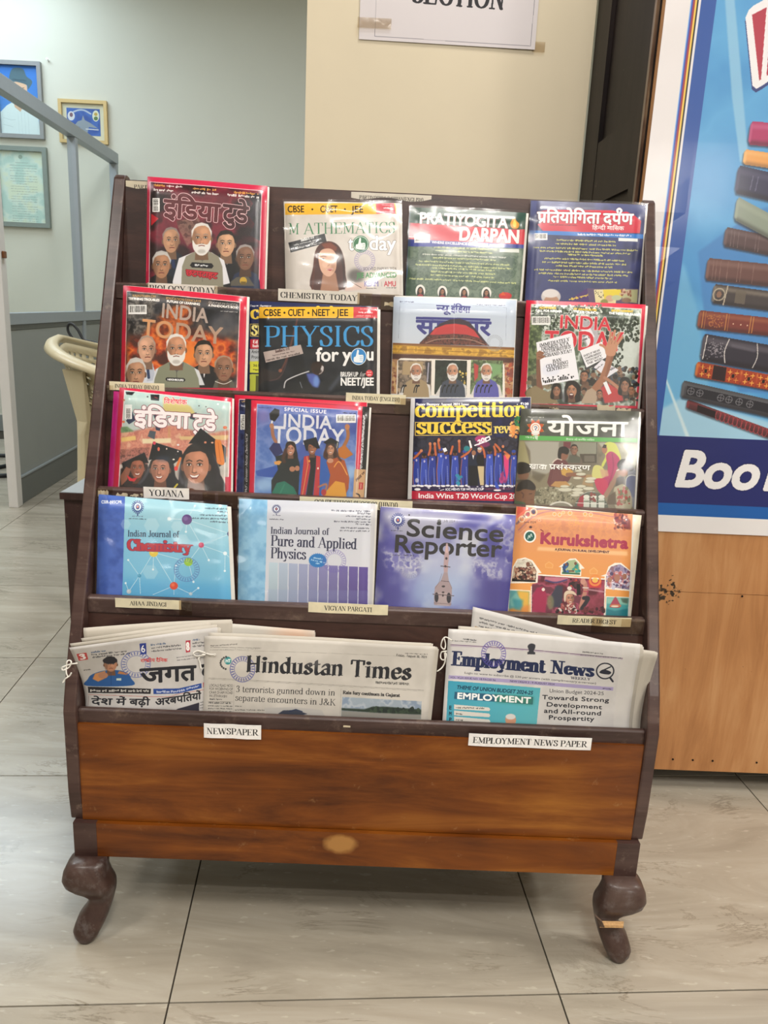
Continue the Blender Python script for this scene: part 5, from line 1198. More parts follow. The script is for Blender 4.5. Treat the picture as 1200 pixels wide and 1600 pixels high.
def art_m7():
    A = Art('samachar', MQX['m7'], 700, .79, 1.1, '#cfd6e0'); A.grad(A.all(), '#bcc8da', '#dbdde0')
    A.greek((135, 122), (250, 126), 12, '#3a3a60'); A.greek((785, 148), (1040, 156), 14, '#4a4a68'); A.line([(425, 141), (135, 132), (122, 430)], 2, '#8890a4'); A.line([(750, 152), (1042, 168), (1036, 450)], 2, '#8890a4')
    A.text('{न}यू', (440, 200), (545, 206), 58, '#3a3c84', 'deva', bold=6); A.text('इंिडया', (565, 206), (727, 212), 58, '#3a3c84', 'deva', bold=6)
    A.poly([(270, 245), (902, 262), (900, 284), (268, 268)], '#3a3c84')
    A.text('समाचार', (270, 388), (900, 404), 122, '#3a3c84', 'deva', bold=13)
    # the domed hall and cornice
    A.poly([(300, 468), (400, 370), (470, 305), (560, 268), (640, 262), (720, 290), (790, 370), (880, 480), (895, 495), (300, 480)], '#3a2c38', 1, 2); A.poly([(385, 400), (430, 345), (520, 312), (600, 305), (690, 318), (760, 360), (815, 430), (700, 400), (590, 392), (470, 400)], '#c83c3e', 1, 2)
    A.clouds([(300, 475), (385, 400), (470, 405), (590, 395), (700, 405), (815, 435), (890, 492)], ['#3c2220', '#7a4438', '#5c342c'], 16, 4); A.line([(350, 470), (450, 440), (600, 432), (740, 445), (850, 485)], 7, '#b89a84', .8, 1, True)
    for x in range(420, 800, 11): A.line([(x, 395-abs(600-x)*-.05), (600+(x-600)*.8, 325+abs(600-x)*.12)], 2, '#8c2a2c', .7)
    A.poly([(75, 468), (1112, 512), (1108, 600), (70, 560)], '#b98c3c'); A.poly([(75, 468), (1112, 508), (1112, 528), (74, 484)], '#8a5c34'); A.clouds([(74, 492), (1110, 534), (1108, 596), (72, 545)], ['#a87a2c', '#e0b044', '#c8963a'], 50, 6); A.line([(72, 520), (1110, 565)], 4, '#8a6024'); A.poly([(70, 560), (1108, 598), (1100, 940), (58, 900)], '#b08460'); A.poly([(70, 560), (1108, 598), (1106, 640), (68, 606)], '#4a2c28', .9, 4)
    A.blobs(66, 640, 110, 890, ['#c8a06a', '#8a4c3c', '#d8b080'], 30, 14); A.blobs(1035, 650, 1095, 920, ['#b8583c', '#7a3c50', '#d0a878', '#8c4a40'], 40, 16)
    A.poly([(104, 900), (112, 620), (140, 598), (985, 620), (1025, 655), (1030, 940), (700, 930)], '#ece4da', 1, 0)
    for x0, x1, bg, vest, hx, sk in ((120, 400, '#8c7a68', '#a08a68', 270, '#b07c62'), (432, 702, '#1f2820', '#3d4454', 578, '#c08c70'), (736, 1012, '#6a7c54', '#5a58a8', 868, '#bc866a')):
        P = [(x0, 615), (x1, 620), (x1-4, 915), (x0-8, 905)]; A.clouds(P, [bg, tuple(hexc(bg)*.6), tuple(np.minimum(1, hexc(bg)*1.3))], 40, x0)
        if x0 == 120: A.poly([(160, 625), (330, 628), (325, 740), (150, 740)], '#a8906c', 1, 4); A.poly([(345, 630), (395, 630), (390, 820), (365, 820)], '#2c2a30', 1, 3); A.line([(375, 640), (365, 800)], 12, '#c8c4d4', .8, 1)
        if x0 == 736: A.poly([(760, 640), (800, 660), (795, 760), (765, 800)], '#b84040', 1, 3); A.poly([(880, 640), (1000, 650), (1000, 720), (900, 780)], '#7aa06c', 1, 6)
        if x0 == 432: A.blobs(640, 690, 700, 860, ['#e8d078', '#c8a848'], 18, 8)
        cx = hx; A.poly([(x0-4, 915), (cx-100, 830), (cx-50, 800), (cx+60, 800), (cx+118, 830), (x1-4, 920)], '#d8d4d0', 1, 1); A.torso(cx, 775, 200, 930, vest); A.person_head(cx, 715, 92, sk, '#e4e0dc', '#e6e2de', turn=(-1 if x0 == 120 else 0), bald=.5)
        for k in range(4): X = (x0+(22 if k < 2 else 95)+k*18) if x0 == 120 else cx-88+k*36; A.line([(X, 890), (X+8, 850), (X+22, 832)], 9, '#17171c', 1, 0, True); A.ell(X+22, 832, 10, 9, '#101014')
    A.stamp(940, 470, 68, '#9aa0aa', .6); A.line([(592, 80), (590, 470)], 3, '#eef2f6', .5, 2); return A
def art_m8():
    A = Art('protest_cover', MQX['m8'], 700, .82, 1.08, '#cf1f40'); A.poly([(148, 124), (1014, 162), (968, 920), (104, 900)], '#e8ccc4'); I = [(152, 130), (1006, 167), (962, 920), (110, 900)]
    A.clouds(I, ['#39443a', '#7f8a7c', '#c8cfc8', '#5c6a58'], 60, 31, .3, .7)
    A.poly([(700, 380), (1000, 230), (990, 640), (880, 700), (760, 600)], '#c9d0ca', .95, 12); A.blobs(160, 135, 700, 330, ['#20281f', '#303c2c', '#4c5c44', '#d8dcd4'], 420, 9); A.blobs(720, 230, 990, 420, ['#242c22', '#3a4634', '#2a3428'], 170, 11); A.blobs(780, 400, 860, 620, ['#323c30', '#242c22'], 50, 12)
    A.clouds([(140, 250), (230, 300), (220, 640), (120, 700)], ['#3c4a30', '#5c6c44', '#7a885c'], 20, 4, alpha=.9, blur=4)
    A.text('ADMIVERBS', (212, 162), (342, 164), 15, '#e8c040', bold=2); A.text('CALL FOR REFORM', (182, 182), (385, 192), 16, '#fff', bold=2.2); A.text('IIT GRADUATES', (478, 172), (655, 182), 15, '#e8c040', bold=2); A.text('THE JOB CRUNCH', (475, 192), (665, 204), 16, '#fff', bold=2.2); A.text('ENTERTAINMENT', (772, 184), (945, 192), 15, '#e8c040', bold=2); A.text('THE NEW RELEASES', (750, 205), (985, 218), 16, '#fff', bold=2.2)
    A.barcode(152, 222, 297, 288)
    A.poly([(530, 240), (650, 280), (690, 440), (620, 500), (540, 400)], '#b9b4bc', .9, 6); A.poly([(540, 330), (600, 300), (640, 380), (590, 460)], '#e8e6ee', 1, 2); A.greek((545, 390), (600, 362), 18, '#1c1a1e'); A.greek((540, 420), (605, 392), 18, '#1c1a1e')
    A.text('INDIA', (362, 312), (765, 334), 100, '#d23040', bold=7, outline=('#f0dcd8', 3)); A.text('TODAY', (250, 478), (860, 492), 142, '#d23040', bold=8, outline=('#f0dcd8', 3))
    A.blobs(530, 620, 980, 880, ['#2a2420', '#4c3a30', '#6e503e', '#8c6a54', '#3c4a5a', '#1c1a1c'], 260, 17); A.blobs(115, 680, 330, 880, ['#6e6450', '#4c4638', '#8a7a60'], 60, 22)
    A.poly([(525, 500), (680, 440), (745, 560), (575, 642)], '#3a3c40'); A.poly([(525, 490), (700, 420), (738, 540), (578, 622)], '#f0eef2')
    for i, (t, dy) in enumerate((('DOES IT MEAN', 0), ('COMPROMISED', 0), ('INTEGRITY', 0), ('THE WEB?', 0))): A.text(t, (556+i*9, 540+i*20), (682+i*8, 492+i*21), 15, '#1a181c', 'clar', .8)
    A.poly([(635, 620), (700, 560), (830, 640), (740, 700)], '#e4e2ea'); A.greek((760, 650), (815, 620), 18, '#34323a'); A.greek((655, 640), (710, 600), 12, '#34323a')
    A.poly([(188, 425), (462, 352), (520, 712), (224, 762)], '#f0eef4'); A.ell(300, 640, 70, 50, '#dfe0f0', .6, 10)
    for t, a, b in (('IMMEDIATELY', (214, 462), (446, 412)), ('DISMISS NTA', (228, 488), (440, 444)), ('AUTHORITIES', (236, 515), (455, 470)), ('DISBAND NTA!!', (232, 545), (465, 502)), ('BAN', (316, 586), (384, 570)), ('COACHING', (264, 626), (436, 590)), ('CENTRES!!', (270, 654), (438, 620))):
        A.text(t, a, b, 25, '#121014', 'clar', 2.2)
    for i in range(6): A.rect(232+i*40, 702-i*6, 244+i*40, 712-i*6, '#17151a')
    A.greek((242, 745), (350, 726), 28, '#17151a', 1); A.greek((362, 724), (480, 704), 28, '#17151a', 1)
    # left arm and hand holding the placard
    A.poly([(188, 560), (215, 545), (225, 720), (240, 790), (235, 835), (190, 840)], '#7c5240', 1, 2); A.poly([(188, 505), (215, 488), (250, 505), (235, 525), (262, 535), (215, 560), (190, 555)], '#9a6a50', 1, 1); A.line([(205, 500), (245, 512)], 7, '#8a5a44'); A.line([(205, 518), (248, 530)], 7, '#8a5a44'); A.line([(205, 536), (240, 544)], 7, '#7a4c3a')
    A.poly([(110, 800), (180, 760), (250, 800), (330, 850), (360, 900), (105, 900)], '#8c7c5c', 1, 3)
    # raised arm and open hand
    A.poly([(610, 785), (680, 700), (720, 600), (735, 520), (795, 520), (760, 640), (720, 740), (665, 815)], '#a06c50', 1, 2); A.poly([(745, 600), (765, 560), (770, 520), (795, 520), (755, 660), (715, 740)], '#7c4e3a', .6, 5)
    A.poly([(725, 470), (750, 420), (800, 410), (822, 440), (812, 490), (795, 530), (735, 525)], '#c48e70', 1, 1, True)
    for p in ([(750, 440), (762, 390), (768, 350)], [(775, 425), (790, 370), (800, 335)], [(798, 430), (822, 380), (836, 352)], [(812, 450), (838, 412), (858, 385)], [(735, 480), (710, 455), (685, 445)]): A.line(p, 19, '#c08a6c', 1, 0, True)
    for p in ([(770, 440), (778, 415)], [(794, 440), (805, 412)]): A.line(p, 3, '#8a5a44', .8)
    A.poly([(540, 880), (580, 800), (620, 780), (670, 820), (650, 900), (540, 900)], '#b09a84', 1, 2)
    A.poly([(690, 780), (740, 740), (850, 800), (870, 880), (720, 900)], '#b83a3c', 1, 4); A.line([(720, 700), (780, 740), (850, 800)], 24, '#b07c60', 1, 1, True); A.poly([(708, 740), (735, 728), (775, 820), (750, 835)], '#e8e8ea')
    for x, y, w, s in ((345, 800, 62, 'long'), (880, 760, 70, 'long'), (560, 690, 58, 'short'), (930, 800, 50, 'short'), (680, 830, 44, 'short')): A.person_head(x, y, w, '#9a6c54', '#17120f', style=s)
    A.ell(470, 800, 66, 76, '#1c1614', 1, 3); A.person_head(462, 800, 84, '#b07e62', '#1a1412', style='long'); A.ell(460, 842, 20, 26, '#4a1c1c'); A.ell(460, 830, 14, 6, '#e8dcd4')
    A.line([(392, 740), (400, 880)], 22, '#c0c8d4', .5, 6); return A
def hindi_title(A, a, b, c, d, h, col, bold, out=None):
    A.text('इंिडया', a, b, h, col, 'deva', bold=bold, outline=out); A.text('टुडे', c, d, h, col, 'deva', bold=bold, outline=out)
def mortar(A, pts, c='#191b22', hi='#3a3e4c'):
    A.poly(pts, c, 1, .8); A.line([pts[0], pts[1]], 3, hi, .6)
def art_m9():
    A = Art('graduates_hindi', MQX['m9'], 700, .84, 1.1, '#d31f48'); A.poly([(232, 100), (1100, 196), (1082, 930), (183, 890)], '#ecd8d8'); I = [(240, 106), (1088, 202), (1072, 930), (192, 890)]
    A.grad(I, '#b4d2d0', '#c89488', 90); A.clouds(I, ['#b8d4d2', '#cfe0d8', '#a8c8c4'], 90, 5, alpha=.45)
    A.poly([(560, 160), (680, 180), (780, 230), (830, 300), (640, 310), (560, 260)], '#d8c478', .9, 6); A.clouds([(205, 395), (300, 430), (440, 400), (640, 380), (900, 450), (1085, 420), (1070, 640), (195, 640)], ['#b86a5c', '#d89078', '#c87868', '#dca488'], 50, 6, .3, .7, .95, 8)
    A.poly([(205, 480), (330, 465), (335, 500), (210, 515)], '#e8c878', .9, 4); A.poly([(385, 490), (625, 485), (625, 525), (388, 530)], '#ece0b8', .9, 4); A.poly([(690, 470), (830, 470), (1080, 460), (1070, 500), (700, 500)], '#dcc088', .9, 5); A.clouds([(200, 580), (450, 560), (430, 700), (195, 700)], ['#8c5a50', '#c0786c', '#6c4440'], 14, 7, alpha=.9, blur=5); A.clouds([(205, 395), (260, 390), (320, 430), (205, 440)], ['#5c7c58', '#7a9a70'], 20, 2, blur=5)
    A.rect(600, 400, 618, 480, '#c89868', .8, 3)
    mortar(A, [(245, 115), (322, 118), (300, 142), (250, 135)]); mortar(A, [(455, 138), (528, 140), (525, 188), (458, 182)]); A.line([(488, 158), (512, 166)], 4, '#c04850'); mortar(A, [(250, 345), (300, 265), (330, 340), (275, 372)], '#2a3450'); mortar(A, [(448, 425), (500, 432), (488, 495), (432, 470)], '#4c5660'); mortar(A, [(465, 262), (510, 290), (490, 330)], '#3a4456'); mortar(A, [(768, 300), (830, 280), (815, 340), (780, 330)], '#3a4450'); mortar(A, [(495, 385), (545, 395), (530, 425), (500, 420)], '#2a3450')
    for x, y, r, c in ((230, 180, 10, '#c87858'), (228, 352, 12, '#e07848'), (345, 335, 14, '#e07848'), (850, 228, 7, '#5c5c60'), (430, 155, 8, '#5c5c60'), (1000, 215, 8, '#fff'), (905, 235, 6, '#5c6468'), (682, 540, 10, '#e8e0e0'), (1055, 400, 16, '#d86838')): A.ell(x, y, r, r*.8, c)
    A.rect(238, 215, 300, 330, '#eef0ee', .9); A.barcode(242, 240, 298, 330, True)
    A.text('िवशेषांक', (565, 208), (752, 218), 38, '#d8404c', 'deva', bold=3.5, outline=('#f4e8e4', 2))
    hindi_title(A, (318, 380), (768, 408), (802, 415), (980, 428), 128, '#fbf2f4', 15, ('#8c4858', 5))
    # three laughing graduates looking up
    A.poly([(192, 900), (205, 740), (280, 680), (430, 700), (470, 900)], '#2a1e20', 1, 4); mortar(A, [(212, 690), (405, 602), (440, 690), (400, 690), (300, 680), (225, 735)]); A.person_head(345, 735, 118, '#9a5c48', '#17110f', smile=1, turn=0)
    A.poly([(200, 800), (250, 720), (290, 740), (260, 830), (210, 880)], '#8a5644', 1, 2); A.poly([(255, 790), (300, 820), (345, 812), (320, 845), (275, 840)], '#d02c38', 1, 1)
    A.poly([(350, 860), (420, 760), (470, 660), (560, 630), (640, 690), (660, 800), (700, 900), (340, 900)], '#23232a', 1, 3, True); A.line([(440, 740), (400, 820), (360, 860)], 22, '#4c4c54', .8, 5, True); A.person_head(535, 745, 158, '#b87c66', '#26201f', smile=1, turn=-1)
    mortar(A, [(476, 515), (712, 590), (720, 640), (640, 700), (560, 660), (470, 660), (438, 665)], '#14161e'); A.ell(560, 655, 60, 26, '#3c4c60', .5, 12); A.ell(522, 574, 10, 16, '#d86a4c'); A.ell(588, 572, 6, 8, '#e8d0c0'); A.ell(680, 594, 7, 6, '#e8e0dc'); A.ell(645, 660, 10, 6, '#f0e8dc'); A.ell(487, 525, 12, 14, '#d84058')
    A.line([(700, 650), (680, 700), (668, 735)], 20, '#e07838', 1, 1, True); A.ell(665, 735, 16, 20, '#e84c48')
    A.poly([(680, 880), (700, 700), (730, 600), (800, 530), (900, 530), (960, 600), (990, 740), (1040, 830), (1040, 930), (680, 930)], '#1d1c22', 1, 3, True); A.line([(720, 690), (690, 780), (720, 860)], 26, '#5c5c64', .6, 7, True); A.line([(960, 640), (1000, 760), (990, 880)], 30, '#26242c', 1, 5, True)
    A.person_head(825, 715, 212, '#bd8064', '#1b181a', smile=1, turn=-1)
    mortar(A, [(862, 405), (1062, 560), (1060, 680), (1010, 720), (960, 600), (880, 530), (765, 530)], '#15171e'); A.ell(900, 520, 10, 9, '#d88a68'); A.ell(955, 522, 10, 7, '#e8b090'); A.poly([(975, 510), (1000, 500), (1025, 520), (1050, 690), (1000, 695), (985, 640)], '#e08238', 1, 1, True); A.line([(1000, 520), (1020, 680)], 5, '#b85c20', .7)
    A.line([(650, 900), (675, 868)], 14, '#c8b83a'); A.rect(1055, 805, 1085, 930, '#c83048', .8)
    return A
def art_m10():
    A = Art('graduates_english', MQX['m10'], 700, .76, 1.1, '#16151b'); A.poly([(185, 122), (1036, 172), (1010, 900), (168, 860)], '#cc1c3c'); A.poly([(228, 152), (1002, 202), (975, 900), (204, 860)], '#b8a8c0'); I = [(233, 158), (996, 207), (968, 900), (210, 860)]
    A.grad(I, '#3f4a94', '#5f93c8'); A.clouds(I, ['#3c4a98', '#4d68b0', '#8a9cd0', '#4a6cb4'], 130, 4, .3, .75, .6)
    A.ell(290, 770, 80, 50, '#a8cce8', .7, 22); A.ell(900, 250, 90, 70, '#8c94cc', .6, 30); A.ell(280, 250, 50, 60, '#9a8cc0', .6, 20); A.ell(950, 680, 40, 50, '#a8cce8', .6, 16)
    A.text('SPECIAL ISSUE', (438, 207), (760, 228), 26, '#e8e4ec', bold=3, sp=.12); A.barcode(835, 235, 985, 300); A.greek((885, 226), (985, 232), 9, '#1c1c30'); A.greek((240, 185), (370, 190), 8, '#2a2c50')
    A.text('INDIA', (425, 330), (800, 350), 98, '#dcdce6', bold=7, sp=.02); A.text('TODAY', (350, 455), (890, 482), 128, '#dcdce6', bold=7, sp=.02)
    A.text('INSTITUTIONS - Greater Noida Delhi/NCR', (150, 1010), (158, 392), 24, '#e8e6ea', bold=1.6)
    A.text('TO PROMOTE ENTREPRENEURSHIP', (1030, 668), (1056, 252), 20, '#e4e2e6', bold=2); A.poly([(975, 655), (1060, 660), (1045, 900), (960, 900)], '#c8a078'); A.text('FREE W', (990, 752), (1055, 685), 18, '#4c2c28', bold=2); A.poly([(1010, 755), (1042, 758), (1038, 810), (1006, 808)], '#b83c40'); A.line([(1024, 765), (1022, 800)], 4, '#e8d0b8'); A.line([(990, 840), (1010, 850), (1015, 870)], 10, '#2a2020', 1, 1, True)
    # woman on the left throwing a cap
    A.poly([(325, 230), (365, 190), (402, 200), (400, 245), (365, 292), (330, 275)], '#14141a', 1, 1); A.line([(345, 290), (340, 320)], 14, '#e0e0e4'); A.line([(345, 330), (352, 400), (375, 450)], 26, '#a06a50', 1, 1, True); A.ell(342, 325, 17, 20, '#b07a5c')
    A.poly([(355, 455), (400, 460), (430, 530), (370, 565), (322, 500)], '#262a5c', 1, 2); A.poly([(218, 670), (370, 630), (430, 650), (400, 720), (300, 715), (230, 705)], '#2c50a4', 1, 2); A.poly([(370, 560), (440, 540), (540, 560), (565, 640), (550, 860), (340, 860), (340, 740), (390, 660)], '#1c2428', 1, 2)
    A.poly([(345, 830), (380, 760), (440, 745), (510, 790), (545, 860), (345, 870)], '#23705c', 1, 2); A.line([(400, 850), (440, 770)], 8, '#3a9078', .7, 3)
    A.person_head(487, 505, 66, '#b88068', '#241a18', style='long', smile=1); A.line([(450, 510), (430, 570), (440, 600)], 26, '#4a2c24', .9, 3, True); A.poly([(360, 600), (400, 590), (420, 600), (400, 625), (365, 620)], '#d89850', 1, 1)
    A.ell(500, 655, 22, 20, '#b0785c'); A.ell(538, 650, 18, 20, '#b0785c')
    # man in the middle
    A.poly([(545, 860), (560, 600), (610, 550), (720, 545), (790, 600), (808, 740), (730, 760), (720, 870)], '#2c5aa8', 1, 2); A.poly([(560, 720), (555, 600), (600, 560)], '#23468c', .8, 3); A.poly([(590, 560), (628, 552), (640, 640), (600, 860), (560, 860)], '#b8343c', 1, 1); A.poly([(680, 552), (715, 560), (705, 860), (660, 860), (680, 640)], '#b8343c', 1, 1); A.poly([(628, 555), (682, 555), (680, 640), (655, 860), (605, 860), (640, 640)], '#17181e', 1, 1); A.line([(575, 860), (620, 620), (612, 560)], 3, '#e8c060'); A.ell(630, 595, 7, 9, '#e8a040'); A.ell(697, 650, 6, 8, '#e8e0d0')
    A.person_head(652, 498, 66, '#9a6248', '#141210', smile=1); A.poly([(610, 560), (650, 580), (690, 550), (670, 520), (640, 520)], '#5c4038', .0); mortar(A, [(583, 440), (682, 412), (712, 498), (690, 500), (620, 455), (620, 520), (605, 515)], '#14151c'); A.poly([(583, 440), (682, 412), (700, 462), (610, 470)], '#15161e')
    # woman on the right with raised fist
    A.line([(920, 340), (925, 410), (890, 490)], 26, '#a4683c', 1, 1, True); A.ell(920, 332, 19, 22, '#b87a54'); A.poly([(850, 500), (900, 470), (965, 545), (900, 580), (850, 560)], '#b86c28', 1, 2); A.poly([(760, 600), (830, 560), (900, 590), (935, 720), (930, 800), (900, 860), (760, 860), (790, 700)], '#a8502c', 1, 2); A.poly([(740, 840), (830, 745), (900, 760), (915, 860), (730, 870)], '#d89838', 1, 2); A.line([(820, 640), (860, 600), (920, 700)], 7, '#e8a850', 1, 1, True)
    A.person_head(792, 505, 62, '#b88468', '#3a2420', style='long', smile=1); A.line([(760, 500), (745, 560), (790, 590)], 18, '#4c2c22', .9, 3, True); A.line([(830, 500), (850, 560), (870, 590)], 18, '#4c2c22', .9, 3, True); mortar(A, [(738, 452), (795, 415), (855, 450), (850, 500), (835, 495), (830, 465), (790, 458), (765, 470)], '#14151c'); A.line([(845, 455), (840, 495)], 4, '#e8e4d8'); A.ell(790, 592, 24, 18, '#c08c70'); A.line([(700, 790), (760, 770), (750, 830)], 14, '#a87058', 1, 1, True); A.ell(740, 830, 20, 24, '#b02c34', .9, 2)
    return A
def art_m10b():
    A = Art('hidden_red_copy', MQX['m10b'], 400, .72, 1.1, '#c81c3c'); A.poly([(85, 112), (300, 122), (300, 900), (60, 900)], '#d8a0a8'); A.poly([(90, 118), (300, 130), (300, 900), (66, 900)], '#23284c')
    A.clouds([(90, 118), (300, 130), (300, 900), (66, 900)], ['#1c2040', '#2f3a68', '#2a3058'], 50, 4); A.greek((104, 140), (140, 142), 16, '#c8a060'); A.greek((104, 176), (140, 178), 18, '#e0e0e8'); A.barcode(98, 232, 132, 350, True); return A
def art_m11():
    A = Art('success_review', MQX['m11'], 760, .86, 1.06, '#1d2040'); A.clouds([(40, 60), (1210, 60), (1200, 480), (40, 450)], ['#232750', '#1a1c38', '#2c2848'], 120, 2); A.poly([(40, 430), (1200, 430), (1190, 1080), (40, 1050)], '#201d38')
    A.clouds([(85, 430), (1190, 440), (1180, 560), (80, 560)], ['#2c2c3c', '#1c1a28', '#3a3444'], 60, 7); A.poly([(75, 560), (1180, 560), (1180, 960), (70, 940)], '#252044'); A.poly([(70, 860), (1180, 870), (1180, 960), (70, 940)], '#281c44')
    A.text('Super Bumper August 2024 Issue', (118, 138), (600, 138), 22, '#ece8ea', 'serifb', .4); A.text('₹130', (1098, 132), (1178, 132), 20, '#f0eef0', bold=2); A.ell(1066, 128, 5, 5, '#eee')
    A.text('competition', (106, 244), (1150, 240), 150, '#f0d04a', 'clar', 1); 
    A.poly([(108, 292), (815, 292), (815, 414), (108, 420)], '#d8b85a'); A.poly([(115, 299), (808, 299), (808, 407), (115, 413)], '#191a2c'); A.text('success', (120, 400), (806, 394), 148, '#f0cc48', 'clar', 1); A.text('review', (838, 394), (1150, 390), 92, '#ecd468', 'clar', 1)
    A.blobs(990, 270, 1075, 430, ['#e8a050', '#c87838', '#f0c890', '#e88a4a'], 40, 14); A.blobs(1040, 245, 1090, 330, ['#1f6a3c', '#2c8a50', '#184c30'], 18, 14); A.ell(1025, 350, 30, 34, '#e89850', .9, 3)
    # cricket team in blue with raised arms
    A.ell(715, 450, 60, 34, '#c03c78', .9, 4); A.ell(730, 500, 70, 28, '#8a2c60', .8, 5)
    X = [(120, 600, .9), (190, 610, .95), (262, 590, 1), (340, 560, 1.05), (385, 575, 1), (470, 585, 1), (560, 580, 1.1), (795, 570, 1.05), (880, 560, 1.1), (1030, 580, 1), (960, 600, .9)]
    for i, (x, y, k) in enumerate(X):
        c = ['#2e3f9a', '#3448a8', '#2a3a90', '#3a50b4'][i % 4]; w = 46*k
        A.poly([(x-w*.6, y+25), (x+w*.6, y+22), (x+w*.75, y+120), (x+w*.7, 890), (x+w*.1, 890), (x, y+190), (x-w*.15, 890), (x-w*.8, 890), (x-w*.7, y+120)], c, 1, 1)
        A.line([(x-w*.5, y+60), (x-w*.75, y+190), (x-w*.6, 880)], 6, '#e8762c' if i % 3 == 0 else '#8a96d8', .7, 1, True); A.line([(x+w*.3, y+130), (x+w*.45, 880)], 5, '#c8d0f0', .6, 1)
        A.ell(x, y, 19, 24, '#7a4c38'); A.ell(x, y-14, 20, 15, '#1c1616' if i % 3 else '#3048a0'); A.ell(x, y+10, 12, 10, '#241614', .6, 2); A.ell(x+2, y+50, 8, 12, '#d8c8d8', .8)
        A.ell(x-w*.5, 893, 20, 9, '#f0ecee'); A.ell(x+w*.4, 889, 20, 9, '#e8e4e8')
    for p in (((230, 600), (245, 540), (243, 490)), ((295, 600), (288, 540), (285, 490)), ((330, 540), (318, 480), (322, 450)), ((430, 590), (440, 550), (448, 520)), ((510, 570), (510, 520), (508, 465)), ((100, 630), (140, 590), (165, 560)), ((530, 620), (590, 580), (620, 540)), ((750, 620), (740, 560), (715, 520)), ((850, 600), (850, 560), (838, 520)), ((900, 560), (880, 530), (850, 500)), ((950, 640), (985, 610), (940, 570))): A.line(p, 20, '#c0633c', 1, 1, True)
    for x, y in ((322, 462), (508, 470), (243, 495), (285, 495), (165, 560), (925, 520)): A.ell(x, y, 13, 14, '#c87c58')
    A.poly([(595, 465), (612, 462), (630, 530), (612, 538)], '#f0eef0'); A.ell(580, 540, 30, 26, '#2c8a90', .9, 4); A.line([(655, 510), (745, 478)], 12, '#f0eef4'); A.text('20', (688, 505), (750, 472), 40, '#f0eef4', bold=6); A.poly([(745, 440), (795, 418), (808, 455), (755, 484)], '#f4f2f6', 1, 0); A.poly([(762, 448), (788, 436), (794, 452), (768, 464)], '#4a3050'); A.poly([(355, 540), (385, 530), (400, 560), (370, 575)], '#eceaf0')
    A.torso(640, 600, 95, 890, '#1e2438', '#e8e4e8'); A.poly([(600, 700), (690, 700), (680, 890), (600, 890)], '#17171e', 1, 1); A.ell(645, 580, 20, 24, '#9a6a50'); A.poly([(680, 590), (740, 600), (745, 700), (690, 710), (668, 650)], '#16141a', 1, 1); A.ell(700, 555, 20, 24, '#b88468'); A.ell(700, 540, 20, 12, '#c8c4c4'); A.poly([(680, 705), (742, 705), (740, 885), (705, 885)], '#c8b48c', 1, 1)
    A.poly([(930, 600), (985, 620), (980, 760), (960, 860), (935, 700)], '#d83c78', 1, 3); A.poly([(935, 590), (1000, 600), (970, 650)], '#e8884a', .9, 3); A.blobs(900, 760, 960, 860, ['#8c2c6a', '#b03c7c'], 12, 16); A.blobs(490, 780, 535, 880, ['#2c8aa8', '#2a70a0'], 8, 18); A.poly([(840, 850), (870, 860), (900, 935), (870, 940), (850, 900)], '#2c4cb4', 1, 1); A.ell(870, 932, 36, 9, '#f0eef0'); A.ell(130, 925, 28, 12, '#e8e4e8')
    A.blobs(75, 880, 1080, 915, ['#e8e4ea', '#c8c4d8'], 22, 9, .8); A.ell(125, 840, 16, 22, '#e8e0e8', .7, 3)
    A.text("ICC MEN'S T20 WORLD CUP", (382, 935), (740, 932), 20, '#e8e6f0', bold=2.6); A.text('WEST INDIES & USA', (752, 930), (1010, 926), 17, '#8c3c5c', bold=1.5); A.line([(335, 935), (368, 925)], 6, '#e8e4e8')
    A.poly([(75, 940), (1170, 958), (1160, 1040), (60, 1018)], '#b81f3c'); A.text('India Wins T20 World Cup 2024', (135, 1008), (1135, 1014), 46, '#f4f0f2', bold=3); A.poly([(40, 1020), (1170, 1040), (1170, 1100), (40, 1080)], '#26244c')
    A.poly([(60, 70), (110, 76), (92, 500), (78, 1018), (40, 1018)], '#d8d4d4', 1); A.poly([(88, 90), (125, 90), (110, 500), (95, 940), (72, 940)], '#1d2040', 1) if False else None
    return A
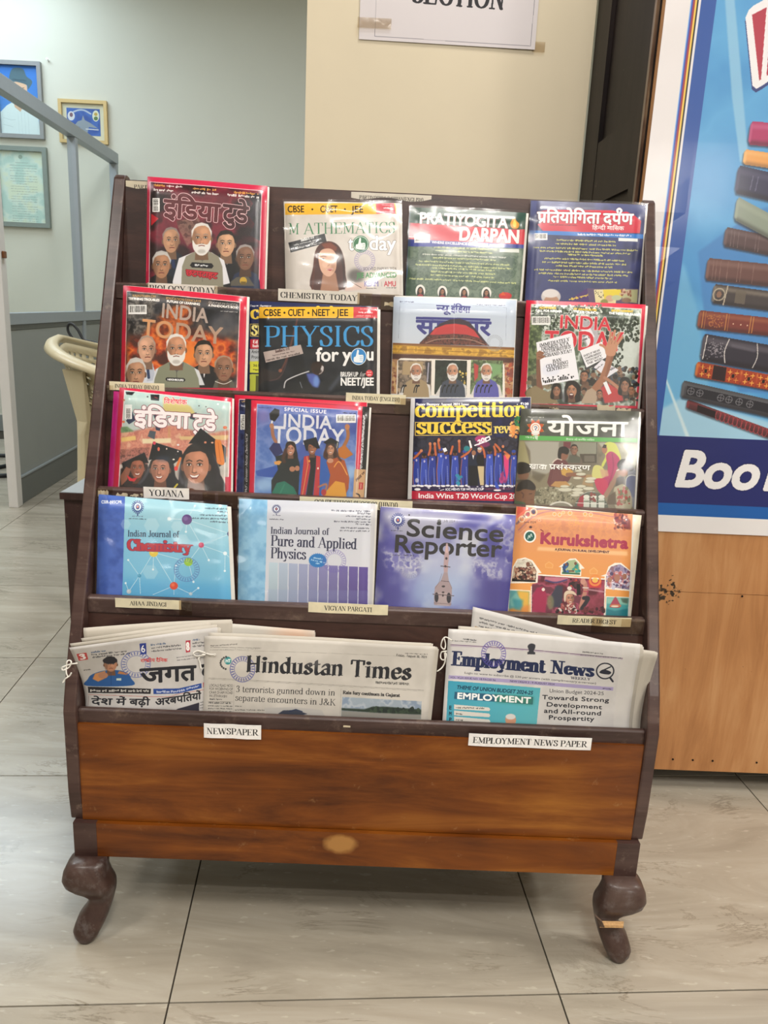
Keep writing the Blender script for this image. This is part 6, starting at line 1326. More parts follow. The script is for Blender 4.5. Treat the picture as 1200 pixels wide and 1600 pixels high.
def art_m12():
    A = Art('yojana_cover', MQX['m12'], 700, .82, 1.08, '#4b4d46'); A.clouds([(80, 100), (1140, 130), (1130, 370), (60, 350)], ['#44463f', '#565850', '#4a4c44'], 120, 3)
    A.poly([(66, 340), (1130, 368), (1128, 404), (62, 382)], '#5cae58'); A.greek((120, 362), (172, 366), 16, '#f0f4ec'); A.greek((178, 368), (212, 372), 16, '#f0f4ec'); A.text('िवकास की समिप^त मािसक', (478, 384), (730, 388), 16, '#f0f4ec', 'deva', bold=1.2); A.greek((1005, 388), (1042, 390), 12, '#f0f4ec'); A.greek((140, 184), (280, 188), 11, '#d8d8d0')
    A.text('योजना', (310, 336), (1022, 348), 132, '#f6f4f0', 'deva', bold=9)
    A.ell(208, 275, 55, 55, '#c8562c')
    for k in range(8): a = k*.785+.39; A.ell(208+58*math.cos(a), 275+58*math.sin(a), 15, 15, '#c8562c'); A.ell(208+76*math.cos(a), 275+76*math.sin(a), 4, 4, '#e8b048')
    A.ell(208, 275, 46, 46, '#f0ece4'); A.ell(208, 275, 33, 33, '#e0845a'); A.ell(208, 275, 27, 27, '#f4f0ea'); A.line([(196, 268), (212, 262), (220, 275), (205, 285), (214, 296)], 6, '#2c3c7c', 1, 0, True)
    A.ell(208, 318, 36, 22, '#f0f2ee', .9); A.poly([(182, 340), (232, 342), (225, 385), (200, 360)], '#e8f0e4', .8, 2); A.line([(195, 345), (205, 375), (222, 392)], 7, '#6ab060', 1, 1, True)
    I = [(62, 382), (1128, 404), (1095, 1040), (20, 1020)]; A.clouds(I, ['#6e6656', '#857c68', '#756c5a'], 160, 5)
    A.poly([(105, 392), (425, 396), (410, 580), (300, 700), (170, 720), (160, 480)], '#a8a498', 1, 6); A.poly([(60, 390), (110, 390), (160, 600), (50, 600)], '#a49c74', 1, 6); A.poly([(415, 396), (540, 398), (530, 560), (410, 560)], '#7c786c', 1, 6); A.poly([(455, 398), (522, 400), (515, 460), (455, 440)], '#6e2c34', .9, 3); A.poly([(540, 400), (760, 404), (750, 580), (600, 580), (560, 470)], '#8c8c7c', 1, 4); A.poly([(600, 505), (750, 505), (750, 585), (610, 585)], '#4c4438', 1, 3); A.poly([(640, 520), (730, 520), (735, 575), (640, 575)], '#6a6256', 1, 3); A.line([(752, 404), (748, 580)], 5, '#4a443c'); A.poly([(765, 404), (1120, 412), (1110, 600), (960, 560), (850, 470), (790, 440)], '#aaa898', 1, 5); A.poly([(940, 420), (1115, 420), (1110, 500), (980, 490)], '#c8c8b8', .8, 8); A.poly([(1070, 520), (1110, 520), (1100, 640), (1080, 620)], '#8c8c6a', 1, 5)
    A.poly([(150, 700), (700, 640), (860, 760), (850, 940), (220, 960), (180, 820)], '#857c64', 1, 10); A.clouds([(190, 820), (520, 760), (620, 860), (500, 960), (190, 950)], ['#5e5a48', '#a09a80', '#7c7660', '#b8b49c'], 22, 9, .3, .7, 1, 5); A.poly([(650, 690), (720, 690), (720, 800), (620, 780)], '#b08c60', .8, 5); A.poly([(170, 650), (300, 690), (240, 760), (180, 720)], '#5a5040', .7, 8)
    # seated woman left, child, woman in yellow/pink, children front
    A.poly([(330, 800), (310, 760), (340, 640), (380, 560), (440, 530), (510, 600), (540, 680), (500, 750), (400, 800)], '#6a3a3c', 1, 3); 
    for k in range(7): A.line([(345+k*14, 800), (372+k*16, 650)], 3, '#8a5a54', .7)
    A.poly([(430, 640), (490, 620), (545, 665), (490, 710), (440, 690)], '#c89c4c', 1, 2); A.line([(490, 690), (560, 690), (640, 700)], 34, '#8a5c44', 1, 3, True); A.poly([(340, 790), (380, 750), (480, 750), (515, 790), (420, 806)], '#b88c54', 1, 3); A.ell(458, 510, 40, 50, '#8a5c48', 1, 2); A.poly([(405, 500), (420, 450), (470, 440), (505, 470), (490, 510), (440, 500), (430, 560), (408, 540)], '#1c1614', 1, 2, True); A.line([(360, 580), (400, 550), (440, 560)], 10, '#e0d4c8', .9, 1, True)
    A.torso(560, 520, 120, 600, '#6a5c50'); A.person_head(550, 470, 62, '#8c6450', '#1f1916'); A.poly([(490, 580), (510, 510), (560, 520), (610, 540), (600, 585)], '#55584c', .9, 4)
    A.poly([(800, 470), (830, 410), (880, 400), (930, 430), (970, 560), (900, 640), (850, 560), (810, 620), (795, 600), (830, 520)], '#c8cc5c', 1, 2, True); A.ell(822, 465, 24, 38, '#a87058', 1, 2); A.poly([(800, 450), (815, 420), (840, 425), (835, 455)], '#241816'); A.poly([(835, 520), (890, 485), (960, 560), (930, 700), (870, 760), (840, 870), (760, 830), (740, 740), (800, 720), (850, 640)], '#b02c60', 1, 2, True); A.line([(890, 500), (900, 640), (850, 800)], 10, '#8a1f4c', .8, 4, True); A.poly([(715, 640), (740, 605), (800, 620), (830, 690), (790, 725), (715, 715)], '#ccc878', 1, 3, True); A.poly([(780, 640), (850, 650), (860, 700), (800, 720)], '#c8a07c', .9, 5); A.poly([(730, 740), (800, 725), (850, 760), (840, 880), (780, 850)], '#c03058', 1, 2, True)
    for x, y, rx in ((470, 830, 62), (465, 800, 38), (610, 800, 44), (580, 830, 50), (585, 858, 50), (560, 880, 40), (680, 820, 50), (700, 730, 45), (690, 755, 44), (610, 690, 44), (580, 725, 38), (590, 660, 34)): A.ell(x, y, rx, rx*.3, '#8a8470', 1, 1); A.ell(x, y-5, rx, rx*.28, '#cfccb8', 1, 1)
    A.poly([(1040, 600), (1105, 650), (1090, 1000), (1010, 900)], '#8a8c98', 1, 3); A.poly([(1010, 740), (1040, 700), (1100, 700), (1090, 900), (1020, 860)], '#6a7090', 1, 2); A.line([(1010, 800), (1020, 720), (1060, 695), (1100, 700)], 7, '#d8d8d4', 1, 1, True); A.line([(955, 640), (900, 760), (830, 880)], 40, '#9c7864', 1, 3, True); A.poly([(930, 720), (1000, 700), (1010, 800), (920, 800)], '#4c4440', 1, 4); A.poly([(940, 610), (1030, 620), (1030, 690), (990, 710), (950, 690)], '#9c6c54', 1, 2); A.poly([(935, 600), (970, 555), (1030, 555), (1075, 600), (1080, 650), (1040, 660), (1000, 640), (960, 650)], '#16120f', 1, 2, True); A.line([(930, 655), (950, 645)], 8, '#e8dcd0')
    A.poly([(905, 830), (940, 790), (1000, 780), (1060, 860), (1060, 1000), (930, 1000)], '#b0a890', 1, 2, True); A.blobs(920, 810, 1050, 960, ['#a83c40', '#6a7050', '#8a8468', '#b8524c'], 46, 13, .8); A.poly([(860, 880), (920, 840), (930, 960), (840, 960)], '#5c4c3c', .9, 4)
    A.poly([(20, 900), (40, 780), (130, 740), (205, 790), (195, 900), (180, 1000), (20, 1000)], '#7c543c', 1, 3, True); A.poly([(35, 830), (70, 750), (150, 738), (205, 790), (195, 830), (110, 820), (60, 840)], '#221a18', 1, 2, True); A.line([(85, 850), (100, 870), (95, 900)], 12, '#5a382a', 1, 2, True); A.poly([(20, 920), (110, 940), (150, 1000), (20, 1000)], '#4c5c44', 1, 3); A.line([(150, 865), (175, 862)], 5, '#1f1512'); A.line([(160, 920), (185, 916)], 5, '#6a3830')
    A.ell(100, 690, 50, 50, '#7c5844', 1, 3); A.poly([(50, 590), (110, 580), (160, 610), (160, 660), (110, 680), (50, 680)], '#1f1917', 1, 3, True); A.poly([(30, 740), (120, 730), (60, 770)], '#4a4034', .8, 4)
    A.ell(430, 1000, 115, 70, '#d8d4c8'); A.ell(430, 1010, 104, 66, '#8a8676'); A.ell(702, 985, 140, 145, '#e8e4e0'); A.poly([(570, 990), (590, 900), (650, 855), (702, 845), (780, 860), (830, 920), (836, 1000)], '#5a6054', 1, 1, True); A.poly([(575, 970), (600, 890), (640, 870), (630, 990)], '#a02c3c', 1, 2)
    for x in (660, 725, 795): A.rect(x-26, 905, x+26, 990, '#c8ccc0'); A.ell(x, 890, 28, 18, '#dcdcd0'); A.rect(x-24, 925, x+24, 938, '#7c8474')
    A.blobs(700, 860, 750, 930, ['#6a2c2c', '#8a3c34'], 10, 12); A.line([(565, 945), (840, 955)], 5, '#e0dcd4')
    A.text('खा', (152, 638), (232, 640), 46, '#f8f6f2', 'deva', bold=4, shadow=('#2a241c', 4)); A.text('द', (236, 640), (282, 641), 46, '#f8f6f2', 'deva', bold=4, shadow=('#2a241c', 4)); A.text('य', (262, 641), (304, 642), 36, '#f8f6f2', 'deva', bold=4); A.line([(255, 604), (306, 606)], 7, '#f8f6f2'); A.text('प/सं{स}करण', (328, 640), (690, 652), 46, '#f8f6f2', 'deva', bold=4, shadow=('#2a241c', 4))
    return A
def cog(A, x, y, r, c='#2a3a86'):
    for k in range(20):
        a = k*.314; A.line([(x+r*.72*math.cos(a), y+r*.72*math.sin(a)), (x+r*math.cos(a), y+r*math.sin(a))], r*.16, c)
    A.ring(x, y, r*.68, r*.14, c); A.ell(x, y, r*.52, r*.52, '#e8ecf0'); A.ell(x, y, r*.34, r*.4, c); A.ell(x, y, r*.16, r*.2, '#c86a4c'); A.line([(x, y+r*1.1), (x, y+r*1.35)], r*.2, c)
def art_m13():
    A = Art('chemistry_journal', MQX['m13'], 760, .75, 1.08, '#5fb4d8'); A.grad(A.all(), '#a4d4e4', '#3f9cd2', 100); A.ell(520, 620, 260, 200, '#8accec', .5, 60); A.poly([(310, 700), (1120, 760), (1120, 900), (310, 900)], '#3c9cd8', .35, 30)
    A.poly([(110, 80), (325, 92), (302, 900), (95, 900)], '#3f62b8'); A.clouds([(110, 80), (325, 92), (302, 900), (95, 900)], ['#3858ac', '#4a6cc2'], 60, 4)
    A.text('CSIR-NISCPR', (138, 148), (300, 150), 21, '#e8ecf4', bold=3.4, sp=.08)
    for x, y, r in ((530, 310, 60), (720, 320, 45), (520, 660, 60), (330, 300, 40), (760, 420, 50)): A.poly([(x+r*math.cos(k*1.047), y+r*math.sin(k*1.047)) for k in range(6)], '#d8eef6', .28, 1)
    N = [(792, 268), (896, 455), (545, 510), (803, 582), (436, 688), (696, 766), (1102, 372), (662, 262), (785, 357), (950, 568), (1066, 517), (1064, 650), (540, 640), (350, 567), (710, 610), (840, 735), (355, 810), (820, 828), (875, 783), (850, 170), (330, 745), (445, 830), (540, 835), (697, 835), (1160, 610)]
    for a, b in ((0, 1), (0, 7), (0, 8), (0, 6), (1, 6), (1, 3), (1, 9), (1, 10), (10, 11), (10, 24), (2, 12), (2, 4), (2, 5), (2, 3), (3, 14), (3, 15), (4, 13), (4, 21), (5, 22), (5, 17), (5, 14), (5, 23), (17, 18), (0, 19), (16, 20), (16, 4)): A.line([N[a], N[b]], 3, '#dff0f8', .9)
    for i in (7, 8, 9, 10, 11, 12, 13, 14, 15, 18, 19, 20): A.ell(*N[i], 8 if i not in (7, 10) else 14, 8 if i not in (7, 10) else 14, '#e4f2fa')
    for i, r, c, h in ((0, 37, '#5a3a80', '#7c5ca0'), (1, 20, '#c8406a', '#e07090'), (2, 34, '#e8c850', '#f4e48a'), (3, 32, '#98c840', '#b8e060'), (5, 30, '#d84830', '#f07850'), (6, 22, '#2c3c78', '#4a5c98'), (4, 14, '#4a98c0', '#7ac0e0'), (16, 18, '#b8c4d0', '#d8e0e8'), (17, 13, '#b0c4d4', '#d8e4ec')): A.ell(*N[i], r, r, c); A.ell(N[i][0]-r*.25, N[i][1]-r*.25, r*.45, r*.45, h, .8, 3)
    A.stamp(790, 640, 92, '#4a5ca8', .5); cog(A, 423, 175, 46); A.greek((405, 225), (440, 226), 9, '#3a4a80'); A.greek((380, 245), (465, 247), 7, '#4a5a80'); A.greek((355, 262), (486, 268), 8, '#26304c')
    for i, (a, w) in enumerate(((920, 165), (1010, 76), (885, 200), (830, 256), (960, 126))): A.greek((a, 192+i*24), (a+w, 198+i*24), 12, '#2a3650')
    A.text('Indian Journal of', (345, 390), (735, 398), 46, '#263a5c', 'serif', bold=1)
    A.text('Chemistry', (342, 492), (822, 508), 80, '#bc3444', 'serifb', bold=4, outline=('#28407c', 3))
    A.poly([(1075, 160), (1160, 170), (1160, 920), (1118, 900), (1105, 480), (1095, 300)], '#d8d2ca', 1)
    return A
def art_m14():
    A = Art('physics_journal', MQX['m14'], 760, .74, 1.08, '#cfd1da'); A.grad(A.all(), '#c6cad6', '#dcdce4', 45)
    A.poly([(70, 68), (292, 80), (268, 920), (55, 920)], '#86bce0'); A.clouds([(70, 68), (292, 80), (268, 920), (55, 920)], ['#78b0d8', '#94c6e6'], 60, 3)
    cog(A, 362, 152, 34, '#28306a'); A.greek((332, 205), (394, 208), 8, '#3a3a60'); A.greek((307, 236), (418, 240), 9, '#24263c')
    for i, (a, h) in enumerate(((790, 14), (992, 18), (905, 12), (985, 12), (812, 12), (978, 13))): A.greek((a, 172+i*21), (1098, 178+i*21), h, '#2c3046')
    A.greek((862, 305), (1092, 312), 12, '#3a3c50'); A.greek((858, 328), (1090, 334), 12, '#3a3c50')
    for i in range(10):
        t = i/9; c = np.array([.66, .73, .78])*(1-t)+np.array([.33, .26, .54])*t; x = 303+i*78
        c2 = tuple(c*.95); y = 570+i*4
        A.grad([(x, y), (x+70, y+3), (x+66, 920), (x-6, 920)], tuple(np.minimum(1, c*1.12)), c2, 90)
    A.poly([(290, 780), (1080, 790), (1075, 920), (285, 920)], '#8f9fd0', .22, 3)
    A.text('Indian Journal of', (315, 346), (772, 356), 52, '#282c4c', 'serif', bold=1); A.text('Pure and Applied', (316, 440), (988, 468), 82, '#23264a', 'serif', bold=1.5); A.text('Physics', (315, 536), (592, 548), 82, '#23264a', 'serif', bold=1.5)
    for k in range(28): a = k*.2244; A.poly([(684+60*math.cos(a-.1), 556+46*math.sin(a-.1)), (684+76*math.cos(a), 556+60*math.sin(a)), (684+60*math.cos(a+.1), 556+46*math.sin(a+.1))], '#1f78c0')
    A.ell(684, 556, 68, 53, '#1f78c0'); A.greek((650, 540), (718, 552), 13, '#d8ecf8'); A.greek((632, 556), (745, 582), 13, '#d8ecf8'); A.greek((668, 584), (700, 590), 13, '#d8ecf8'); A.stamp(815, 560, 88, '#6a5cb0', .5)
    A.poly([(1100, 105), (1150, 112), (1130, 920), (1080, 920)], '#c8c6c8', .7, 2)
    return A
def art_m15():
    A = Art('science_reporter', MQX['m15'], 760, .71, 1.08, '#5a58a0'); A.grad(A.all(), '#5a5ca8', '#443f8e', 90)
    A.clouds(A.all(), ['#4a4796', '#5a58a8', '#9a9cc8', '#cfcfd4'], 240, 17, .42, .68, .9)
    A.poly([(80, 60), (850, 100), (700, 200), (560, 330), (300, 350), (180, 300), (130, 180), (70, 200)], '#c8c8cc', .75, 40); A.ell(620, 560, 300, 240, '#c2c8dc', .85, 90); A.ell(580, 780, 330, 170, '#a4b8dc', .8, 80); A.ell(150, 700, 130, 200, '#4a4690', .8, 70); A.ell(1010, 720, 170, 170, '#443c88', .7, 70); A.ell(880, 160, 110, 60, '#4a4898', .8, 35); A.ell(120, 350, 60, 100, '#4f4c9c', .8, 35)
    A.clouds([(830, 480), (1140, 480), (1120, 660), (860, 640)], ['#54509c', '#c8c8d4', '#7a78b4'], 60, 5, .35, .65, .8, 20); A.clouds([(90, 400), (420, 460), (400, 620), (120, 560)], ['#5c5aa4', '#d8d8dc', '#8482bc'], 50, 9, .35, .65, .75, 20); A.clouds([(1020, 200), (1180, 170), (1160, 460), (1050, 420)], ['#8482bc', '#c0c0d0', '#605ca8'], 70, 4, .35, .65, .7, 18)
    A.stamp(325, 560, 88, '#8a8aa8', .4); cog(A, 222, 172, 56); A.greek((200, 240), (240, 242), 8, '#3a3a60'); A.greek((165, 262), (268, 266), 9, '#3a3a50'); A.ell(315, 130, 7, 7, '#1c1a24')
    A.text('Science', (285, 300), (1082, 352), 138, '#222027', bold=11); A.text('Reporter', (180, 432), (1062, 476), 138, '#222027', bold=11); A.ell(563, 180, 15, 15, '#222027'); A.text('July 2024', (600, 186), (690, 190), 20, '#3a3844', bold=1.2); A.line([(708, 172), (708, 192)], 2, '#5a5870'); A.greek((270, 465), (355, 470), 13, '#3a3848'); A.greek((178, 462), (240, 466), 10, '#3a3848')
    # spire
    A.poly([(618, 362), (632, 362), (642, 450), (634, 540), (630, 600), (600, 600), (598, 540), (605, 450)], '#b89ca0', 1, 1); A.poly([(618, 380), (630, 380), (634, 440), (610, 440)], '#d8b4b0', .8, 3); A.poly([(600, 600), (630, 600), (640, 670), (665, 720), (665, 780), (655, 870), (520, 862), (520, 780), (528, 715), (575, 665)], '#a8959a', 1, 1)
    A.poly([(545, 760), (640, 765), (640, 870), (545, 862)], '#b4a2a4', 1, 2); A.ell(540, 800, 16, 40, '#2e2c38'); A.ell(640, 805, 18, 42, '#2e2c38'); A.line([(510, 775), (680, 788)], 7, '#6a5c64'); A.line([(578, 668), (640, 674)], 5, '#5c4e58'); A.line([(575, 548), (650, 556)], 7, '#4c4048'); A.ell(620, 486, 9, 11, '#3a3038'); A.ell(612, 550, 9, 9, '#3a3038'); A.ell(596, 712, 14, 8, '#3c343c'); A.ell(594, 760, 11, 7, '#3c343c'); A.ell(592, 785, 7, 10, '#3c343c'); A.line([(520, 845), (660, 855)], 6, '#8c7c80'); A.line([(583, 610), (560, 680), (528, 730)], 3, '#6c5c64', .8); A.line([(640, 670), (665, 730)], 3, '#6c5c64', .8)
    return A
def house(A, pts, bg):
    A.poly([(pts[0][0]-14, pts[0][1]+6)]+[(x, y) for x, y in pts[1:-1]]+[(pts[-1][0]+14, pts[-1][1]+6)], '#f0e8dc', 1)
def art_m16():
    A = Art('kurukshetra_cover', MQX['m16'], 700, .86, 1.08, '#e89a56'); A.grad(A.all(), '#dc9468', '#eda24e', 90); A.clouds([(115, 60), (1050, 120), (1050, 330), (110, 300)], ['#d8906c', '#e29a6a', '#cf8868'], 50, 4, alpha=.8, blur=20)
    A.poly([(118, 58), (250, 64), (115, 150)], '#c85848', 1, 1); A.line([(118, 140), (210, 70)], 16, '#e0705c', .9, 2); A.line([(115, 190), (250, 85), (420, 82)], 16, '#5c5474', .7, 3, True)
    A.line([(130, 240), (280, 120), (480, 90), (720, 110), (900, 140), (960, 120)], 10, '#8c6480', .5, 2, True); A.line([(140, 270), (310, 140), (560, 130), (800, 150), (900, 190)], 5, '#e8b090', .6, 1, True)
    for x, y, r, c in ((252, 102, 26, '#3c3a58'), (205, 120, 24, '#a8484c'), (156, 155, 22, '#c88050'), (420, 118, 14, '#e0a058'), (462, 122, 14, '#e0a058'), (545, 110, 16, '#e0a058'), (665, 118, 14, '#e0a058'), (710, 122, 14, '#e0a058'), (300, 165, 10, '#d88858'), (490, 105, 12, '#e8a868')): A.ring(x, y, r, r*.3, '#ecd0b0', .8); A.ell(x, y, r*.6, r*.6, c, .9)
    for _ in range(40): A.ell(590+A.R.gauss(0, 30), 180+A.R.gauss(0, 22), 3, 3, '#eeb054', .8)
    A.poly([(895, 150), (940, 112), (990, 130), (1020, 170), (1025, 240), (960, 230), (930, 200)], '#7a3c44', .9, 4); A.blobs(900, 120, 1010, 230, ['#8c4048', '#5c3440', '#e8c0b0', '#b86a50'], 50, 11, .8)
    A.text('June 2024', (175, 184), (272, 188), 16, '#4a2c28', bold=1.5); A.text('Price ₹22', (922, 228), (1005, 236), 15, '#4a2c28', bold=1.5)
    A.ell(222, 290, 50, 50, '#f0eee8'); A.ell(222, 290, 38, 38, '#1f5c54'); A.line([(205, 312), (215, 282), (222, 300), (232, 270), (240, 292)], 5, '#d8e8e0', 1, 0, True); A.ell(228, 218, 12, 9, '#4a3038')
    # squared heavy title letters
    A.text('Kurukshetra', (302, 344), (1000, 386), 82, '#a83a56', bold=15, sp=.02); A.line([(310, 238), (330, 250)], 8, '#8a3040')
    A.poly([(290, 372), (1000, 410), (1000, 444), (280, 400)], '#f4c896', .75, 6); A.text('A JOURNAL ON RURAL DEVELOPMENT', (425, 400), (856, 424), 17, '#54303c', bold=1.8)
    A.poly([(345, 510), (378, 488), (412, 512), (408, 542), (348, 538)], '#f4cc90', .5); A.poly([(350, 513), (378, 494), (406, 515), (403, 538), (352, 534)], '#e8a05a'); A.poly([(700, 560), (735, 535), (766, 562), (762, 590), (704, 588)], '#f4cc90', .5); A.poly([(706, 562), (735, 542), (760, 565), (757, 586), (708, 584)], '#e8a05a')
    A.poly([(62, 665), (85, 530), (120, 470), (185, 456), (245, 480), (318, 580), (290, 585), (280, 662)], '#f2eade'); A.clouds([(75, 650), (92, 540), (125, 488), (185, 468), (235, 490), (275, 560), (272, 650)], ['#3a2c28', '#a08070', '#c8b8a0'], 20, 4); A.blobs(95, 540, 265, 640, ['#2a1e1c', '#8a5444', '#d8c0a8', '#5c2c2c', '#b89078'], 120, 12); A.blobs(115, 480, 240, 530, ['#c8c0b0', '#dcd4c4'], 40, 12); A.ell(208, 512, 16, 20, '#7a5040'); A.poly([(80, 630), (270, 640), (270, 655), (78, 648)], '#1c1614')
    A.poly([(468, 595), (475, 535), (455, 532), (545, 466), (592, 464), (662, 545), (636, 548), (634, 605)], '#f2eade'); A.poly([(482, 585), (488, 525), (530, 482), (585, 474), (620, 510), (625, 595)], '#a8b890', 1, 1); A.blobs(490, 510, 530, 575, ['#2c5ca0', '#3a6cb0', '#24406c'], 16, 12); A.blobs(572, 515, 622, 575, ['#2c8a80', '#3a9c90', '#d8b048'], 18, 12); A.ell(515, 512, 10, 12, '#7a5040'); A.ell(590, 505, 11, 13, '#7a5040'); A.rect(535, 560, 580, 572, '#6a5040'); A.poly([(482, 575), (626, 582), (625, 595), (482, 588)], '#3a6c50')
    A.poly([(790, 605), (830, 590), (850, 530), (900, 500), (950, 500), (1030, 570), (1040, 600), (1022, 728), (808, 708), (820, 610)], '#f2eade'); A.clouds([(825, 690), (835, 590), (870, 530), (940, 510), (1010, 560), (1022, 600), (1012, 715)], ['#6a5c80', '#a8a0c0', '#8a6878'], 24, 6); A.blobs(835, 580, 1010, 700, ['#c8c4d8', '#8a5468', '#d8a0a0', '#4c4468', '#b05c5c', '#e8e0e8'], 110, 13); A.ell(918, 620, 24, 30, '#a87464'); A.ell(975, 610, 18, 24, '#a07060'); A.ell(860, 635, 18, 22, '#a87868')
    A.poly([(232, 690), (275, 680), (280, 590), (832, 625), (822, 940), (228, 920)], '#f2eade'); A.clouds([(240, 672), (285, 660), (290, 602), (822, 636), (812, 940), (236, 920)], ['#5c2430', '#8c3c50', '#a85068', '#6c3444'], 70, 6); A.poly([(340, 640), (430, 665), (520, 645), (530, 620), (345, 612)], '#c87c90', .9, 3); A.line([(350, 640), (430, 658), (520, 636)], 12, '#3c3c6c', .9, 2, True)
    A.poly([(690, 640), (800, 640), (790, 700), (700, 700)], '#c83c40', 1, 3); A.ring(745, 640, 40, 16, '#e8904c', .9); A.ell(745, 640, 24, 20, '#f0c860', .9); A.line([(690, 715), (820, 735)], 12, '#c8a0a8', .7, 2); A.poly([(700, 760), (815, 760), (812, 920), (690, 900)], '#8c3c4c', .7, 6)
    A.poly([(250, 760), (280, 700), (330, 690), (360, 760), (350, 900), (245, 890)], '#a02c50', 1, 4); A.ell(332, 715, 13, 14, '#e8d8d0'); A.poly([(395, 760), (440, 680), (490, 690), (480, 860), (400, 860)], '#3c3c4c', 1, 5); A.ell(390, 820, 28, 60, '#7c7c5c', .8, 6); A.blobs(545, 630, 620, 700, ['#2c2024', '#c8483c', '#4c3038'], 20, 16); A.poly([(600, 670), (628, 668), (630, 760), (600, 760)], '#17141a', 1, 1)
    A.line([(665, 660), (668, 720), (650, 790), (632, 860)], 32, '#b88070', 1, 2, True); A.line([(650, 700), (690, 702)], 10, '#d8c8c0'); A.line([(650, 730), (690, 732)], 8, '#b0485c'); A.line([(655, 785), (690, 790), (640, 870)], 30, '#2c2830', 1, 2, True); A.ell(650, 650, 22, 26, '#c89080', 1, 1)
    A.person_head(545, 790, 66, '#b88068', '#2a1c18', smile=1, turn=1); A.poly([(498, 800), (500, 745), (530, 722), (575, 730), (600, 765), (560, 752), (520, 760), (510, 815)], '#d8c4ac', 1, 1, True); A.ell(542, 705, 18, 16, '#e8dcd4'); A.blobs(480, 835, 590, 880, ['#e0b8a8', '#a04c4c', '#d8d0c8', '#6c3c3c'], 50, 10); A.blobs(440, 870, 620, 900, ['#2c2024', '#d8ccc4', '#8c3c3c'], 30, 12); A.blobs(640, 870, 820, 905, ['#3c1c24', '#6c2c34'], 24, 13)
    A.poly([(52, 712), (228, 722), (222, 940), (40, 920)], '#f2eade'); A.poly([(60, 722), (220, 732), (214, 940), (48, 920)], '#5c9ca0', 1, 1); A.poly([(120, 724), (220, 732), (216, 900), (180, 880), (130, 780)], '#e0b04c', 1, 8); A.poly([(60, 800), (110, 740), (150, 800), (130, 860), (70, 850)], '#7cb4ac', 1, 6); A.poly([(48, 880), (220, 840), (216, 940), (46, 940)], '#d88c44', 1, 10); A.poly([(80, 790), (170, 800), (150, 890), (100, 880)], '#3c8c98', .8, 8)
    A.poly([(832, 770), (1018, 776), (1004, 940), (822, 940)], '#f2eade'); A.poly([(838, 778), (1010, 784), (998, 940), (830, 940)], '#4ca0a4', 1, 1); A.poly([(838, 780), (1010, 784), (1000, 840), (835, 830)], '#8cc0b0', 1, 6); A.poly([(860, 850), (880, 810), (905, 775), (930, 815), (945, 850), (930, 865), (870, 862)], '#a8485c', 1, 2, True); A.ell(905, 848, 46, 14, '#c87858', 1, 2); A.ell(900, 852, 30, 7, '#e8d8c4'); A.poly([(832, 870), (900, 890), (1000, 870), (1000, 940), (828, 940)], '#2c7c88', 1, 5); A.poly([(945, 785), (1005, 788), (1000, 830), (960, 820)], '#5c7468', 1, 4)
    return A
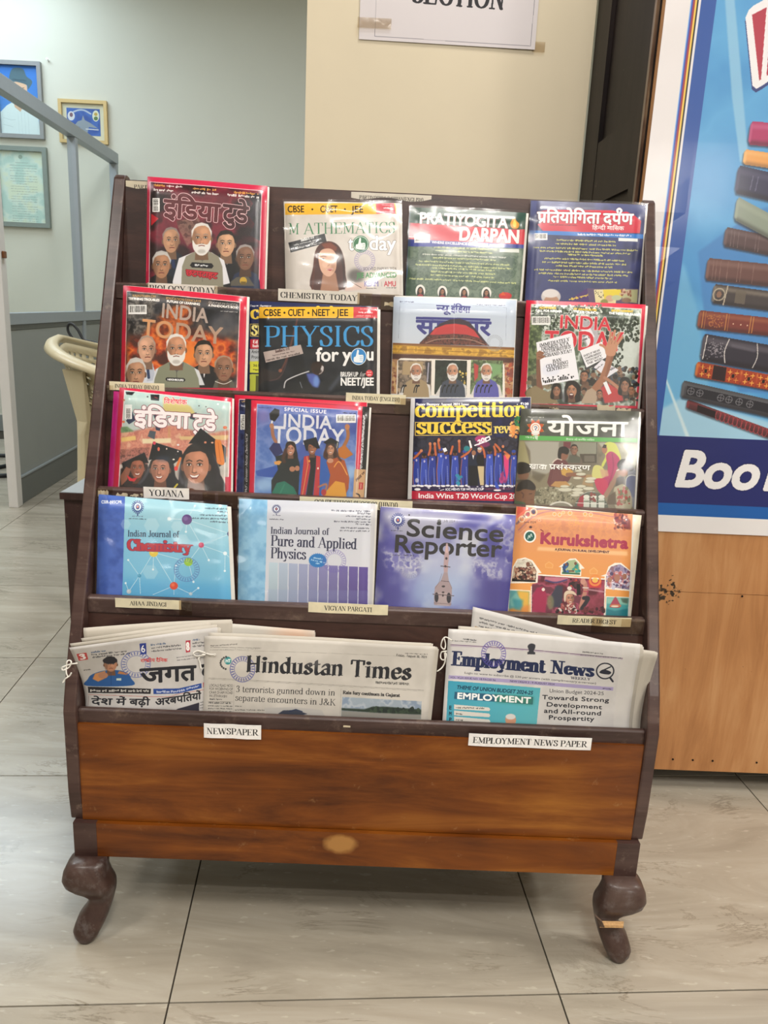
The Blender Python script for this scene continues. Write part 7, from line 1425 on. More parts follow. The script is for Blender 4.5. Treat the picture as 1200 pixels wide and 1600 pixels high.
# ---------------- newspapers
def art_n1():
    A = Art('hindi_daily', [(80, 248), (1110, 118), (1100, 715), (140, 675)], 900, .52, 1.05, '#c9c5c2'); A.clouds(A.all(), ['#c2bebb', '#d0ccca'], 160, 3)
    A.poly([(108, 302), (158, 296), (162, 350), (114, 357)], '#c24a48'); A.text('3', (122, 348), (150, 344), 40, '#f4efee', 'serifb', 2); A.text('6', (477, 318), (503, 315), 60, '#f4efee', 'sans', 5) if False else None
    A.poly([(464, 245), (508, 241), (510, 324), (470, 328)], '#2c3c8c'); A.text('6', (474, 312), (503, 309), 52, '#f2f0ee', 'serifb', 2); A.poly([(808, 228), (850, 224), (850, 312), (812, 318)], '#b83c4c'); A.text('8', (818, 302), (844, 298), 58, '#f2f0ee', bold=7)
    for x, y, w in ((182, 302, 80), (182, 322, 200), (186, 342, 215), (540, 264, 110), (545, 288, 225), (545, 312, 228), (870, 230, 70), (868, 254, 185), (868, 278, 140)): A.greek((x, y), (x+w, y-w*.09), 14, '#35507c' if w < 111 else '#3a3a40')
    A.greek((735, 358), (1090, 316), 8, '#4a4a50'); A.greek((738, 378), (1095, 340), 8, '#4a4a50'); A.greek((132, 436), (168, 432), 9, '#333')
    A.poly([(145, 550), (150, 500), (175, 465), (240, 440), (330, 440), (385, 465), (405, 500), (412, 550)], '#2c5c9c', 1, 2, True); A.poly([(175, 500), (190, 460), (250, 440), (240, 500), (205, 520)], '#d0905c', 1, 3); A.poly([(330, 445), (385, 462), (380, 475), (320, 465)], '#c88048', .9, 2); A.person_head(282, 395, 76, '#b88468', '#1f1a1c'); A.ell(280, 365, 42, 26, '#2c2a30', 1, 2); A.ell(235, 475, 28, 24, '#b88468', 1, 2); A.rect(312, 498, 342, 514, '#c8d8d0'); A.line([(280, 450), (280, 545)], 3, '#1c3c6c')
    A.poly([(147, 556), (543, 574), (541, 608), (150, 600)], '#2c2a2e'); A.greek((160, 592), (528, 596), 17, '#d8d4d0', 1)
    A.poly([(560, 574), (760, 572), (960, 536), (965, 570), (760, 606), (562, 610)], '#2c4c98'); A.greek((585, 602), (760, 600), 16, '#e8e8f0'); A.greek((765, 598), (945, 560), 16, '#e8e8f0'); A.poly([(975, 532), (1110, 516), (1110, 556), (978, 566)], '#b83444'); A.greek((990, 556), (1100, 542), 16, '#f0e4e4')
    A.stamp(440, 398, 96, '#4a58a8', .7)
    A.text('राष', (470, 384), (520, 382), 24, '#c84444', 'deva', bold=3); A.text('ट/ीय दैिनक', (514, 382), (662, 384), 24, '#c84444', 'deva', bold=3)
    A.text('जगत', (470, 534), (905, 512), 108, '#26262c', 'deva', bold=14); A.text('क/', (962, 506), (1130, 486), 106, '#26262c', 'deva', bold=14); A.text('ांित', (1100, 500), (1320, 486), 106, '#26262c', 'deva', bold=12)
    A.line([(150, 612), (640, 628), (760, 610), (1000, 580), (1110, 572)], 4, '#c07c74', 1, 0, True); A.line([(152, 620), (155, 680)], 2, '#8a5c5c')
    A.text('देश में बढ़ी', (170, 676), (538, 682), 42, '#2a2a30', 'deva', bold=5); A.text('अरबपितयों', (580, 686), (960, 644), 46, '#2a2a30', 'deva', bold=5); A.text('की', (992, 640), (1088, 632), 42, '#2a2a30', 'deva', bold=5)
    A.poly([(840, 690), (945, 668), (948, 740), (700, 735), (760, 706)], '#34303c', 1, 2); A.greek((955, 672), (1090, 658), 9, '#555'); A.greek((955, 690), (1090, 676), 9, '#555'); A.greek((955, 708), (1090, 694), 9, '#555')
    return A
def art_n2():
    A = Art('english_daily', MQX['n2'], 1200, .325, 1.05, '#c4beb6'); A.clouds(A.all(), ['#bdb7af', '#cbc5bd'], 120, 3)
    A.greek((92, 148), (220, 142), 7, '#55524e'); A.line([(92, 152), (335, 158)], 1.6, '#6a6762'); A.greek((92, 166), (330, 164), 4, '#8a8682'); A.line([(88, 164), (1095, 200)], 1.5, '#9a948c')
    A.greek((1005, 184), (1105, 190), 5, '#3a3836'); A.text('Friday, August 30, 2024', (965, 196), (1102, 206), 11, '#3a3836', 'serif', .5)
    A.ell(175, 217, 17, 19, '#3a8a8c'); A.text('HT', (163, 225), (188, 225), 15, '#e8f0ee', bold=2)
    for k in range(9): a = 1.9+k*.32; A.ell(175+36*math.cos(a), 228+30*math.sin(a), 5, 5, '#3a3a3c', .9)
    A.stamp(245, 258, 60, '#4a4c90', .8)
    A.text('Hindustan', (258, 268), (722, 288), 72, '#26262a', 'black', 1.4); A.text('Times', (752, 290), (1030, 306), 74, '#26262a', 'black', 1.4); A.greek((870, 326), (1022, 332), 12, '#5a5854', .8); A.text('FIRST VOICE. LAST WORD.', (870, 326), (1024, 333), 11, '#4a4846', bold=.2)
    A.line([(80, 298), (1088, 356)], 2, '#8a857e'); A.line([(80, 303), (1088, 361)], 1.2, '#8a857e')
    for i, t in enumerate(('LOCALS FLAG NOD', 'FOR WIDENING OF', 'CHAR DHAM ROAD', 'IN UTTARKASHI')): A.text(t, (82, 338+i*16.5), (198 if i < 3 else 170, 341+i*16.5), 12, '#3c3a38', bold=.3)
    A.greek((84, 400), (145, 402), 7, '#26262a'); A.greek((78, 418), (190, 420), 8, '#26262a')
    for i in range(4): A.greek((76, 431+i*12), (196, 434+i*12), 6, '#4a4846')
    A.line([(204, 330), (200, 480)], 1.5, '#9a948c'); A.line([(76, 408), (198, 411)], 1.5, '#6a6660')
    A.text('3 terrorists gunned down in', (212, 364), (684, 382), 29, '#2b2a2c', 'serifl', .5); A.text('separate encounters in J&K', (208, 404), (686, 428), 29, '#2b2a2c', 'serifl', .5); A.greek((208, 432), (240, 434), 6, '#3a3a3a')
    A.poly([(360, 470), (350, 438), (500, 436), (620, 448), (640, 480)], '#b4b0ac', 1, 2); A.poly([(415, 466), (440, 450), (500, 448), (555, 466), (500, 480)], '#3a3e4c', 1, 1); A.line([(470, 455), (500, 446), (530, 456)], 5, '#26304c', 1, 1); A.greek((208, 450), (350, 452), 6, '#4a4846'); A.greek((208, 464), (350, 466), 6, '#4a4846')
    A.line([(712, 350), (706, 480)], 1.5, '#9a948c'); A.text('Rain fury continues in Gujarat', (720, 374), (980, 388), 15, '#2b2a2c', 'serifb', .2)
    A.poly([(718, 388), (1078, 408), (1074, 490), (712, 480)], '#8c98a4', 1); A.clouds([(718, 388), (1078, 408), (1076, 445), (715, 438)], ['#8494a8', '#b0b8c0', '#98a4b0'], 40, 5); A.poly([(714, 440), (820, 445), (860, 432), (930, 434), (1000, 440), (1076, 446), (1075, 470), (950, 468), (820, 458), (714, 450)], '#2e3a30', 1, 2); A.blobs(830, 440, 1065, 460, ['#26302a', '#3c4a3a'], 40, 8); A.poly([(714, 452), (850, 460), (1074, 470), (1074, 490), (712, 480)], '#8c8a84', 1, 2)
    A.ell(600, 230, 60, 20, '#b0aaa4', .3, 12)
    return A
def art_n3():
    A = Art('jobs_weekly', MQX['n3'], 1100, .46, 1.05, '#cfcccb'); A.clouds(A.all(), ['#c8c5c4', '#d6d3d2'], 120, 3); A.poly([(975, 200), (1055, 208), (1015, 700), (935, 700)], '#d6d2ce', .5, 2)
    A.greek((180, 196), (258, 204), 8, '#33333a'); A.greek((118, 202), (255, 212), 6, '#444'); A.line([(112, 220), (520, 246), (975, 280)], 3.4, '#6a3c70'); A.line([(112, 226), (520, 252), (975, 286)], 1.4, '#9a7aa4'); A.greek((790, 256), (885, 262), 7, '#333'); A.greek((780, 270), (968, 282), 6, '#444')
    A.poly([(522, 228), (540, 215), (560, 222), (558, 240), (552, 252), (556, 268), (525, 266), (528, 250)], '#3c3c44', 1, .6, True); A.rect(520, 258, 560, 270, '#3c3c44', .9)
    A.text('Employment', (120, 322), (606, 362), 68, '#222c50', 'serifb', 4.2); A.text('News', (638, 362), (842, 378), 62, '#222c50', 'serifb', 4.2); A.text('WEEKLY', (735, 392), (830, 398), 12, '#2a2c44', 'clar', .8)
    A.ring(898, 348, 40, 7, '#2a2c38'); A.line([(922, 382), (936, 402)], 10, '#2a2c38'); A.poly([(872, 358), (890, 340), (925, 352), (915, 366)], '#2a2c38', 1, 0, True); A.line([(888, 345), (915, 330), (922, 326)], 7, '#2a2c38'); A.stamp(345, 268, 64, '#5a4ca4', .75)
    A.text('Login to: www to subscribe @ 530 per annum (with complimentary e-version)', (188, 368), (858, 418), 10, '#2c2c34', bold=.6)
    A.poly([(102, 374), (940, 432), (938, 450), (100, 392)], '#a89cc4'); A.text('VOL. XLIX ISSUE NO. 18 PAGES 56', (110, 389), (355, 406), 9, '#2c2c3c', bold=.8); A.text('NEW DELHI 3 - 9 AUGUST 2024', (428, 410), (655, 425), 9, '#2c2c3c', bold=.8); A.greek((890, 442), (932, 446), 8, '#2c2c3c')
    A.poly([(100, 402), (585, 440), (558, 660), (88, 640)], '#4ea4b4'); A.grad([(100, 402), (585, 440), (558, 660), (88, 640)], '#3c98b4', '#64b8c0', 20)
    A.text('THEME OF UNION BUDGET 2024-25', (145, 444), (545, 474), 18, '#173c54', bold=2, slant=.2)
    A.poly([(135, 458), (548, 485), (545, 524), (132, 494)], '#2c5c78', 1, 0); A.poly([(350, 472), (548, 485), (545, 524), (350, 510)], '#3c8468', .8, 8); A.text('EMPLOYMENT', (146, 492), (534, 518), 29, '#f2f4f4', bold=4)
    for i, t in enumerate('EMP'): A.text(t, (104, 546+i*30), (118, 547+i*30), 18, '#1c3040', bold=2.4); A.poly([(132, 522+i*30), (318, 538+i*30), (325, 548+i*30), (318, 556+i*30), (132, 546+i*30)], '#d8d4cc'); A.greek((142, 542+i*30), (295 if i == 0 else 178, 546+i*30), 8, '#333')
    A.ell(430, 600, 28, 30, '#c89478', 1, 1); A.ell(430, 584, 26, 14, '#d8d4d0', 1, 1)
    A.text('Union Budget 2024-25', (628, 462), (896, 474), 18, '#33333c', bold=.9); A.text('Towards Strong', (592, 496), (920, 510), 21, '#26262e', bold=2.2, sp=.05); A.text('Development', (612, 532), (886, 546), 21, '#26262e', bold=2.2, sp=.05); A.text('and All-round', (600, 564), (884, 578), 21, '#26262e', bold=2.2, sp=.05); A.text('Prospertity', (622, 598), (848, 606), 21, '#26262e', bold=2.2, sp=.05)
    return A
# ------------------------------------------------------------------ placing the magazines
G = 1.0
S1 = 'magazines on the top row of the rack'; S2 = 'magazines on the second row of the rack'; S3 = 'magazines on the third row of the rack'; S4 = 'journals on the fourth row of the rack'
magazine('m1', art_m1(), '#c01c40', 'red-bordered Hindi news magazine with five men on a dark red cover, top row far left', group=S1, seed=1, sleeve=.5)
magazine('m2', art_m2(), '#cfc8c0', 'pale maths exam magazine with a red-haired woman and yellow top band, in crinkled plastic', group=S1, seed=2, sleeve=1.2)
magazine('m3', art_m3(), '#2c4c7a', 'green English competition magazine with red masthead band and a golden flame', group=S1, seed=31, sleeve=.4, pages=(0, .004, -.0005, 0))
magazine('m4', art_m4(), '#31376a', 'navy blue Hindi competition magazine with yellow headlines, top row far right', group=S1, seed=4, sleeve=.35, pages=(0, .0035, -.0005, 0))
magazine('m5', art_m5(), '#c81c3c', 'red-bordered English news magazine with five men against orange flames, second row far left', group=S2, seed=5, sleeve=.6, pages=(0, .004, .0005, 0))
magazine('m6b', art_m6b(), '#20264a', 'navy competition magazine mostly hidden behind the black physics magazine', group=S2, seed=6, depth=.0042, th=.0028, pages=(0, .001, -.001, 0))
magazine('m6', art_m6(), '#15181f', 'black physics magazine with blue title and yellow top band in crinkled plastic', group=S2, seed=7, sleeve=1.2, pages=(0, .005, -.004, 0), th=.0038)
magazine('m7', art_m7(), '#c8d0dc', 'Hindi newsletter with a red dome and three speaking men on the cover', group=S2, seed=8, pages=(0, .001, .002, 0), rough=.45, sleeve=.4)
magazine('m8', art_m8(), '#c81c3c', 'red-bordered news magazine showing protesters with placards and a raised hand', group=S2, seed=9, sleeve=.35, pages=(0, .004, -.002, 0))
# third row
MQ['m9b'] = (3, [(-.432, .155), (-.245, .150), (-.240, 0), (-.436, .001)]); MQX['m9b'] = MQX['m9']
def plain_art(name, key, col, col2):
    A = Art(name, MQX[key], 300, .8, 1.05, col); A.clouds(A.all(), [col, col2], 100, 5); return A
magazine('m9b', plain_art('pink_cover', 'm9b', '#c02c80', '#b4246c'), '#c02c80', 'magenta magazine edge showing behind the Hindi graduates magazine, third row far left', group=S3, seed=10, depth=.0042, th=.0025, pages=(0, .0005, -.001, 0))
magazine('m9', art_m9(), '#c81c40', 'red-bordered Hindi magazine with three laughing graduates in black caps', group=S3, seed=11, sleeve=.6, th=.0038)
magazine('m10b', art_m10b(), '#b81c3c', 'red and navy magazine half hidden behind the graduates in blue and red gowns', group=S3, seed=12, depth=.0042, th=.0026, pages=(0, .0005, .0, 0), sleeve=None)
magazine('m10', art_m10(), '#16151b', 'red-framed special issue with three graduates in colourful gowns under a blue sky', group=S3, seed=13, sleeve=.5, th=.0038)
magazine('m11', art_m11(), '#d8d4d4', 'navy competition magazine with big yellow title and a cricket team in blue', group=S3, seed=14, depth=.0034, th=.0034, pages=(0, .0005, .0005, 0))
magazine('m12', art_m12(), '#45473f', 'grey and green Hindi magazine with women preparing food on the floor', group=S3, seed=15, depth=-.0008, th=.0034, sleeve=.5)
# fourth row
magazine('m13', art_m13(), '#3656a8', 'light blue chemistry journal with a molecule network and dark blue spine band', group=S4, seed=16, sleeve=1.1, curl=.0, pages=(0, .006, -.002, 0))
magazine('m14', art_m14(), '#78b0d8', 'pale grey physics journal with blue spine and lilac stripes, in shiny plastic', group=S4, seed=17, sleeve=1.1)
magazine('m15', art_m15(), '#504c96', 'violet science magazine with clouds and a church-like spire seen from below', group=S4, seed=18, pages=(0, .002, .001, 0), rough=.38, sleeve=.45)
MQ['m16b'] = (4, [(.250, .171), (.4385, .1625), (.430, 0), (.240, 0)]); MQX['m16b'] = MQX['m16']
magazine('m16b', plain_art('cream_back_cover', 'm16b', '#e6d9c2', '#f0e6d0'), '#e0d2b8', 'cream magazine peeking out behind the orange rural development journal', group=S4, seed=19, depth=.0042, th=.0024, pages=(0, .0005, .0, 0))
magazine('m16', art_m16(), '#c88450', 'orange rural development journal with small house-shaped photos, fourth row far right', group=S4, seed=20, rough=.4, th=.0038)

# ------------------------------------------------------------------ newspapers in the bottom pocket
MQ['n3'] = (5, [(.1299, .1372), (.4225, .1335), (.4265, -.0066), (.1271, -.0064)])
MQ['n1'] = (5, [(-.4455, .0967), (-.2354, .1252), (-.2368, -.008), (-.4420, -.008)])
def leaf(x, v):      # how far the papers curl forward of the leaning plane (scene metres)
    k = min(1.3, (max(0.0, v+.004)/.1)**1.45)
    return k*(.066*max(0.0, (-.18-x)/.265)**1.7+.032*max(0.0, (x-.15)/.27)**1.6)+min(1, k)*(.0012*math.sin(x*23)+.0016*noise.noise(Vector((x*9, v*6, 3))))
leaf.scene = True
GN = 'newspapers in the bottom pocket of the rack'
def paper(key, art, label, disp, depth=0.0, th=.003, layers=3, seed=1, gain=1.0, quad=None):
    if quad: MQ[key] = (5, quad)
    tier, q = MQ[key]; P0, vv, n = tier_plane(tier); base = P0+Vector(((q[2][0]+q[3][0])/2, 0, 0))+vv*-.066
    o = thing('newspaper', base, label, 'newspaper', GN)
    mat = art.material(.85, 0, gain, .05) if art else M_NEWS
    put('front_page', sheet(tier, q, depth, depth+.0004, art.T if art else 1.05, 36, 28, disp, -.064), [mat, M_NEWS], o)
    R2 = random.Random(seed); d = depth+.0005
    for k in range(layers):
        d2 = d+(th-.0005)/layers
        dd = lambda x, v, k=k: disp(x, v)-.0002*k*(1+math.sin(x*22+k*2))
        dd.scene = True
        put('inner_page', sheet(tier, q, d, d2-.0001, 1.05, 36, 28, dd, -.063, grow=(-.001*k, .001+.0018*k, R2.uniform(-.003, .0005)-.0008*k, 0)), [M_NEWS, M_NEWS], o); d = d2
    return o
for k in ('n1',):
    MQX[k] = [(80, 248), (1190, 110), (1180, 715), (140, 675)]
def fix_n1():
    A = art_n1(); return A
o1 = paper('n1', fix_n1(), 'Hindi newspaper with bold black title and a boy in blue, bottom pocket far left', leaf, .0034, .0024)
o2 = paper('n2', art_n2(), 'English newspaper with blackletter title in the middle of the bottom pocket', leaf, 0, .003, 4)
o3 = paper('n3', art_n3(), 'weekly jobs newspaper with a teal employment box, bottom pocket right', leaf, 0, .003, 4)
paper('p1', None, 'folded newspaper directly behind the Hindi newspaper with the bold black title', leaf, .0060, .0012, 2, quad=[(-.4435, .1035), (-.24, .129), (-.24, -.008), (-.441, -.008)])
paper('p2', None, 'third newspaper back at the left end of the bottom pocket', leaf, .0074, .001, 2, quad=[(-.4275, .112), (-.25, .133), (-.25, -.008), (-.43, -.008)])
paper('p3', None, 'rearmost newspaper at the left end of the bottom pocket', leaf, .0086, .001, 1, quad=[(-.424, .128), (-.215, .137), (-.215, -.008), (-.42, -.008)])
A = Art('tinted_page', [(0, 0), (100, 0), (100, 80), (0, 80)], 300, .8, 1.05, '#cbc6be'); A.poly([(60, 0), (110, 0), (110, 90), (55, 90)], '#e0aa88', 1, 12)
paper('p4', A, 'newspaper with an orange tinted corner sticking up behind the blackletter newspaper', leaf, .0094, .0008, 1, quad=[(-.234, .131), (-.083, .1235), (-.08, -.008), (-.234, -.008)])
paper('p5', None, 'newspaper lying flat behind the blackletter newspaper, only its top edge showing', leaf, .0031, .0003+.0012, 2, quad=[(-.249, .1165), (.104, .1125), (.1, -.008), (-.25, -.008)])
A = Art('classified_page', [(0, 0), (200, 0), (200, 170), (0, 170)], 500, .8, 1.05, '#c6c3c1')
for i in range(5): A.greek((12, 16+i*6), (120-i*5, 19+i*6), 3, '#3c3c40')
A.poly([(6, 28), (110, 40), (190, 60), (190, 90), (4, 70)], '#b49a78'); A.poly([(9, 32), (108, 44), (188, 64), (188, 90), (8, 70)], '#c4c0bc'); A.greek((14, 42), (110, 52), 4, '#4a4440')
paper('p6', A, 'newspaper with a slanting top edge rising behind the weekly jobs newspaper', leaf, .0076, .001, 1, quad=[(.168, .173), (.37, .133), (.36, -.008), (.16, -.008)])
paper('p7', None, 'newspaper sticking out to the right behind the weekly jobs newspaper', leaf, .0033, .0022, 3, quad=[(.19, .138), (.4455, .1235), (.4435, -.008), (.19, -.008)])
paper('p8', None, 'newspaper with its top left corner showing behind the weekly jobs newspaper', leaf, .0060, .001, 1, quad=[(.146, .1415), (.33, .135), (.33, -.008), (.146, -.008)])
M_STR = plain('white_cotton_string', '#e2ded6', .85, .2)
def tie(par, groups, d):
    P0, vv, n = tier_plane(5)
    for gi, g in enumerate(groups):
        c = catmull(g, 5); pts = [P0+Vector((float(a), 0, 0))+vv*float(b)+n*(d+.0012*math.sin(i*.7)) for i, (a, b) in enumerate(c)]
        put('string_tie', tube_mesh(pts, .0011, 6), M_STR, par, smooth=True)
tie(o2, [[(-.2526, .085), (-.2632, .0873), (-.2711, .0842), (-.2682, .0794), (-.2598, .0804), (-.2526, .0835), (-.2441, .0826), (-.2378, .0824)], [(-.2525, .0818), (-.2577, .0805), (-.2624, .0761), (-.2609, .0687), (-.258, .0592)]], .008)
tie(o1, [[(-.4323, .0738), (-.4413, .0721), (-.4511, .0686), (-.456, .0654), (-.453, .0625), (-.4451, .0669), (-.4413, .0751), (-.4464, .0773), (-.4483, .0728), (-.449, .0627), (-.4457, .0527), (-.4409, .0589)], [(-.4457, .0527), (-.4506, .0484), (-.4534, .0433)]], .0635)
tie(o3, [[(.1341, .1218), (.1261, .1261), (.1201, .1228), (.1181, .1117), (.1233, .1072), (.1251, .1151), (.1215, .1259)], [(.1272, .1042), (.1195, .1023), (.1183, .0929), (.1241, .09), (.1268, .0979), (.1241, .1025), (.1254, .0885), (.1221, .0789), (.1137, .0716)]], .013)
put('punch_hole_ring', tube_mesh([tier_plane(5)[0]+Vector((-.2378+.0015*math.cos(a), 0, 0))+tier_plane(5)[1]*(.0824+.0015*math.sin(a))+tier_plane(5)[2]*.0075 for a in np.linspace(0, 6.28, 12)], .0006, 5), M_STR, o2)

# ------------------------------------------------------------------ labels and tape on the rails
W_ = '#e9e4df'; C_ = '#e2d8ba'
bb = [c for c in rack.children if c.name.startswith('back_board')][0]
label(bb, 0, -.4445, -.29, 1.2015, 1.2200, 'PARTIYOGITA DARPAN(HINDI)', paper='#cfc4ae', pad=.09, size=.36, yoff=.0008)
label(bb, 0, -.059, .079, 1.2030, 1.2195, 'PARTIYOGITA DARPAN(ENGLISH)', paper='#d8d0c4', pad=.1, size=.40, yoff=.0008)
label(rails[0], 1, -.391, -.275, 1.034, 1.0525, 'BIOLOGY TODAY', paper='#dcd5cc', pad=.02, size=.62)
label(rails[0], 1, -.173, -.0365, 1.0335, 1.0530, 'CHEMISTRY TODAY', paper='#ddd6cc', pad=.025, size=.46)
label(rails[1], 2, -.4405, -.350, .8785, .8925, 'INDIA TODAY (HINDI)', paper=C_, pad=.1, size=.42)
label(rails[1], 2, -.051, .048, .8755, .8915, 'INDIA TODAY (ENGLISH)', paper=C_, pad=.1, size=.38)
label(rails[2], 3, -.3705, -.297, .7140, .7325, 'YOJANA', paper=W_, pad=.12, size=.55)
label(rails[2], 3, -.118, .0655, .7105, .7275, 'COMPETITION SUCCESS (HINDI)', paper=C_, pad=.13, size=.55)
label(rails[3], 4, -.4015, -.297, .5490, .5645, 'AHAA JINDAGI', paper=C_, pad=.22, size=.42)
label(rails[3], 4, -.0945, .0325, .5540, .5712, 'VIGYAN PARGATI', paper=C_, pad=.2, size=.42)
label(rails[3], 4, .3045, .4230, .5510, .5665, 'READER DIGEST', paper=C_, pad=.2, size=.44)
label(rails[4], 5, -.2480, -.1585, .3638, .3885, 'NEWSPAPER', yoff=-.0062, paper='#efeceb', pad=.05, size=.42)
label(rails[4], 5, .1675, .3615, .3680, .3892, 'EMPLOYMENT NEWS PAPER', yoff=-.0062, paper='#efeceb', pad=.035, size=.46)
def tape_on(k, x0, x1, dz0=.024, dz1=-.001, mat=None, name='tape', irregular=0.0):
    y, z = RAIL[k]; bm = bmesh.new(); R2 = random.Random(int(x0*1e4)+k); n = 7
    top = [(x0+(x1-x0)*i/n, z-dz1-R2.uniform(0, irregular)) for i in range(n+1)]; bot = [(x0+(x1-x0)*i/n+R2.uniform(-irregular, irregular)*.4, z-dz0+R2.uniform(0, irregular)) for i in range(n+1)]
    e = .0004; yy = y-.0019
    A_ = [[bm.verts.new((p[0], yy-.0003*math.sin(i*2), p[1])) for p in (bot[i], top[i])] for i in range(n+1)]; B_ = [[bm.verts.new((p[0], yy+e, p[1])) for p in (bot[i], top[i])] for i in range(n+1)]
    for i in range(n):
        bm.faces.new((A_[i][0], A_[i+1][0], A_[i+1][1], A_[i][1])); bm.faces.new((B_[i][1], B_[i+1][1], B_[i+1][0], B_[i][0]))
        bm.faces.new((A_[i][1], A_[i+1][1], B_[i+1][1], B_[i][1])); bm.faces.new((A_[i+1][0], A_[i][0], B_[i][0], B_[i+1][0]))
    put(name, from_bm(bm), mat or M_TAPE, rails[k-1])
for k, a, b in ((1, -.405, -.388), (1, -.28, -.26), (1, -.04, -.015), (1, .0, .03), (1, .17, .2), (2, -.446, -.43), (2, -.262, -.238), (2, .03, .06), (2, .27, .30), (3, -.446, -.42), (3, -.275, -.255), (3, -.25, -.21), (3, .18, .21), (3, .40, .43), (4, -.30, -.28), (4, .42, .444), (4, .36, .42)): tape_on(k, a, b)
M_TORN = plain('torn_label_paper', '#cdbfa4', .8, .2, 0, .15, 80)
for k, a, b, c, d in ((3, -.444, -.427, .015, .002), (3, -.415, -.396, .016, .006), (3, -.392, -.378, .014, .006), (3, -.376, -.372, .012, .005), (2, .365, .395, .007, -.006), (2, .398, .422, .010, -.002), (2, .286, .303, .006, .002), (1, .006, .030, .020, .010)): tape_on(k, a, b, c, d, M_TORN, 'torn_paper', .004)
put('paint_chip', from_bm(box_bm(-.03, -.019, 1.1236, 1.1244, .3925, .395)), M_TORN, rails[4])

# ------------------------------------------------------------------ desk behind the rack
M_DESK = wood('dark_desk_wood', '#2c1d1b', '#3c2927', '#4b3633', (6, 6, 1), .4, .25, .4)
dk = thing('desk', (-.20, 1.78, 0), 'low dark wooden desk with a grey top standing behind the magazine rack', 'desk')
box('desk_top', -.609, .25, 1.512, 2.10, .640, .653, M_DESK, dk, .002)
box('laminate_surface', -.607, .248, 1.514, 2.098, .6532, .6545, plain('grey_laminate', '#9aa0a6', .3, .5, 0, .04, 20), dk)
for x, y in ((-.604, 1.52), (-.604, 2.05), (.205, 1.52), (.205, 2.05)): box('leg', x, x+.035, y, y+.035, 0, .640, M_DESK, dk, .002)
box('side_panel', -.596, -.584, 1.555, 2.05, .12, .640, M_DESK, dk); box('side_panel', .215, .227, 1.555, 2.05, .12, .640, M_DESK, dk)
box('apron', -.569, .205, 1.525, 1.543, .56, .640, M_DESK, dk); box('drawer_front', -.555, -.35, 1.530, 1.548, .35, .555, M_DESK, dk, .002)

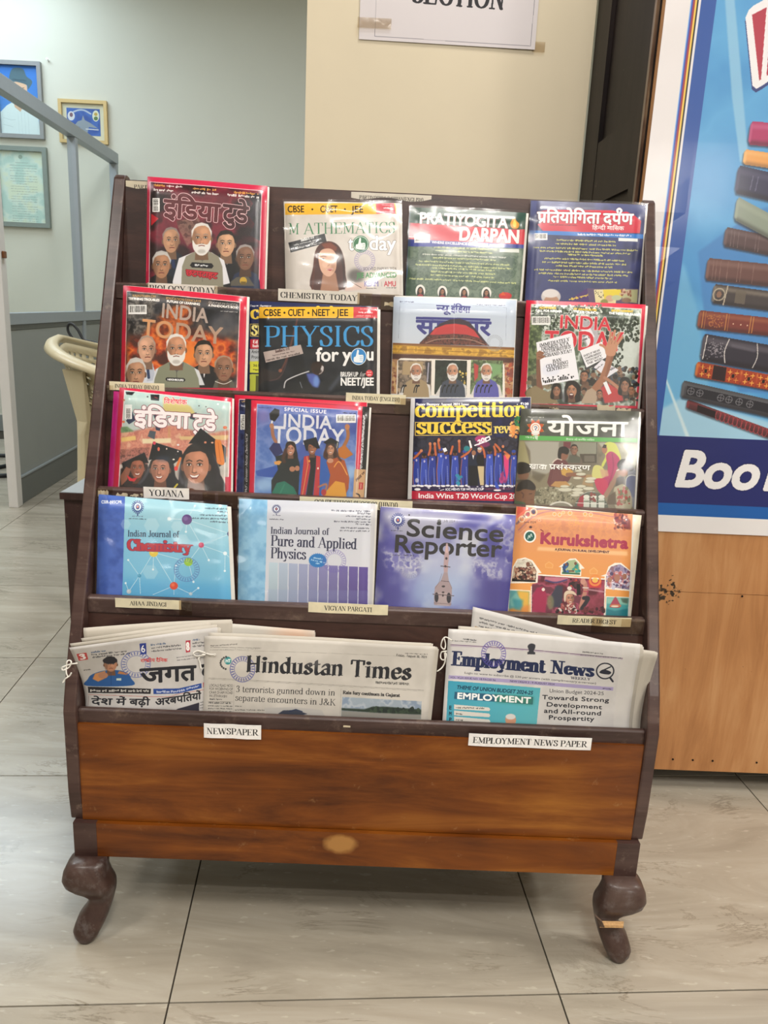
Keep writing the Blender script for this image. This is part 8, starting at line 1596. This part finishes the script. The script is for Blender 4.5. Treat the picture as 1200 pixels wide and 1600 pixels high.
# ------------------------------------------------------------------ plastic chair
def chair():
    c = thing('plastic_chair', (-.80, 2.72, 0), 'beige moulded plastic armchair with a pierced back beside the desk', 'chair')
    MP = plain('beige_plastic', '#c9bd9c', .38, .5, 0, .03, 20)
    cx, cy = -.775, 2.72
    def rim(ph):      # ph in degrees from the back (-x) direction
        a = math.radians(ph); k = abs(ph)/100
        return Vector((cx-.285*math.cos(a), cy+.285*math.sin(a), .885-.105*k**1.2))
    def shell(ph, t): # t 0 rim .. 1 seat
        r = rim(ph); q = 1-.33*t**.8; f = Vector((cx+(r.x-cx)*q+.02*t, cy+(r.y-cy)*q, 0)); f.z = r.z*(1-t)+.44*t; return f
    bm = bmesh.new(); nu, nv = 60, 34; g = [[bm.verts.new(shell(-110+220*i/nu, .04+.96*j/nv)) for j in range(nv+1)] for i in range(nu+1)]
    holes = []
    for i in range(nu):
        for j in range(nv):
            f = bm.faces.new((g[i][j], g[i+1][j], g[i+1][j+1], g[i][j+1]))
            if 2 <= j < 24 and j % 2 == 0 and i % 2 == (0 if (j//2) % 2 else 1) and 3 < i < nu-3 and abs(i-nu/2) < nu*.44: holes.append(f)
    r = bmesh.ops.inset_individual(bm, faces=holes, thickness=.0012); bmesh.ops.delete(bm, geom=holes, context='FACES')
    o = put('back_shell', from_bm(bm), MP, c, smooth=True); o.modifiers.new('t', 'SOLIDIFY').thickness = .004
    # wide rolled rim
    bm = bmesh.new(); rings = []
    for i in range(41):
        ph = -116+232*i/40; p = rim(ph); out = Vector((p.x-cx, p.y-cy, 0)).normalized()
        pr = [(-.010, -.004), (-.004, .008), (.012, .010), (.030, .002), (.036, -.012), (.030, -.014), (.012, 0), (-.002, -.008)]
        rings.append([bm.verts.new(p+out*a+Vector((0, 0, b))) for a, b in pr])
    for i in range(40):
        for k in range(8): bm.faces.new((rings[i][k], rings[i][(k+1) % 8], rings[i+1][(k+1) % 8], rings[i+1][k]))
    bm.faces.new(rings[0]); bm.faces.new(rings[-1][::-1]); bmesh.ops.recalc_face_normals(bm, faces=bm.faces)
    put('rim', from_bm(bm), MP, c, smooth=True)
    bm = bmesh.new(); n = 30; t_ = [bm.verts.new((cx+.03+.215*math.copysign(abs(math.cos(k/n*6.283))**.7, math.cos(k/n*6.283)), cy+.20*math.copysign(abs(math.sin(k/n*6.283))**.7, math.sin(k/n*6.283)), .445)) for k in range(n)]; b_ = [bm.verts.new((v.co.x, v.co.y, .425)) for v in t_]
    bm.faces.new(t_); bm.faces.new(b_[::-1])
    for k in range(n): bm.faces.new((t_[k], b_[k], b_[(k+1) % n], t_[(k+1) % n]))
    bmesh.ops.recalc_face_normals(bm, faces=bm.faces); put('seat', from_bm(bm, .004, 2), MP, c)
    for ph, top in ((-55, .80), (55, .80), (-112, .74), (112, .74)):
        p = rim(ph); out = Vector((p.x-cx, p.y-cy, 0)).normalized(); side = Vector((-out.y, out.x, 0)); bm = bmesh.new(); rr = []
        for z, o_, w, th in ((top, .0, .052, .006), (.64, -.030, .026, .010), (.60, -.032, .0185, .018), (.44, -.026, .019, .020), (.2, -.008, .018, .018), (0, .012, .017, .016)):
            q = Vector((p.x, p.y, z))+out*o_; rr.append([bm.verts.new(q+side*a*w+out*b*th) for a, b in ((-1, -1), (1, -1), (1, 1), (.35, 1.25), (-.35, 1.25), (-1, 1))])
        for a, b in zip(rr, rr[1:]):
            for k in range(6): bm.faces.new((a[k], a[(k+1) % 6], b[(k+1) % 6], b[k]))
        bm.faces.new(rr[0]); bm.faces.new(rr[-1][::-1]); bmesh.ops.recalc_face_normals(bm, faces=bm.faces); put('leg', from_bm(bm, .002), MP, c)
chair()
cable = put('cable', tube_mesh(catmull([(-1.0, 3.04, .80), (-1.10, 3.045, .82), (-1.155, 3.05, .875), (-1.165, 3.05, .905), (-1.15, 3.045, .92), (-1.125, 3.04, .90), (-1.10, 3.03, .865), (-1.06, 3.02, .858), (-1.0, 3.0, .845), (-.94, 2.985, .84), (-.9, 2.98, .842)], 5), .005, 8), plain('black_rubber', '#25272b', .5), smooth=True)
fc = put('floor_cable', tube_mesh(catmull([(-2.75, 5.2, .012), (-2.5, 4.95, .012), (-2.38, 4.7, .012), (-2.25, 4.62, .012), (-2.2, 4.8, .012), (-2.35, 5.0, .012), (-2.5, 4.8, .02), (-2.3, 4.5, .012), (-2.12, 4.42, .012), (-2.0, 4.55, .012)], 6), .012, 8), plain('black_cable_rubber', '#1d1f22', .5), smooth=True)
tag(fc, 'thick black cable lying coiled on the floor beyond the pale end post', 'cable')
tag(cable, 'black looped cable behind the rim of the beige plastic chair', 'cable')
